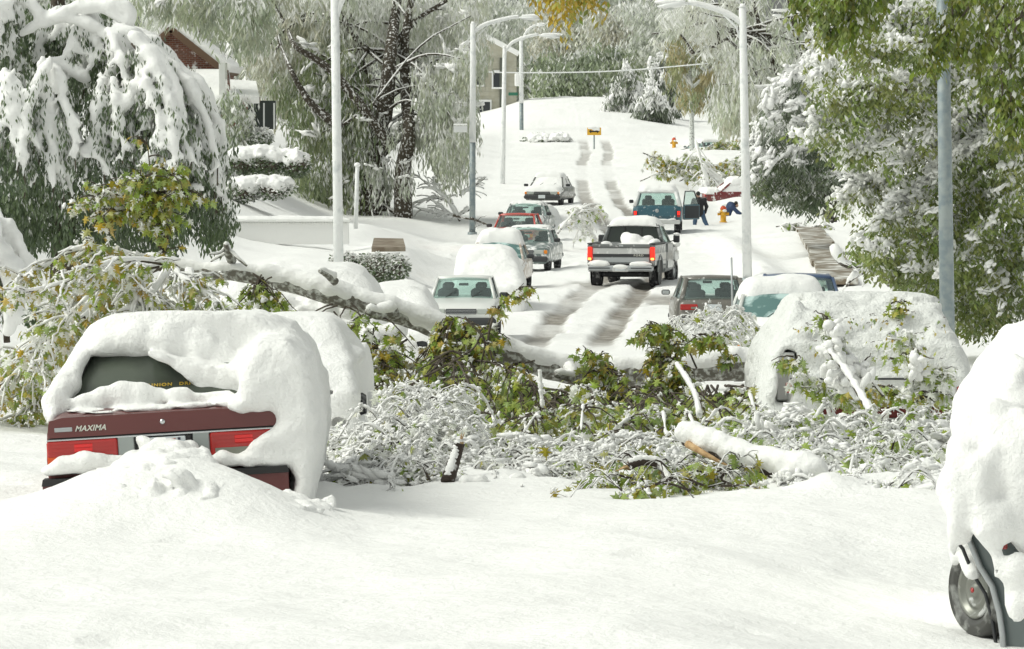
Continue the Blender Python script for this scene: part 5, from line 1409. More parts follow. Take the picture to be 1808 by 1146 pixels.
# person bending in a navy coat, turned right
b = P(1288, 408, 249); r_ = empty('person', b); tag(r_, 'person in a navy jacket stooping over behind the yellow fire hydrant', 'person')
J = dict(head=(.30, -.05, 1.16), face=(.85, 0, -.5), neck=(.20, -.02, 1.14), chest=(.06, 0, 1.10), pelvis=(-.10, .02, .80), lsh=(.10, .18, 1.06), rsh=(.10, -.18, 1.06),
         lel=(.36, .20, .82), rel=(.38, -.20, .82), lha=(.56, .12, .72), rha=(.56, -.10, .72), lhip=(-.14, .1, .78), rhip=(-.14, -.1, .78), lkn=(.0, .14, .44), rkn=(-.04, -.12, .42),
         lan=(-.14, .14, .07), ran=(-.20, -.12, .07), ltoe=(.06, .14, .04), rtoe=(.0, -.12, .04))
figure(r_, J, M['jacket_blue'], M['jeans'])
# ================================================================== vegetation helpers
def in_poly(poly, n, r):
    p = np.array(poly, float); out = []
    lo, hi = p.min(0), p.max(0); tot = 0
    while tot < n:
        q = r.uniform(lo, hi, (n * 3, 2)); s = poly_sdf(q[:, 0], q[:, 1], p) < 0
        out.append(q[s]); tot += s.sum()
    return np.concatenate(out)[:n]
_bm = bmesh.new(); bmesh.ops.create_icosphere(_bm, subdivisions=2, radius=1.0)
ICO_V = np.array([v.co[:] for v in _bm.verts]); ICO_F = np.array([[v.index for v in f.verts] for f in _bm.faces]); _bm.free()
def frames(dirv, r=None):
    """(n,3) unit directions -> (n,3,3) rotation with x axis along dir"""
    d = dirv / (np.linalg.norm(dirv, axis=1)[:, None] + 1e-9)
    up = np.tile([0., 0., 1.], (len(d), 1)); bad = np.abs(d[:, 2]) > .97; up[bad] = [1., 0, 0]
    y = np.cross(up, d); y /= np.linalg.norm(y, axis=1)[:, None] + 1e-9
    z = np.cross(d, y)
    return np.stack([d, y, z], -1)
_bm = bmesh.new(); bmesh.ops.create_icosphere(_bm, subdivisions=1, radius=1.0)
ICO1_V = np.array([v.co[:] for v in _bm.verts]); ICO1_F = np.array([[v.index for v in f.verts] for f in _bm.faces]); _bm.free()
def puffs(mb, pos, rad, dirv, r, snow=1.0, lump=.28, sub=0):
    """soft snow lumps: pos (n,3), rad (n,3) along dir / across / up; sub > 0 breaks each into overlapping small clods"""
    n = len(pos)
    if n == 0: return
    if sub:
        R = frames(dirv); q = r.normal(0, .48, (n, sub, 3)) * rad[:, None, :]
        pos = (pos[:, None, :] + np.einsum('nij,nkj->nki', R, q)).reshape(-1, 3)
        rad = (np.repeat(rad, sub, 0) * r.uniform(.28, .55, (n * sub, 1))) * r.uniform(.6, 1.3, (n * sub, 3)); rad = rad * [1.1, 1.15, 1.05]
        dirv = np.repeat(dirv, sub, 0) + r.normal(0, .3, (n * sub, 3)); n = n * sub
        R = frames(dirv); Vt = ICO1_V[None] * rad[:, None, :] * r.uniform(.68, 1.3, (n, len(ICO1_V), 1))
        V = np.einsum('nij,nkj->nki', R, Vt) + pos[:, None, :]
        mb.add(V.reshape(-1, 3), (np.arange(n)[:, None, None] * len(ICO1_V) + ICO1_F[None]).reshape(-1, 3), np.array([snow, .5, 0])); return
    R = frames(dirv)
    ph = r.uniform(0, 50, (n, 1))
    disp = 1 + lump * vnoise(ICO_V[None, :, 0] * 1.3 + ph, ICO_V[None, :, 1] * 1.3 + ph * .7, ICO_V[None, :, 2] * 1.3, .8, 14)
    Vt = ICO_V[None] * rad[:, None, :] * disp[:, :, None]
    V = np.einsum('nij,nkj->nki', R, Vt) + pos[:, None, :]
    F = (np.arange(n)[:, None, None] * len(ICO_V) + ICO_F[None]).reshape(-1, 3)
    mb.add(V.reshape(-1, 3), F, np.array([snow, .5, 0]))
def clumps(mb, C, R3, per, L, asp, droop, r, snowcut=.1, snowamp=.35, autumn=.1, frost=0.0, green=(0, 1), shell=True, bright=None, outw=0.0):
    """C (n,3) centres, R3 (n,3) radii; per leaves each; snow sits on the upper leaves of each clump"""
    n = len(C); N = n * per
    q = r.normal(size=(N, 3)); q /= np.linalg.norm(q, axis=1)[:, None]
    q *= (r.uniform(.35, 1.05, (N, 1)) if shell else r.uniform(0, 1, (N, 1)) ** .5)
    pos = np.repeat(C, per, 0) + q * np.repeat(R3, per, 0)
    cs = np.repeat(r.uniform(-.3, .3, n), per)
    sn = (q[:, 2] + cs + r.normal(0, snowamp, N)) > snowcut
    snow = np.where(sn, r.uniform(.75, 1, N), frost + r.uniform(0, .25, N) * (.4 + frost))
    gr = np.clip(np.repeat(r.uniform(green[0], green[1], n), per) + r.normal(0, .2, N), 0, 1)
    au = np.clip(np.repeat(r.uniform(0, 1, n) ** 2 * autumn * 1.6, per) + r.uniform(0, autumn, N), 0, 1)
    leaf_quads(mb, pos, r, L, snow, gr, au, droop, r, asp)
def branch(mbb, mbs, path, r0, r1, n=14, sides=7, snow=.6, jit=.0, r=None, lump=.15):
    """woody limb with a snow ridge on its upper side"""
    p = smoothpath(path, n)
    if jit and r is not None: p = p + r.normal(0, jit, p.shape) * np.linspace(0, 1, n)[:, None]
    rad = np.linspace(r0, r1, n)
    V, F = tube_data(p, rad, sides); mbb.add(V, F)
    if mbs is not None and snow > 0:
        rs_ = np.maximum(rad * snow, .012) 
        if r is not None: rs_ = rs_ * (1 + r.uniform(-lump, lump * 1.8, n))
        rs_[0] *= .4; rs_[-1] *= .5
        V, F = tube_data(p + np.array([0, -.15, 1.0]) * (rad * .62 + rs_ * .35)[:, None], rs_, sides); mbs.add(V, F, np.array([1, .5, 0]))
    return p
def region_tree(name, label, base, trunks, regions, leaf, seed, bark='bark', cat='tree', group=None, limbs=26, limb_r=.06, pads=None, trunk_snow=.55):
    """base (px,py,d); trunks: list of lists (px,py,d,rpx); regions: dicts"""
    r = np.random.default_rng(seed); b = P(*base); root = empty(name, b); tag(root, label, cat, group); b = np.array(b)
    tb, ts, fo = MB(), MB(), MB()
    paths = []
    for t in trunks:
        pts = [np.array(P(a[0], a[1], a[2])) - b for a in t]; s = S(t[0][2])
        p = branch(tb, ts, pts, t[0][3] / s, t[-1][3] / s, n=22, sides=12, snow=trunk_snow * .4, r=r, lump=.5); paths.append(p)
    allC = []
    for g in regions:
        q = in_poly(g['poly'], g['n'], r); d = r.uniform(g['d'][0], g['d'][1], g['n'])
        C = Pn(q[:, 0], q[:, 1], d) - b; R = g['R'] * r.uniform(.6, 1.4, (g['n'], 1)) * np.array([1, 1, g.get('el', .7)])
        clumps(fo, C, R, g['per'], g['L'], g.get('asp', .3), g.get('droop', .6), r, g.get('cut', .1), g.get('amp', .35), g.get('aut', .1), g.get('frost', 0), g.get('green', (0, 1)))
        allC.append(C)
        if g.get('pads'):
            k = int(g['n'] * g['pads']); i = r.choice(g['n'], k, replace=k > g['n'])
            dv = np.stack([r.normal(0, 1, k), r.normal(0, .6, k), -np.abs(r.normal(.5, .4, k))], -1)
            if 'dir' in g: dv = np.array(g['dir'])[None] + r.normal(0, .35, (k, 3))
            ps = g.get('ps', .5) * g['R']
            puffs(ts, C[i] + np.array([0, -.1, .55]) * R[i] + r.normal(0, .25, (k, 3)) * R[i], ps * np.stack([r.uniform(.9, 2.2, k), r.uniform(.5, .9, k), r.uniform(.35, .6, k)], -1), dv, r, sub=7)
    allC = np.concatenate(allC)
    if paths and limbs:
        for i in r.choice(len(allC), min(limbs, len(allC)), replace=False):
            tgt = allC[i]; p = paths[r.integers(len(paths))]
            k = np.argmin(np.linalg.norm(p - (tgt + [0, 0, -1.0]), axis=1)); s0 = p[k]
            mid = (s0 + tgt) / 2 + np.array([0, 0, .12 * np.linalg.norm(tgt - s0)])
            branch(tb, ts, [s0, mid, tgt], limb_r, limb_r * .25, n=9, sides=6, snow=.7, jit=.02, r=r)
    if tb.n: tb.build('trunk', M[bark], root)
    fo.build('foliage', M[leaf], root, False, 'stuff')
    if ts.n: ts.build('branch_snow', M['snow_far'], root, True, 'stuff')
    return root

# ================================================================== background wood and hill trees
def backdrop():
    r = np.random.default_rng(70)
    specs = [  # one crown per tree: centre px, base, radius px, distance, palette
        (60, -10, 110, 480, 0), (200, 20, 100, 500, 1), (330, 0, 100, 470, 0), (450, 10, 100, 490, 2), (560, 20, 100, 475, 1), (680, 10, 110, 500, 0), (770, 30, 90, 480, 1),
        (868, 20, 80, 455, 0), (935, 110, 65, 470, 3), (1010, 115, 75, 465, 3), (1085, 95, 70, 475, 3), (1000, 20, 90, 500, 2), (1090, 15, 85, 490, 2), (1180, 30, 95, 480, 0),
        (1275, 60, 90, 470, 0), (1370, 60, 100, 470, 1), (1480, 60, 110, 480, 0), (1600, 60, 120, 490, 1), (1730, 60, 120, 480, 0), (1850, 60, 120, 480, 1), (-60, 60, 120, 480, 1), (1330, 150, 60, 450, 2), (890, -30, 110, 510, 1), (1040, -25, 105, 512, 0)]
    lab = ['frost grey tree', 'pale snow streaked tree', 'brownish grey leafy tree', 'dark green tree']
    where = ['left edge', 'above the gable', 'left of the lamp pole']
    for i, (px, py, rad, d, pal) in enumerate(specs):
        s = S(d); c = P(px, py + 40, d); zb = gz(c.x, d); root = empty('background_tree', (c.x, d, zb))
        nb = [('second tree' if 0 else '')]
        tag(root, f"{lab[pal]} in the far wood, {BACK_LABEL[i]}", 'tree', 'trees in the distant wood')
        fo, tb = MB(), MB(); top = c.z + rad / s - zb
        V, F = tube_data([(0, 0, -1), (0, 0, top * .5), (.2, 0, top * .85)], [.4, .28, .08], 7); tb.add(V, F)
        nC = 46; q = r.normal(size=(nC, 3)); q /= np.linalg.norm(q, axis=1)[:, None]; q *= r.uniform(.2, 1, (nC, 1))
        C = q * np.array([rad / s * 1.05, 3.2, rad / s * 1.0]) + [0, 0, c.z - zb]
        # lower skirt to the ground
        C = np.concatenate([C, np.stack([r.uniform(-1, 1, 16) * rad / s * .9, r.uniform(-2.5, 2.5, 16), r.uniform(.3, max(1, c.z - zb), 16)], -1)])
        R = r.uniform(.8, 1.7, (len(C), 1)) * np.array([1, 1, .9])
        cut, fr, aut, gr = [(.15, .45, .10, (.2, .9)), (-.1, .5, .05, (.3, 1)), (.25, .40, .5, (.3, 1)), (.75, .18, .10, (0, .7))][pal]
        clumps(fo, C, R, 84, .50, .34, 1.0, r, cut, .55, aut, fr, gr)
        for k in range(7):
            t = C[r.integers(len(C))]; V, F = tube_data(smoothpath([(0, 0, top * r.uniform(.15, .5)), t * [.5, .5, .8], t], 6), [.15, .12, .1, .08, .06, .04], 5); tb.add(V, F)
        tb.build('trunk', M['bark_frost'], root); fo.build('crown', M['willow'], root, False)
BACK_LABEL = ['at the far left', 'above the brick gable from the left', 'just right of the brick gable', 'left of the thick lamp pole', 'behind the thick lamp pole', 'behind the big willow trunks', 'over the tan house from the left',
              'over the tan house roof', 'left of three above the hill crest', 'middle of three above the hill crest', 'right of three above the hill crest', 'above the hill crest left', 'above the hill crest right', 'left of the white arm lamp',
              'behind the white arm lamp', 'just right of the white arm lamp', 'behind the snowy boughs', 'behind the bare grey pole left', 'behind the bare grey pole right', 'beyond the right edge', 'low at the left edge', 'low beside the slim olive tree', 'highest, over the white lamp arms', 'highest, behind the orange leafy sprig']
backdrop()
# weeping snowy evergreens on the hill
for (px, w_, top, bot, d, lb) in ((1105, 46, 128, 205, 418, 'broad weeping snowy evergreen on the right shoulder of the hill'), (1165, 34, 105, 195, 425, 'narrow upright snow plastered evergreen behind the broad weeping one'), (1150, 30, 165, 208, 412, 'low snow draped bush right of the broad weeping evergreen')):
    poly = [(px - w_ * .25, top), (px + w_ * .25, top), (px + w_ * .7, top + (bot - top) * .4), (px + w_, bot), (px + w_ * .5, bot - 6), (px, bot), (px - w_ * .6, bot - 5), (px - w_, bot)]
    region_tree('evergreen_tree', lb, (px, bot, d), [[(px, bot, d, 3), (px, top, d, 1)]],
                [dict(poly=poly, d=(d - 1.5, d + 1.5), n=90, R=.55, el=1.1, per=34, L=.42, asp=.28, droop=1.1, cut=.15, amp=.4, frost=.1, green=(0, .5), pads=1.2, ps=.55, dir=(0.1, 0, -1))], 'leaf_dark', 100 + px, limbs=6)
# olive tree with slim trunk at the far right kerb
region_tree('street_tree', 'slim tree with olive brown crown and frosted trunk by the far hydrant', (1222, 290, 365),
            [[(1222, 292, 365, 5), (1221, 200, 365, 4), (1218, 120, 365, 3), (1222, 60, 365, 2)], [(1222, 155, 364, 3), (1245, 130, 364, 2.5), (1230, 105, 364, 2), (1250, 60, 364, 1.5), (1262, 30, 364, 1.5)]],
            [dict(poly=[(1180, 75), (1225, 50), (1270, 90), (1262, 150), (1240, 190), (1205, 185), (1185, 150)], d=(363, 367), n=60, R=.55, el=1.2, per=60, L=.42, asp=.22, droop=1.2, cut=.95, amp=.35, frost=.12, aut=.7, green=(.3, 1)),
             dict(poly=[(1150, 40), (1200, 10), (1290, 20), (1300, 120), (1285, 200), (1260, 215), (1262, 120), (1225, 50)], d=(362, 368), n=70, R=.6, el=1.1, per=46, L=.5, asp=.2, droop=1.1, cut=.1, amp=.5, frost=.4, aut=.3, green=(.3, 1))], 'willow', 81, limbs=16, limb_r=.10, bark='bark_frost')

# ================================================================== the big willow on the left
region_tree('willow_tree', 'huge frost covered willow with several dark trunks left of the street', (690, 395, 238),
    [[(652, 396, 236, 21), (660, 300, 236, 18), (680, 190, 236, 15), (690, 90, 236, 12), (700, 10, 238, 7), (712, -60, 238, 5)],
     [(712, 386, 235, 17), (712, 300, 235, 15), (722, 235, 235, 15), (716, 150, 237, 8), (716, 60, 237, 7), (735, -40, 237, 5)],
     [(680, 392, 239.5, 12), (672, 300, 239, 10), (655, 220, 239, 8), (640, 120, 239, 7), (615, 20, 239, 6), (600, -60, 239, 4)],
     [(690, 260, 235, 10), (640, 190, 235, 10), (590, 130, 235, 9), (550, 100, 235, 8), (520, 80, 235, 6), (505, 45, 238, 3), (480, 0, 238, 2)],
     [(600, 225, 235, 9), (556, 190, 235, 9), (530, 155, 235, 8), (512, 120, 235, 6), (495, 80, 237, 2)],
     [(720, 240, 237, 8), (760, 200, 237, 4), (800, 150, 237, 3), (830, 90, 237, 2)],
     [(690, 90, 237, 7), (730, 40, 237, 5), (790, 0, 237, 3)], [(650, 90, 237, 6), (615, 50, 237, 5), (590, 0, 237, 3)]],
    [dict(poly=[(490, 150), (600, 60), (660, 160), (650, 300), (640, 360), (585, 385), (520, 380), (480, 380), (510, 300), (525, 240)], d=(235, 243), n=165, R=.60, el=1.6, per=104, L=.30, asp=.22, droop=1.25, pads=.35, ps=.5, cut=.55, amp=.45, frost=.10, green=(0, .8), aut=.15),
     dict(poly=[(560, -20), (860, -20), (850, 60), (800, 120), (780, 180), (720, 100), (640, 60), (600, 100)], d=(236, 243), n=105, pads=.25, ps=.5, R=.65, el=1.5, per=96, L=.32, asp=.24, droop=1.2, cut=.05, amp=.55, frost=.42, green=(.2, 1), aut=.2),
     dict(poly=[(740, 120), (820, 100), (855, 60), (835, 180), (822, 300), (800, 310), (775, 300), (760, 250), (738, 290), (735, 200)], d=(233, 242), n=130, R=.55, el=1.8, per=96, L=.30, asp=.22, droop=1.3, pads=.3, ps=.5, cut=.25, amp=.5, frost=.34, green=(.3, 1), aut=.2),
     dict(poly=[(590, 240), (700, 200), (735, 300), (725, 340), (690, 330), (670, 360), (640, 345), (600, 330)], d=(234, 238), n=34, pads=.8, ps=.5, R=.42, el=1.6, per=60, L=.32, asp=.17, droop=1.3, cut=.2, amp=.5, frost=.35, green=(.1, .8)),
     dict(poly=[(420, -20), (600, -20), (600, 60), (540, 120), (500, 200), (470, 140), (420, 90)], d=(236, 244), n=90, R=.65, el=1.3, per=58, L=.45, asp=.18, droop=1.1, cut=.35, amp=.5, frost=.34, green=(.2, 1), aut=.35)], 'willow', 82, limbs=60, limb_r=.07)
region_tree('conifer_tree', 'snow plastered conifer behind the porch of the brick house', (455, 215, 250), [[(450, 220, 250, 5), (450, 60, 250, 2)]],
    [dict(poly=[(405, 140), (425, 90), (450, 55), (490, 95), (515, 150), (512, 210), (470, 205), (440, 140)], d=(247, 252), n=90, R=.5, el=1.0, per=34, L=.3, asp=.25, droop=.9, cut=-.1, amp=.4, frost=.3, green=(0, .5), pads=1.6, ps=.9, dir=(.1, 0, -1))], 'leaf_dark', 83, limbs=8)
region_tree('street_tree', 'grey green frosted tree over the brick house, left of the willow', (330, 230, 262), [[(330, 230, 262, 8), (325, 60, 262, 6), (330, -30, 262, 4)]],
    [dict(poly=[(235, 20), (240, -20), (480, -20), (470, 60), (440, 85), (410, 70), (345, 35), (300, 25)], d=(214, 219), n=60, R=.6, el=1.2, per=60, L=.4, asp=.2, droop=1.1, cut=.6, amp=.5, frost=.25, green=(.1, .9), aut=.15, pads=.25, ps=.6),
     dict(poly=[(385, 180), (420, 150), (440, 200), (432, 255), (400, 260)], d=(213, 215), n=26, R=.4, el=1.1, per=46, L=.28, asp=.3, droop=1.0, cut=.2, amp=.5, frost=.2, green=(0, .6))], 'willow', 84, limbs=10)

# ================================================================== right-hand trees
region_tree('street_tree', 'frosted grey green tree with dark limbs behind the white arm lamp', (1380, 380, 285),
    [[(1395, 385, 285, 9), (1400, 250, 285, 9), (1412, 120, 285, 7), (1395, 0, 285, 5), (1380, -60, 285, 4)], [(1405, 200, 284, 7), (1370, 120, 284, 6), (1345, 60, 284, 4), (1330, 0, 284, 3)], [(1410, 130, 284, 6), (1440, 60, 284, 5), (1470, -10, 284, 3)],
     [(1345, 90, 283, 4), (1300, 60, 283, 3), (1250, 40, 283, 2.2), (1190, 55, 283, 1.6), (1150, 60, 283, 1.2)], [(1300, 60, 283, 3), (1260, 80, 283, 2), (1225, 95, 283, 1.4)]],
    [dict(poly=[(1290, -20), (1560, -20), (1540, 150), (1480, 250), (1400, 200), (1330, 230), (1300, 120)], d=(280, 288), n=150, R=.75, el=1.1, per=60, L=.46, asp=.2, droop=1.0, cut=.3, amp=.5, frost=.38, green=(.1, .9), aut=.15, pads=.15, ps=.5),
     dict(poly=[(1265, 150), (1330, 130), (1340, 240), (1300, 215), (1275, 230), (1262, 200)], d=(278, 286), n=40, R=.6, el=1.4, per=60, L=.46, asp=.18, droop=1.2, cut=.4, amp=.5, frost=.33, green=(.3, 1), aut=.35),
     dict(poly=[(1145, -20), (1290, -20), (1290, 90), (1230, 110), (1200, 60), (1150, 80)], d=(280, 286), n=40, R=.6, el=1.0, per=46, L=.5, asp=.16, droop=.9, cut=-.1, amp=.5, frost=.5, green=(.3, 1), aut=.25)], 'willow', 85, limbs=50, limb_r=.09, bark='bark')
region_tree('snow_laden_tree', 'drooping dark green tree heavy with snow right of the white arm lamp', (1440, 380, 190),
    [[(1470, 392, 190, 8), (1470, 300, 190, 8), (1460, 200, 190, 6), (1450, 90, 190, 4)]],
    [dict(poly=[(1330, 330), (1325, 250), (1350, 180), (1400, 140), (1420, 100), (1500, 60), (1540, 120), (1530, 250), (1500, 330), (1430, 365), (1395, 355), (1350, 345)], d=(186, 194), n=300, R=.42, el=.9, per=60, L=.20, asp=.28, droop=.9, cut=.30, amp=.32, frost=.12, green=(0, .8), aut=.08, pads=1.9, ps=.62, dir=(-.75, -.3, -.55)),
     dict(poly=[(1330, 330), (1380, 260), (1480, 260), (1500, 330), (1430, 370), (1395, 360), (1345, 350)], d=(186, 190), n=70, R=.4, el=.9, per=60, L=.20, asp=.28, droop=.9, cut=.95, amp=.3, frost=.04, green=(0, .5))], 'leaf_dark', 86, limbs=50, limb_r=.05)
# foreground leafy tree on the right, snow piled along its boughs
def right_tree():
    r = np.random.default_rng(87); d = 104.0
    b = np.array(P(1745, 640, d)); root = empty('leafy_tree', b); tag(root, 'green leafy tree bowed by snow along its boughs at the right edge', 'tree')
    tb, ts, fo = MB(), MB(), MB(); s = S(d)
    branch(tb, ts, [np.array(P(*q)) - b for q in ((1830, 680, d + 2), (1822, 400, d + 2), (1800, 150, d + 2), (1790, -80, d + 2))], .26, .12, n=20, sides=12, snow=.3, r=r, lump=.4)
    boughs = [[(1800, 60), (1700, 70), (1600, 75), (1520, 90)], [(1800, 120), (1680, 130), (1590, 160), (1500, 195), (1430, 235)], [(1790, 80), (1700, 110), (1630, 160), (1560, 215), (1500, 265)],
              [(1800, 160), (1720, 180), (1650, 235), (1580, 290), (1530, 330), (1490, 345)], [(1810, 200), (1740, 240), (1670, 300), (1610, 350), (1570, 380)], [(1810, 250), (1760, 300), (1710, 360), (1660, 410), (1600, 430)],
              [(1815, 330), (1770, 370), (1720, 440), (1660, 480), (1590, 470), (1540, 430)], [(1815, 400), (1790, 450), (1740, 500), (1680, 540)], [(1700, 40), (1650, 20), (1560, 40)], [(1812, 300), (1860, 330), (1900, 400)],
              [(1812, 100), (1760, 140), (1720, 200), (1700, 260)], [(1820, 440), (1770, 520), (1720, 560)], [(1815, 180), (1770, 250), (1750, 330)], [(1800, 30), (1740, 10), (1660, -10)], [(1600, 160), (1540, 150), (1480, 175)]]
    for i, bp in enumerate(boughs):
        dd = d + r.uniform(-3.5, 2.5)
        pts = [np.array(P(q[0], q[1] , dd - k * .4)) - b for k, q in enumerate(bp)]
        p = branch(tb, ts, pts, .05, .015, n=22, snow=1.2, r=r, lump=.5, jit=.02)
        # leaf sprays hanging on both sides of the bough, snow lying on their tops
        for t in range(2, 22):
            c = p[t]; k = 4
            C = c + np.stack([r.normal(0, .22, k), r.normal(0, .30, k), r.normal(-.12, .14, k)], -1)
            heavy = i in (1, 2, 3, 4, 8, 10)
            clumps(fo, C, np.full((k, 3), .24) * [1.0, 1.0, .8], 30, .115, .42, .8, r, .15 if heavy else .5, .35, .22, .04, (.15, 1), shell=False)
            e = p[min(t + 1, 21)] - p[t - 1]
            m = 3 if heavy else 1
            if r.uniform() < (.95 if heavy else .45):
                puffs(ts, c + np.array([0, -.08, .08]) + r.normal(0, .11, (m, 3)), np.stack([r.uniform(.13, .30, m), r.uniform(.09, .15, m), r.uniform(.06, .11, m)], -1), np.tile(e, (m, 1)) + r.normal(0, .05, (m, 3)) + [0, 0, -.02], r, sub=9)
    # filler masses
    for poly, n, cut in (([(1600, 380), (1680, 300), (1830, 200), (1860, 640), (1760, 612), (1690, 590), (1670, 540), (1600, 500), (1520, 440)], 330, .6),
                         ([(1430, 60), (1560, -20), (1860, -20), (1860, 300), (1700, 320), (1620, 350), (1500, 300), (1440, 240)], 330, .15),
                         ([(1530, 440), (1660, 440), (1690, 580), (1600, 530), (1560, 490)], 46, 1.2), ([(1500, 410), (1560, 400), (1590, 440), (1520, 470)], 14, 1.2)):
        q = in_poly(poly, n, r); C = Pn(q[:, 0], q[:, 1], r.uniform(d - 2.5, d + 4.5, n)) - b
        clumps(fo, C, np.full((n, 3), .27), 44, .12, .42, .8, r, cut, .35, .22, .03, (.05, .95))
        k = n if cut < .5 else n // 2
        puffs(ts, C[:k] + [0, -.1, .18], np.stack([r.uniform(.12, .26, k), r.uniform(.08, .14, k), r.uniform(.05, .10, k)], -1), np.array([-.7, 0, -.5]) + r.normal(0, .4, (k, 3)), r, sub=8)
    tb.build('trunk', M['bark_bare'], root); fo.build('foliage', M['leaf_right'], root, False, 'stuff'); ts.build('branch_snow', M['snow_far'], root, True, 'stuff')
right_tree()
# tree whose outer sprays hang into the picture in front of the grey pole
def overhang(name, label, sprays, d, seed, leafmat, aut, L=.11, snow=.68, trunk=None):
    r = np.random.default_rng(seed); b = np.array(P(sprays[0][0][0], sprays[0][0][1], d)); root = empty(name, b); tag(root, label, 'tree' if trunk else 'branch')
    tb, fo = MB(), MB()
    if trunk: branch(tb, None, [np.array(P(*q)) - b for q in trunk], .24, .10, n=16, sides=12, snow=0)
    for sp in sprays:
        dd = d + r.uniform(-.8, .8)
        p = branch(tb, None, [np.array(P(q[0], q[1], dd)) - b for q in sp], .022, .006, n=16, snow=0)
        for t in range(2, 16):
            k = 3; C = p[t] + r.normal(0, .10, (k, 3)) - [0, 0, .06]
            clumps(fo, C, np.full((k, 3), .14), 14, L, .45, 1.0, r, snow, .3, aut, .0, (.1, 1), shell=False)
    tb.build('branches', M['bark_bare'], root); fo.build('foliage', M[leafmat], root, False, 'stuff')
    return root
overhang('overhanging_tree', 'dark green sprays hanging from the top right corner before the grey pole', [[(1808, -60), (1740, -20), (1690, 40), (1660, 80), (1636, 115)], [(1808, -60), (1720, 0), (1705, 60), (1700, 90)], [(1820, -40), (1760, 30), (1750, 110), (1745, 150)], [(1840, -40), (1790, 60), (1785, 180), (1790, 250)], [(1860, 0), (1815, 120), (1810, 220)], [(1780, -60), (1690, -30), (1680, 30), (1650, 60), (1630, 100)],
         [(1820, 20), (1770, 60), (1770, 160), (1765, 200)], [(1800, -40), (1730, -30), (1725, 40), (1730, 90)], [(1700, -60), (1560, -50), (1480, -20), (1440, 20)], [(1700, -60), (1560, -40), (1500, 10), (1480, 60)], [(1700, -60), (1590, -30), (1540, 5), (1525, 50)], [(1700, -60), (1500, -50), (1430, -10), (1400, 25)], [(1600, -50), (1500, -10), (1460, 30), (1470, 65)], [(1600, -50), (1530, -20), (1500, 30), (1510, 60)]],
         80, 88, 'leaf_right', .25, trunk=[(1990, 700, 80), (1990, 300, 80), (1930, 0, 80), (1860, -90, 80)])
overhang('overhanging_branch', 'orange and green leafy sprig dipping in from the top edge over the street', [[(1120, -110), (1060, -70), (1010, -35), (990, -12)], [(1100, -100), (1040, -50), (1032, -20)], [(1060, -90), (1000, -40), (972, 8)], [(1060, -90), (1015, -45), (1005, -14)]], 60, 89, 'maple', .95, L=.075)
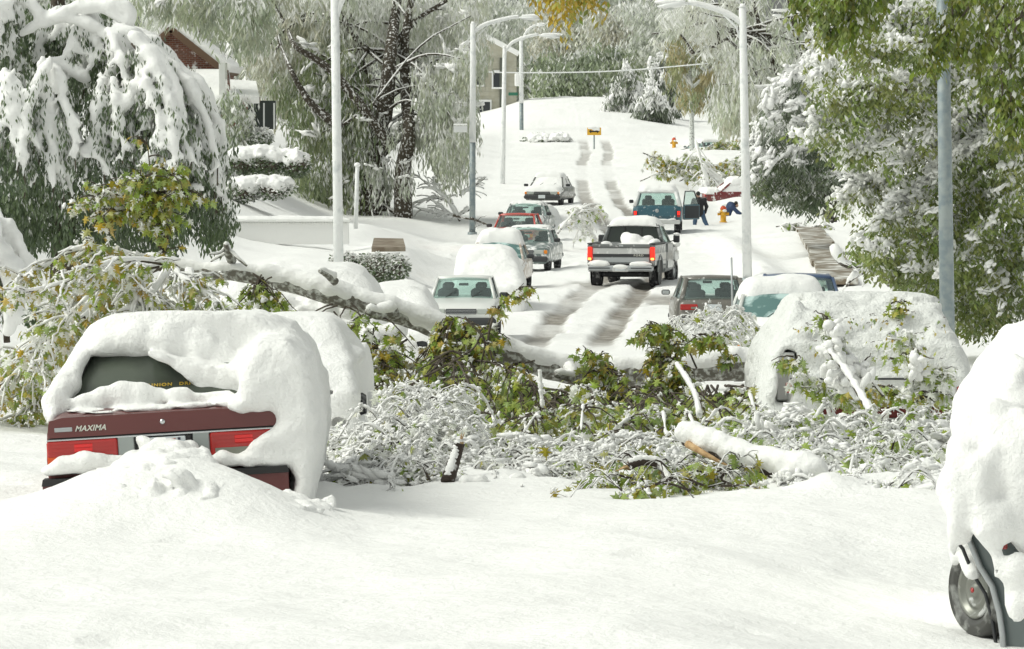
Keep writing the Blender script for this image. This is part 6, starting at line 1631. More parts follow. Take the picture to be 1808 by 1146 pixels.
# ================================================================== weeping snowy tree on the left
def weeping_tree():
    r = np.random.default_rng(91); d = 95.0; s = S(d)
    root = empty('weeping_tree', P(120, 470, d)); tag(root, 'great weeping evergreen at the left, snow hanging in thick white fingers', 'tree')
    b = np.array(root.location)
    f = Field(np.array(P(-90, 470, d - 3.2)), np.array(P(430, -40, d + 3.2)) + [0, 0, 0], .05)
    fo, tb = MB(), MB()
    def finger(a, e, dd, r0, arch=.35, n=13):
        a = np.array(a, float); e = np.array(e, float)
        t = np.linspace(0, 1, n)[:, None]
        m = np.array([a[0] + (e[0] - a[0]) * (.45 + arch), a[1] + (e[1] - a[1]) * .22])
        q = (1 - t) ** 2 * a + 2 * t * (1 - t) * m + t * t * e
        q += r.normal(0, 2.2, q.shape)
        dep = dd - .5 * t[:, 0] * r.uniform(.2, 1)
        pts = Pn(q[:, 0], q[:, 1], dep)
        rad = .86 * r0 / s * (.55 + .7 * np.sin(np.pi * np.clip(t[:, 0] * .8 + .15, 0, 1))) * (1 + r.uniform(-.35, .45, n))
        rad[-1] *= .4; rad[-2] *= .7
        for i in range(n - 1): f.capsule(pts[i], pts[i + 1], rad[i], rad[i + 1], .035)
        # little side tufts hang off the finger
        for i in range(3, n - 1):
            for k in range(2):
                sd = r.choice([-1, 1]); L = r.uniform(.08, .22)
                f.capsule(pts[i], pts[i] + np.array([sd * L * .8, -.05, -L]), rad[i] * .6, .022, .04)
        # green beneath and behind
        V, F = tube_data(pts - b - np.array([0, -.05, .03]), np.linspace(.03, .012, n), 5); tb.add(V, F)
        C = pts[2:] - b + np.array([0, .06, -.14]); k = 2
        C = np.repeat(C, k, 0) + r.normal(0, .12, (len(C) * k, 3))
        clumps(fo, C, np.full((len(C), 3), .15) * [1, .8, 1.2], 15, .10, .30, 1.25, r, .62, .35, .05, .04, (0, .7), shell=False)
    fans = [((215, 48), (300, 408), (320, 405), 17, 8.5, .45, (-.8, .6)), ((200, 60), (195, 305), (280, 385), 12, 8.5, .3, (-1, .4)), ((88, 112), (28, 155), (290, 385), 11, 9, .2, (-1.6, -.4)),
            ((15, 135), (-70, 68), (255, 345), 10, 9.5, .1, (-1.8, -.6)), ((185, 140), (150, 222), (280, 352), 7, 8.5, .1, (-1.6, -.8)), ((20, 0), (-70, 45), (70, 170), 8, 9, .2, (-1.0, 0.5)),
            ((150, 8), (85, 205), (80, 190), 9, 8, .3, (-.4, 1.2)), ((258, 130), (205, 290), (230, 320), 8, 8, .2, (-1.5, -.5)), ((305, 175), (262, 345), (300, 372), 8, 8, .15, (-1.6, -.4)),
            ((100, 20), (40, 140), (60, 130), 6, 7.5, .3, (0, 1.6)), ((340, 230), (318, 404), (330, 400), 6, 7.5, .2, (-1.2, 0)), ((240, 70), (250, 330), (150, 250), 7, 8.5, .3, (-1.4, .2))]
    for a, xr, yr, n, r0, ar, dr in fans:
        for i in range(n):
            t = (i + r.uniform(.2, .8)) / n
            e = (xr[0] + (xr[1] - xr[0]) * t, r.uniform(*yr) - 25 * abs(t - .5))
            j = (a[0] + r.normal(0, 7), a[1] + r.normal(0, 5))
            finger(j, e, d + r.uniform(*dr), r0 * r.uniform(.75, 1.15), ar)
    # arching snowy leaders along the top
    for q in ([(100, 30), (150, 8), (205, 25), (232, 58), (262, 100), (300, 150)], [(40, 60), (90, 30), (150, 40), (190, 60), (210, 90)], [(-20, 10), (30, -5), (60, 10), (78, 40)], [(0, 140), (20, 134), (40, 150), (60, 190)],
              [(75, 125), (92, 112), (120, 118), (150, 140)], [(150, 12), (200, 8), (228, 22), (220, 50)], [(240, 60), (300, 110), (345, 190), (378, 270), (396, 350)]):
        p = smoothpath([P(x, y, d - .6) for x, y in q], 14)
        for i in range(13): f.capsule(p[i], p[i + 1], .085 * r.uniform(.8, 1.3), .085, .05)
    sl, x, y, z = f.sub(f.lo, f.lo + f.n * f.h)
    f.V += .03 * vnoise(x, y, z, .30, 71) + .03 * vnoise(x, y, z, .13, 72)
    f.build('branch_snow', M['snow_far'], root, 'stuff', local=b)
    # dark green mass below and within
    for poly, n, dd, cut in (([(-80, 270), (0, 285), (60, 300), (140, 350), (235, 380), (240, 452), (150, 448), (60, 440), (-80, 460)], 230, (d - .8, d + 2.2), 1.05), ([(-80, 0), (210, 20), (250, 120), (320, 250), (330, 420), (240, 450), (-80, 400)], 330, (d + .6, d + 2.6), .75),
                             ([(340, 350), (400, 320), (404, 400), (385, 430), (360, 415)], 34, (d - .5, d + 1.2), .9), ([(290, 300), (350, 330), (345, 420), (290, 420), (250, 450), (235, 400)], 50, (d - .2, d + 1.8), 1.0), ([(195, 40), (230, 60), (260, 130), (200, 110)], 12, (d - .8, d), .9)):
        q = in_poly(poly, n, r); C = Pn(q[:, 0], q[:, 1], r.uniform(dd[0], dd[1], n)) - b
        clumps(fo, C, np.full((n, 3), .24) * [1, 1, 1.2], 46, .11, .32, 1.2, r, cut, .3, .05, .03, (0, .8))
    p0 = np.array(P(110, 500, d + 1.5)) - b
    V, F = tube_data(smoothpath([p0, np.array(P(115, 300, d + 1.5)) - b, np.array(P(105, 60, d + 1.2)) - b, np.array(P(100, -60, d + 1)) - b], 16), np.linspace(.22, .10, 16), 12); tb.add(V, F)
    tb.build('trunk', M['bark_bare'], root); fo.build('foliage', M['leaf_dark'], root, False, 'stuff')
weeping_tree()
# snow plastered bush at the left edge, nearer
def edge_bush():
    r = np.random.default_rng(92); d = 78.0; root = empty('snowy_bush', P(10, 580, d)); b = np.array(root.location)
    tag(root, 'snow swathed bush leaning in at the left edge above the roadside', 'bush')
    f = Field(np.array(P(-110, 620, d - 1.6)), np.array(P(85, 330, d + 1.6)), .045)
    for i in range(26):
        a = np.array(P(r.uniform(-60, 8), r.uniform(370, 420), d + r.uniform(-.6, .6))); e = np.array(P(r.uniform(-90, 64), r.uniform(470, 590), d + r.uniform(-1.2, .3)))
        m = (a + e) / 2 + [.12, 0, .25]; q = smoothpath([a, m, e], 9)
        for k in range(8): f.capsule(q[k], q[k + 1], r.uniform(.05, .10), r.uniform(.05, .10), .06)
    sl, x, y, z = f.sub(f.lo, f.lo + f.n * f.h); f.V += .05 * vnoise(x, y, z, .3, 73) + .03 * vnoise(x, y, z, .11, 74)
    f.build('branch_snow', M['snow_far'], root, 'stuff', local=b)
    fo = MB(); q = in_poly([(-80, 400), (0, 400), (50, 470), (55, 540), (30, 560), (-80, 560)], 60, r); C = Pn(q[:, 0], q[:, 1], r.uniform(d - .3, d + .6, 60)) - b
    clumps(fo, C, np.full((60, 3), .2), 30, .08, .35, .9, r, .6, .3, .1, .1, (0, .7)); fo.build('foliage', M['leaf_dark'], root, False, 'stuff')
    tube('stem', [(0, .2, -.2), (-.05, .1, .8), (-.2, 0, 1.4)], .05, M['bark_bare'], root, 6)
edge_bush()

# ================================================================== maple sprays: five-lobed leaves hanging from twigs
_o = [(0, 0), (.12, .09), (-.02, .36), (.27, .17), (.44, .56), (.50, .15), (.68, .24), (.72, .07), (1.08, 0)]
_half = _o[1:-1]
_out = [_o[0]] + _half + [_o[-1]] + [(x, -y) for x, y in _half[::-1]]
LEAF_V = np.array([(.38, 0, .05)] + [(x, y * 1.05, -.16 * abs(y) - .10 * x * x) for x, y in _out])
_n = len(_out); LEAF_F = np.array([[0, i + 1, (i + 1) % _n + 1] for i in range(_n)])
def scatter(mb, TV, TF, pos, R, size, tint):
    n = len(pos)
    V = np.einsum('nij,kj->nki', R, TV) * np.asarray(size).reshape(-1, 1, 1) + pos[:, None, :]
    F = (np.arange(n)[:, None, None] * len(TV) + TF[None]).reshape(-1, 3)
    mb.add(V.reshape(-1, 3), F, np.repeat(tint, len(TV), 0))
class Maple:
    def __init__(s, root, seed):
        s.root = root; s.b = np.array(root.location); s.r = np.random.default_rng(seed); s.P = []; s.D = []; s.T = []; s.Z = []
        s.tb, s.sb = MB(), MB()
    def twig(s, a, v, L, leaves=9, size=.115, snow=.1, aut=.25, drop=.35, r0=.010, twsnow=0.0, green=(0, 1)):
        """a, v in world; leaves hang along the outer part"""
        r = s.r; a = np.array(tuple(a), float) - s.b; v = np.array(v, float); v /= np.linalg.norm(v)
        t = np.linspace(0, 1, 7)[:, None]
        p = a + v * L * t + np.array([0, 0, -drop * L]) * t ** 2 + r.normal(0, .012, (7, 3)) * t
        V, F = tube_data(p, np.linspace(r0, r0 * .4, 7), 5, False); s.tb.add(V, F)
        if twsnow > 0:
            V, F = tube_data(p + [0, -.004, twsnow * .7], twsnow * (1 + r.uniform(-.35, .5, 7)) * np.linspace(1, .7, 7), 6); s.sb.add(V, F, np.array([1, .5, 0]))
        for k in range(leaves):
            u = r.uniform(.25, 1.0); c = np.array([np.interp(u, t[:, 0], p[:, j]) for j in range(3)])
            out = r.normal(0, 1, 3) * [1, .8, .4]; out /= np.linalg.norm(out)
            c2 = c + out * r.uniform(.02, .07) - [0, 0, .02]
            dv = out * r.uniform(.3, 1) + np.array([0, 0, -r.uniform(.4, 1.6)])
            s.P.append(c2); s.D.append(dv); s.Z.append(size * r.uniform(.6, 1.25))
            sn = 1.0 if r.uniform() < snow else 0.0
            s.T.append((r.uniform(.75, 1) * sn + (1 - sn) * r.uniform(0, .18) , np.clip(r.uniform(*green), 0, 1), np.clip(r.uniform(0, 1) ** 2 * aut * 2.2, 0, 1)))
            if r.uniform() < snow * .6:
                puffs(s.sb, np.array([c2 + [0, -.015, .01]]), np.array([[r.uniform(.03, .07), r.uniform(.02, .045), r.uniform(.015, .03)]]), np.array([dv * [1, 1, .3]]), r, sub=4)
        return p[-1] + s.b
    def bough(s, path, r0, r1, twigs, tl=(.3, .6), snow=.1, aut=.25, leaves=9, size=.115, bsnow=.0, up=.2, n=16, drop=.4, spread=1.0, twsnow=0.0, start=2, green=(0, 1)):
        r = s.r; p = smoothpath([np.array(tuple(q)) for q in path], n); L = [q - s.b for q in p]
        branch(s.tb, s.sb if bsnow > 0 else None, L, r0, r1, n=n, sides=7, snow=bsnow, r=r, lump=.45)
        for k in range(twigs):
            i = r.integers(start, n); tan = p[min(i + 1, n - 1)] - p[i - 1]; tan /= np.linalg.norm(tan) + 1e-9
            v = tan * .7 + r.normal(0, .6, 3) * [spread, spread * .8, .5] + [0, 0, up]
            s.twig(p[i], v, r.uniform(*tl), leaves, size, snow, aut, drop, twsnow=twsnow, green=green)
        return p
    def finish(s, mat='maple', singles=300, leafname='leaf', barkmat='bark_bare'):
        Pp, D, T, Z = map(np.array, (s.P, s.D, s.T, s.Z)); r = s.r
        R = frames(D); a = r.uniform(-.9, .9, len(Pp)); ca, sa = np.cos(a), np.sin(a)
        Rx = np.zeros((len(Pp), 3, 3)); Rx[:, 0, 0] = 1; Rx[:, 1, 1] = ca; Rx[:, 1, 2] = -sa; Rx[:, 2, 1] = sa; Rx[:, 2, 2] = ca
        R = R @ Rx
        wy = Pp[:, 1] + s.b[1]
        score = Z / wy + (T[:, 0] < .3) * .0005 + r.uniform(0, .0006, len(Pp))
        idx = np.argsort(-score)[:singles]
        rest = np.ones(len(Pp), bool); rest[idx] = False
        mb = MB(); scatter(mb, LEAF_V, LEAF_F, Pp[rest], R[rest], Z[rest], T[rest]); mb.build('foliage', M[mat], s.root, False, 'stuff')
        if singles:
            vars_ = []
            for k in range(12):
                t = T[idx[k * (len(idx) // 12)]]
                o = mesh_obj(leafname, LEAF_V, LEAF_F, M[mat], s.root, False, np.tile(t, (len(LEAF_V), 1))); vars_.append(o)
            first = dict((k, True) for k in range(12))
            for q, i in enumerate(idx):
                k = q % 12
                if first[k]: o = vars_[k]; first[k] = False
                else: o = vars_[k].copy(); COL.objects.link(o); o.parent = s.root
                mtx = Matrix(R[i].tolist()).to_4x4(); mtx.translation = Vector(Pp[i])
                o.matrix_basis = mtx @ Matrix.Scale(float(Z[i]), 4)
        if s.tb.n: s.tb.build('twigs', M[barkmat], s.root, True, 'stuff')
        if s.sb.n: s.sb.build('twig_snow', M['snow_fine'], s.root, True, 'stuff')

# ================================================================== the fallen tree across the street
def fallen_tree():
    d = 59.6; root = empty('fallen_tree', P(1000, 700, 59.6)); b = np.array(root.location)
    tag(root, 'large fallen maple lying right across the street, trunk snow topped, leaves still green', 'fallen tree')
    r = np.random.default_rng(95)
    line = [(262, 462, 59.6, 11), (300, 468, 59.6, 12), (345, 478, 59.6, 12), (420, 482, 59.5, 14), (500, 496, 59.5, 17), (560, 511, 59.4, 18), (620, 527, 59.4, 18), (680, 545, 59.4, 17), (740, 566, 59.5, 17), (800, 590, 59.6, 17), (870, 615, 59.8, 18), (940, 638, 59.9, 20), (1000, 655, 60, 20), (1060, 662, 60, 21),
            (1120, 660, 60, 22), (1180, 656, 60, 23), (1240, 650, 60, 23), (1300, 646, 60, 24), (1370, 648, 60, 25), (1450, 655, 60, 25), (1600, 670, 60, 26), (1740, 680, 60, 24)]
    pts = np.array([np.array(P(a[0], a[1], a[2])) for a in line]) - b
    rad = np.array([a[3] / S(a[2]) for a in line]) * 1.12
    p = smoothpath(pts, 90); rr = np.interp(np.linspace(0, 1, 90), np.linspace(0, 1, len(rad)), rad)
    rr = rr * (1 + .05 * np.sin(np.arange(90) * .9) + r.uniform(-.03, .03, 90))
    V, F = tube_data(p, rr, 22)
    n_ = vnoise(V[:, 0] * 1.0, V[:, 1] * 5, V[:, 2] * 5, .35, 77) * .018; c_ = np.repeat(p, 22, 0); dv = V[:90 * 22] - c_; V[:90 * 22] += dv / (np.linalg.norm(dv, axis=1)[:, None] + 1e-6) * n_[:90 * 22, None]
    mesh_obj('trunk', V, F, M['bark_log'], root, True)
    f = Field(p.min(0) + b - [.25, .35, .3], p.max(0) + b + [.25, .35, .35], .030)
    for i in range(0, 88):
        k = .86 if i < 66 else .80
        f.capsule(p[i] + b + [0, -.03, rr[i] * .46], p[i + 1] + b + [0, -.03, rr[i + 1] * .46], rr[i] * k, rr[i + 1] * k, .03)
    sl, x, y, z = f.sub(f.lo, f.lo + f.n * f.h); f.V += .022 * vnoise(x, y, z, .3, 75) + .016 * vnoise(x, y, z, .10, 76)
    f.build('trunk_snow', M['snow_fine'], root, 'stuff', local=b)
    # stubs of broken limbs
    for q, r0 in (([(592, 498, 59.2), (578, 486, 59.1), (565, 478, 59.0)], .045), ([(700, 552, 59.2), (668, 556, 59.1), (648, 548, 59)], .07), ([(410, 462, 59.5), (402, 446, 59.4), (399, 432, 59.3)], .05), ([(1000, 650, 59.5), (1010, 668, 59.3), (980, 660, 59.2)], .06), ([(402, 440, 59.4), (418, 455, 59.3), (436, 470, 59.3)], .02), ([(402, 446, 59.4), (385, 455, 59.4), (372, 462, 59.4)], .014), ([(400, 436, 59.4), (388, 447, 59.3), (370, 449, 59.2)], .014)):
        L = [np.array(P(*k)) - b for k in q]; t1, t2 = MB(), MB(); branch(t1, t2, L, r0, r0 * .55, n=8, sides=9, snow=1.0, r=r)
        o = t1.build('broken_limb', M['bark_log'], root); t2.build('limb_snow', M['snow_fine'], o)
    m = Maple(root, 96)
    W = lambda *q: [P(*k) for k in q]
    # upright leafy leader on the left
    m.bough(W((285, 478, 59), (285, 400, 58.8), (270, 330, 58.7), (258, 240, 58.6)), .022, .004, 10, (.15, .3), .12, .9, 5, .09, start=1, green=(.3, 1))
    for k in range(4):
        m.bough(W((285, 470, 59), (r.uniform(270, 300), 410, 58.8), (r.uniform(225, 330), 350, 58.6), (r.uniform(200, 350), 300 + 12 * k, 58.4)), .016, .005, 28, (.2, .38), .10, .38, 8, .095, start=5, up=.1, green=(.4, 1))
    m.bough(W((285, 420, 59), (250, 370, 58.8), (200, 335, 58.6), (160, 350, 58.5)), .014, .006, 20, (.2, .35), .3, .6, 8, .095, bsnow=1.8, start=6, green=(.4, 1))
    m.bough(W((285, 440, 59), (240, 385, 58.8), (210, 370, 58.6), (180, 380, 58.5)), .014, .006, 14, (.2, .35), .2, .9, 8, .10, bsnow=1.5, start=6, green=(.4, 1))
    # bushy crown spreading left and down
    for q in ([(300, 468), (240, 460), (180, 470), (110, 500), (50, 515)], [(300, 468), (220, 450), (140, 440), (80, 470), (40, 490)], [(290, 470), (230, 500), (190, 545), (130, 600)], [(280, 470), (200, 490), (120, 560), (60, 620)],
              [(300, 475), (270, 520), (260, 560), (240, 600)], [(330, 478), (350, 510), (345, 545), (330, 570)], [(310, 475), (300, 520), (310, 560), (290, 590)], [(260, 470), (150, 520), (90, 600), (40, 690)], [(200, 500), (110, 580), (50, 640), (0, 680)],
              [(170, 540), (90, 620), (60, 700), (30, 750)], [(150, 560), (60, 600), (0, 640), (-40, 660)], [(300, 470), (330, 500), (380, 530), (385, 560)], [(280, 470), (220, 520), (160, 540), (110, 545)], [(110, 600), (60, 680), (70, 740)], [(250, 480), (240, 530), (220, 580)]):
        dd = r.uniform(56.5, 59.0)
        m.bough([P(a, c, dd - .25 * i) for i, (a, c) in enumerate(q)], .020, .007, 30, (.22, .5), .30, .55, 9, .098, bsnow=1.6, up=.15, twsnow=.012, green=(.2, 1))
    # sprays hanging off the trunk
    for px, py, n in ((455, 490, 9), (470, 500, 6), (610, 545, 6), (650, 590, 6), (640, 560, 5)):
        for k in range(n): m.twig(P(px + r.normal(0, 14), py + r.normal(0, 6), 59.1), (r.normal(0, .6), -.3, -.2), r.uniform(.2, .5), 9, .11, .15, .3, .5, green=(.4, 1))
    for k in range(7):
        m.bough(W((700 + r.uniform(-30, 20), 600, 59), (665 + r.uniform(-20, 20), 640, 58.5), (640 + r.uniform(-30, 20), 690, 58)), .012, .005, 16, (.2, .4), .18, .5, 8, .105, green=(.4, 1))
    # upright twigs over the trunk
    m.bough(W((880, 640, 59.2), (860, 580, 59), (885, 540, 58.9), (925, 500, 58.8)), .009, .003, 13, (.1, .22), .05, .9, 4, .10, start=8, green=(.4, 1))
    for q in ([(985, 700), (1010, 690), (1050, 640), (1040, 625)], [(1130, 700), (1160, 680), (1180, 660)]):
        m.bough([P(a, c, 58.7) for a, c in q], .010, .004, 12, (.12, .28), .05, .4, 8, .095, start=3, green=(.2, 1))
    m.bough(W((1230, 650, 59.2), (1205, 600, 59), (1170, 580, 58.9), (1140, 577, 58.8)), .010, .005, 16, (.12, .28), .1, .3, 7, .11, start=8, green=(.2, .9))
    m.bough(W((1200, 660, 59.2), (1180, 620, 59), (1175, 590, 58.9)), .010, .005, 16, (.15, .3), .1, .4, 7, .11, start=3, green=(.3, .9))
    m.bough(W((1290, 655, 59), (1280, 610, 58.8), (1245, 590, 58.7)), .010, .005, 12, (.15, .3), .1, .4, 7, .11, start=3, green=(.3, .9))
    # main leafy mass under and before the trunk
    for k in range(58):
        x0 = r.uniform(775, 1345); yl = np.interp(x0, [730, 870, 1000, 1345], [572, 630, 672, 668]); y0 = yl + (26 if x0 < 1000 else 12); dd = r.uniform(55.0, 58.8)
        x1 = np.clip(x0 + r.normal(0, 60), 700, 1370); y1 = r.uniform(yl + 40, 765)
        m.bough([P(x0, y0, 59.4), P((x0 + x1) / 2, (y0 + y1) / 2 - 8, (59.4 + dd) / 2), P(x1, y1, dd)], .015, .005, 19, (.15, .36), .07, .26, 8, .098, start=4, drop=.8, up=-.15, green=(.0, 1))
    for (xa, xb_, n_, ya) in ((788, 862, 7, -2), (890, 960, 1, 0), (1060, 1090, 2, -6), (1170, 1200, 3, -10)):
      for k in range(n_):
        x0 = r.uniform(xa, xb_); y0 = np.interp(x0, [730, 870, 1000, 1345], [560, 612, 655, 650]) + ya
        m.bough([P(x0, y0, 59.0), P(x0 + r.normal(0, 16), y0 + r.uniform(-25, 10), 58.9), P(x0 + r.normal(0, 30), y0 + r.uniform(0, 45), 58.7)], .010, .004, 14, (.14, .30), .08, .5, 8, .098, start=2, drop=.7, green=(.2, 1))
    for k in range(4):
        x0 = r.uniform(790, 870); dd = r.uniform(58.3, 59.2)
        m.bough([P(x0, 590 + (x0 - 740) * .22, 59.3), P(x0 + r.normal(0, 20), 625 + (x0 - 740) * .2, dd), P(x0 + r.normal(0, 35), 680, dd - .3)], .012, .005, 16, (.2, .4), .06, .5, 9, .115, start=1, drop=.5, green=(.2, 1))
    for k in range(27):      # leafy boughs sprawling forward of the trunk
        x0 = r.uniform(760, 1340); dd = r.uniform(45.5, 52); gy = 200 + 2.85 * S(dd)
        x1 = x0 + r.normal(0, 70); hh = r.uniform(20, 58)
        m.bough([P(x0, gy - 25, dd + 2.5), P((x0 + x1) / 2, gy - hh - 20, dd + 1), P(x1, gy - hh * .4 - 12, dd)], .012, .005, 15, (.15, .36), .22, .3, 8, .098, start=3, drop=.6, up=.1, bsnow=1.5 if k % 2 else 0, green=(.2, 1))
    # long bare arching shoots
    for q in ([(760, 640), (800, 620), (835, 650), (865, 700)], [(690, 700), (760, 660), (830, 620), (850, 590)], [(870, 560), (862, 600), (870, 640)], [(820, 560), (855, 600), (850, 640)], [(1330, 700), (1380, 660), (1440, 650), (1500, 700)], [(1030, 760), (1060, 720), (1100, 680)], [(960, 790), (985, 740), (1010, 700)], [(1190, 800), (1210, 740), (1260, 690)]):
        m.bough([P(a, c, 57.5) for a, c in q], .014, .008, 2, (.1, .2), .1, .3, 2, .1)
    m.finish()
M['bark_log'] = simple('snowy_maple_bark', (.16, .15, .125), .9, mott=((.60, .61, .58), 20, .46, .66), bump=[(26, 6, .02), (8, 3, .03)])
fallen_tree()

# ================================================================== broken limbs and snow-wrapped brush in front
M['bark_dark'] = simple('wet_bark', (.045, .032, .024), .8, mott=(SNOWC, 9, .56, .68), bump=[(22, 6, .02)])
def limb(name, label, path, r0, r1, snow, ends=True, seed=1, mat='bark_dark', lumps=.35, raw=1):
    r = np.random.default_rng(seed); root = empty(name, P(*path[len(path) // 2])); b = np.array(root.location)
    tag(root, label, 'broken limb', 'broken limbs in the fallen brush')
    p = smoothpath([P(*q) for q in path], 26) - b; rad = np.linspace(r0, r1, 26)
    V, F = tube_data(p, rad * (1 + r.uniform(-.06, .06, 26)), 14); mesh_obj('limb', V, F, M[mat], root, True)
    if raw:
        e = p[0] - p[2]; e /= np.linalg.norm(e); V, F = tube_data([p[0] - e * .03, p[0] + e * .012], [r0 * .93, r0 * .7], 14); mesh_obj('torn_end', V, F, M['wood_raw'], root, False)
        for k in range(5): tube('splinter', [p[0] + r.normal(0, r0 * .4, 3), p[0] + e * r.uniform(.04, .10) + r.normal(0, r0 * .4, 3)], [.012, .002], M['wood_raw'], root, 4)
    if snow and snow < .025:
        sb = MB(); q_ = snow * (1 + r.uniform(-.4, .7, 26)); V, F = tube_data(p + np.array([0, -.2, 1.]) * (rad * .6 + q_ * .4)[:, None], q_ + rad * .35, 8); sb.add(V, F); sb.build('limb_snow', M['snow_fine'], root, True, 'stuff')
    elif snow:
        f = Field(p.min(0) + b - .35, p.max(0) + b + .35, .024)
        for i in range(25):
            a = snow * r.uniform(1 - lumps, 1 + lumps)
            f.capsule(p[i] + b + [0, -.01, rad[i] * .55 + a * .3], p[i + 1] + b + [0, -.01, rad[i + 1] * .55 + a * .3], rad[i] * .8 + a * .42, rad[i + 1] * .8 + a * .38, .05)
        f.noise(.03, .16, 78); f.noise(.018, .06, 79); f.build('limb_snow', M['snow_fine'], root, 'stuff', local=b)
    return root
tl_ = limb('broken_limb', 'thick broken limb with pale torn end under deep snow, front right of the brush', [(1212, 775, 43.6), (1260, 795, 43.4), (1320, 815, 43.2), (1380, 832, 43.0), (1440, 850, 42.8)], .062, .085, .05, seed=3, raw=1, lumps=.7)
tube('torn_strip', [P(1214, 784, 43.48) - P(1320, 815, 43.2), P(1245, 802, 43.28) - P(1320, 815, 43.2), P(1288, 824, 43.1) - P(1320, 815, 43.2)], [.03, .022, .006], M['wood_raw'], tl_, 6)
limb('broken_limb', 'dark snapped stump standing in the snowy twigs left of the middle', [(812, 782, 43.6), (806, 800, 43.6), (798, 825, 43.5), (790, 850, 43.4)], .04, .055, .014, seed=4)
limb('broken_limb', 'dark bent limb arching from the snow in front of the pale torn limb', [(1110, 822, 42.8), (1135, 815, 42.8), (1165, 822, 42.8), (1185, 856, 42.7)], .035, .025, .012, seed=5)
limb('broken_limb', 'slanting snow covered branch reaching up before the buried estate car', [(1560, 790, 48), (1545, 745, 48.2), (1520, 700, 48.6), (1492, 655, 49), (1465, 622, 49.2)], .035, .016, .018, seed=6, mat='bark', raw=0)
limb('broken_limb', 'snow-crusted slanting branch rising through the middle leaves', [(1235, 735, 51), (1228, 700, 51.2), (1212, 670, 51.5), (1195, 645, 51.8)], .028, .016, .014, seed=7, mat='bark_frost', raw=0)
limb('broken_limb', 'thin white upright stick left of the middle leaves', [(958, 720, 51), (955, 690, 51), (953, 655, 51)], .016, .010, .014, seed=8, mat='bark_frost', raw=0)
limb('broken_limb', 'half buried log beside the snow covered car at the left of the brush', [(655, 712, 53), (690, 722, 53), (730, 735, 53)], .06, .05, .03, seed=9, mat='bark')
limb('broken_limb', 'second half buried log lower beside the snow covered car', [(625, 770, 50), (680, 745, 50.3), (740, 732, 50.5)], .05, .04, .06, seed=10, mat='bark')

def brush(label, poly, d, n, seed, arc=(.25, .6), leafy=.3, rsnow=(.009, .024), hgt=(.1, .5), aut=.3, snowleaf=.5, group='heaps of fallen brush', green=(.2, 1), singles=60, size=.10, clots=0):
    """a heap of snow-wrapped arching twigs"""
    r = np.random.default_rng(seed); pz = np.array(poly, float); c = pz.mean(0); root = empty('brush_heap', P(c[0], pz[:, 1].max(), (d[0] + d[1]) / 2)); tag(root, label, 'brush', group)
    m = Maple(root, seed + 1); b = m.b
    q = in_poly(poly, n, r)
    for i in range(n):
        y01 = (q[i, 1] - pz[:, 1].min()) / (np.ptp(pz[:, 1]) + 1e-6); dd = d[1] + (d[0] - d[1]) * y01 + r.normal(0, .25)
        a = np.array(P(q[i, 0], q[i, 1], dd)); L = r.uniform(*arc); th = r.uniform(0, 2 * math.pi)
        v = np.array([math.cos(th), .5 * math.sin(th), 0]); h = r.uniform(*hgt) * L
        e = a + v * L + [0, 0, -L * r.uniform(.1, .5)]; mid = (a + e) / 2 + [0, 0, h]
        p = smoothpath([a, mid, e], 9) - b; rs_ = r.uniform(*rsnow)
        V, F = tube_data(p, np.linspace(.010, .004, 9), 5, False); m.tb.add(V, F)
        V, F = tube_data(p + [0, -.004, rs_ * .4], rs_ * .55 * (1 + r.uniform(-.45, .6, 9)) * np.array([.5, .9, 1, 1, 1, 1, .9, .8, .5]), 5); m.sb.add(V, F, np.array([1, .5, 0]))
        kk = r.integers(5, 10); cc = p[r.integers(1, 9, kk)] + r.normal(0, .012, (kk, 3)) + [0, -.006, rs_ * .5]; puffs(m.sb, cc, rs_ * np.stack([r.uniform(1.0, 3.2, kk), r.uniform(.6, 1.3, kk), r.uniform(.45, 1.0, kk)], -1), np.tile(v, (kk, 1)) + r.normal(0, .3, (kk, 3)), r, sub=5)
        for k in range(r.integers(2, 5)):
            j = r.integers(2, 9); w = v * r.uniform(-.4, .9) + r.normal(0, .4, 3); 
            lf = 6 if r.uniform() < leafy else 2
            m.twig(p[j] + b, w, r.uniform(.10, .25), lf, size, snowleaf, aut, .7, .005, twsnow=rs_ * r.uniform(.1, .5), green=green)
    if clots:
        q = in_poly(poly, clots, r); y01 = (q[:, 1] - pz[:, 1].min()) / np.ptp(pz[:, 1]); C = Pn(q[:, 0], q[:, 1], d[1] + (d[0] - d[1]) * y01) - b + [0, 0, .03]
        puffs(m.sb, C, np.stack([r.uniform(.08, .22, clots), r.uniform(.05, .10, clots), r.uniform(.03, .06, clots)], -1), r.normal(0, 1, (clots, 3)) * [1, 1, .3], r, sub=12)
    m.finish(singles=singles, barkmat='bark_dark')
brush('mound of drooping snow-wrapped twigs left of the middle, beside the dark stump', [(655, 800), (690, 745), (740, 690), (785, 695), (820, 745), (850, 790), (840, 840), (790, 852), (720, 846), (660, 830)], (43.6, 49.0), 170, 201, clots=6, leafy=.6, arc=(.15, .45), hgt=(.2, .6), snowleaf=.7)
brush('low snowy twigs spread between the two broken limbs in the middle', [(830, 850), (850, 790), (930, 775), (1060, 790), (1190, 770), (1210, 820), (1150, 832), (1000, 838), (900, 850)], (43.4, 47), 150, 202, clots=12, leafy=.7, arc=(.2, .5), hgt=(.05, .35), snowleaf=.6)
brush('green leaved brush half white with snow, right of the pale torn limb', [(1290, 760), (1400, 730), (1560, 760), (1680, 745), (1690, 800), (1650, 880), (1560, 885), (1440, 872), (1340, 856), (1290, 825)], (41.4, 48.5), 330, 203, clots=50, leafy=.9, snowleaf=.45, arc=(.2, .55), hgt=(.05, .5), green=(.4, 1), aut=.08)
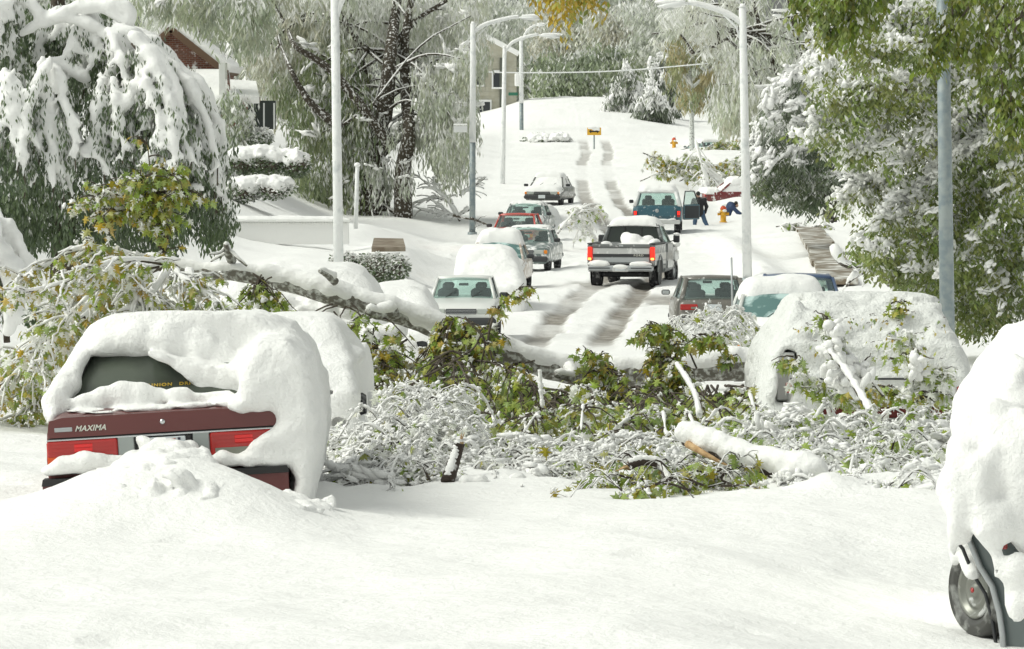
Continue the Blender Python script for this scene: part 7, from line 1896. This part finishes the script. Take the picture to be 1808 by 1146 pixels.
brush('leafy brush with clotted snow heaped against the tail of the estate car', [(1360, 760), (1450, 752), (1560, 755), (1690, 745), (1740, 700), (1760, 760), (1640, 800), (1450, 790), (1340, 770)], (49, 53), 110, 204, clots=8, leafy=.85, snowleaf=.3, green=(.2, 1), aut=.15)
brush('snowy twigs and clods along the flank of the low buried car', [(580, 800), (600, 770), (650, 760), (720, 790), (720, 850), (600, 850)], (43.4, 48.5), 80, 205, clots=22, leafy=.2, hgt=(.05, .3))
brush('dark leafy sprig lying on bare snow at the very front of the brush', [(1080, 868), (1110, 840), (1200, 820), (1290, 835), (1300, 862), (1180, 868)], (42.0, 43.6), 60, 206, leafy=.95, rsnow=(.004, .010), snowleaf=.1, aut=.35, green=(.1, .8))
brush('frosted brush piled by the bonnet of the snow-capped white car', [(1195, 600), (1205, 570), (1260, 550), (1290, 560), (1280, 610), (1210, 615)], (83, 86), 110, 207, leafy=.3, arc=(.25, .6), rsnow=(.015, .03), snowleaf=.5, size=.10, singles=0)
# sprays of leaves and clotted snow standing up before the estate car
def sprays():
    root = empty('leafy_branch', P(1500, 760, 52)); tag(root, 'upright leafy shoots clotted with snow before the tailgate of the estate car', 'branch')
    m = Maple(root, 301); r = m.r
    for q in ([(1600, 740), (1610, 690), (1612, 640), (1605, 610)], [(1640, 740), (1640, 680), (1655, 650)], [(1470, 760), (1450, 690), (1400, 660)], [(1560, 750), (1590, 700), (1650, 690)], [(1500, 770), (1520, 720), (1480, 690)]):
        m.bough([P(a, c, 52.6) for a, c in q], .014, .005, 12, (.12, .3), .45, .15, 6, .10, start=5, bsnow=1.3, twsnow=.012, green=(.4, 1))
    # big clotted snow bundle hanging on the slanting branch
    for px, py, rx, rz in ((1465, 580, 12, 14), (1462, 610, 15, 18), (1485, 640, 16, 16), (1500, 650, 18, 20), (1515, 665, 14, 24), (1470, 655, 12, 20), (1530, 660, 10, 14), (1620, 640, 8, 9), (1618, 655, 8, 14), (1480, 600, 8, 14), (1496, 680, 10, 14)):
        k = 9; c = Pn(px + r.normal(0, rx * .6, k), py + r.normal(0, rz * .6, k), 50.5 + r.normal(0, .1, k)) - m.b
        puffs(m.sb, c, np.stack([r.uniform(.04, .08, k), r.uniform(.03, .05, k), r.uniform(.025, .045, k)], -1), r.normal(0, 1, (k, 3)) + [0, 0, -1], r)
    m.bough([P(1560, 700, 50.6), P(1520, 650, 50.6), P(1480, 600, 50.6), P(1462, 565, 50.6)], .012, .006, 14, (.1, .25), .5, .1, 5, .10, bsnow=1.5, green=(.4, 1))
    for px, py in ((1590, 545), (1400, 640), (1520, 690), (1560, 680), (1640, 700), (1610, 630), (1540, 700)):
        for k in range(6): m.twig(P(px + r.normal(0, 12), py + r.normal(0, 6), 54.6 if py < 560 else 52.5), (r.normal(0, .8), -.5, .3), r.uniform(.1, .22), 6, .09, .1, .4, .4, green=(.3, 1))
    # scattered leaves caught in the snow of the roof and tailgate
    for k in range(34):
        m.twig(P(r.uniform(1400, 1680), r.uniform(545, 640), 54.0 + 0 * k), (r.normal(), -.5, .1), .05, 2, .05, 0, .6, .2, r0=.004, green=(.2, 1))
    m.finish(singles=0)
sprays()
def twiggy(name, label, boughs, d, seed, snowy=1.6, leaves=0, size=.12, aut=.2, snow=.3, r0=.03, tw=12, tl=(.3, .8), cat='branch', group=None):
    root = empty(name, P(boughs[0][0][0], boughs[0][0][1], d)); tag(root, label, cat, group); m = Maple(root, seed)
    for q in boughs: m.bough([P(a, c, d + m.r.uniform(-.4, .4)) for a, c in q], r0, r0 * .4, tw, tl, snow, aut, leaves, size, bsnow=snowy, start=1, twsnow=.02 * snowy if snowy else 0)
    if not m.P: m.P.append((0, 0, 0)); m.D.append((1, 0, 0)); m.Z.append(.01); m.T.append((0, 0, 0))
    m.finish(singles=0, barkmat='bark')
twiggy('fallen_branch', 'bare frosted branches fallen in a tangle left of the far road', [[(812, 390), (790, 355), (760, 330), (742, 315)], [(800, 360), (770, 350), (735, 358)], [(812, 345), (835, 330), (856, 315)], [(800, 380), (760, 375), (730, 365)], [(790, 350), (770, 335), (765, 315)], [(830, 370), (800, 380), (760, 352)]], 236, 401, r0=.05, tl=(.4, 1.0))
twiggy('fallen_branch', 'dark thin branch propped by the red car at the left kerb', [[(832, 385), (848, 392), (865, 398)], [(800, 380), (820, 385), (835, 388)]], 205, 402, snowy=.0, r0=.05, tw=2)
twiggy('fallen_branch', 'drooping frosted branch with leaves on the road ahead of the pickup', [[(985, 412), (1005, 385), (1030, 368), (1052, 372)], [(1000, 400), (1025, 375), (1040, 380), (1040, 408)], [(990, 405), (1020, 372), (1030, 400)]], 205, 403, leaves=4, size=.2, snow=.75, r0=.03)
twiggy('fallen_branch', 'leafy brown green brush heap at the right kerb past the off-road car', [[(1130, 320), (1180, 300), (1240, 295)], [(1160, 310), (1210, 290), (1260, 300)], [(1200, 320), (1240, 300), (1290, 285)], [(1230, 310), (1280, 290), (1320, 300)], [(1150, 285), (1190, 290), (1220, 280)], [(1240, 330), (1290, 310), (1330, 315)], [(1135, 270), (1170, 285), (1200, 300)]], 290, 404, leaves=6, size=.26, aut=.45, snow=.5, tw=26, tl=(.5, 1.1), snowy=.8)
twiggy('fallen_branch', 'dark leafy brush burying the small far car at the bend', [[(1245, 262), (1270, 252), (1300, 262)], [(1250, 275), (1280, 262), (1310, 272)], [(1235, 270), (1260, 262), (1290, 250)]], 362, 408, leaves=6, size=.3, aut=.4, snow=.3, tw=24, tl=(.5, 1.0), snowy=.6)
twiggy('fallen_branch', 'pale bare frosted limbs spilling down over the brush by the dark red car', [[(1228, 250), (1238, 290), (1250, 330), (1225, 350)], [(1240, 290), (1262, 320), (1300, 345)], [(1245, 310), (1235, 340), (1200, 350)], [(1248, 300), (1280, 330), (1290, 345)], [(1242, 320), (1255, 345), (1280, 352)]], 282, 405, r0=.06, tw=14, tl=(.5, 1.2))
twiggy('fallen_branch', 'dark forked branch with snow lying on the right verge near the cleared slabs', [[(1468, 438), (1490, 468), (1530, 470), (1555, 478)], [(1508, 430), (1535, 460), (1560, 480), (1575, 500)], [(1560, 472), (1530, 478), (1505, 492), (1495, 505)], [(1550, 475), (1562, 490), (1568, 505)]], 128, 406, r0=.07, tw=1, snowy=1.2)
twiggy('fallen_branch', 'low leafy litter of twigs on the snow beyond the cleared slabs', [[(1370, 400), (1400, 398), (1440, 405)], [(1385, 395), (1420, 402), (1450, 398)]], 222, 407, r0=.03, leaves=5, size=.16, snow=.5, tw=16, tl=(.3, .6))

# clods and drifts the brush lies in
def drifts():
    f = Field((X(560, 46), 41.5, -3.15), (X(1700, 46), 50.5, -2.45), .03); r = random.Random(12)
    for k in range(260):
        px = r.uniform(580, 1680); d = r.uniform(42.5, 49.8); edge = 43.0 + .8 * math.sin(px * .013) + (1.0 if px < 800 else 0) + (.6 if 1000 < px < 1100 else 0)
        if d < edge: continue
        x = X(px, 46.5) ; h = r.uniform(.015, .05)
        f.ell((x, d, gz(x, d) + .03), (r.uniform(.02, .07), r.uniform(.03, .08), h), .04)
    sl, x, y, z = f.sub(f.lo, f.lo + f.n * f.h); f.V += .02 * vnoise(x, y, z, .25, 81) + .02 * vnoise(x, y, z, .1, 82)
    tag(f.build('snow_crumbs', M['snow'], None), kind='stuff')
drifts()
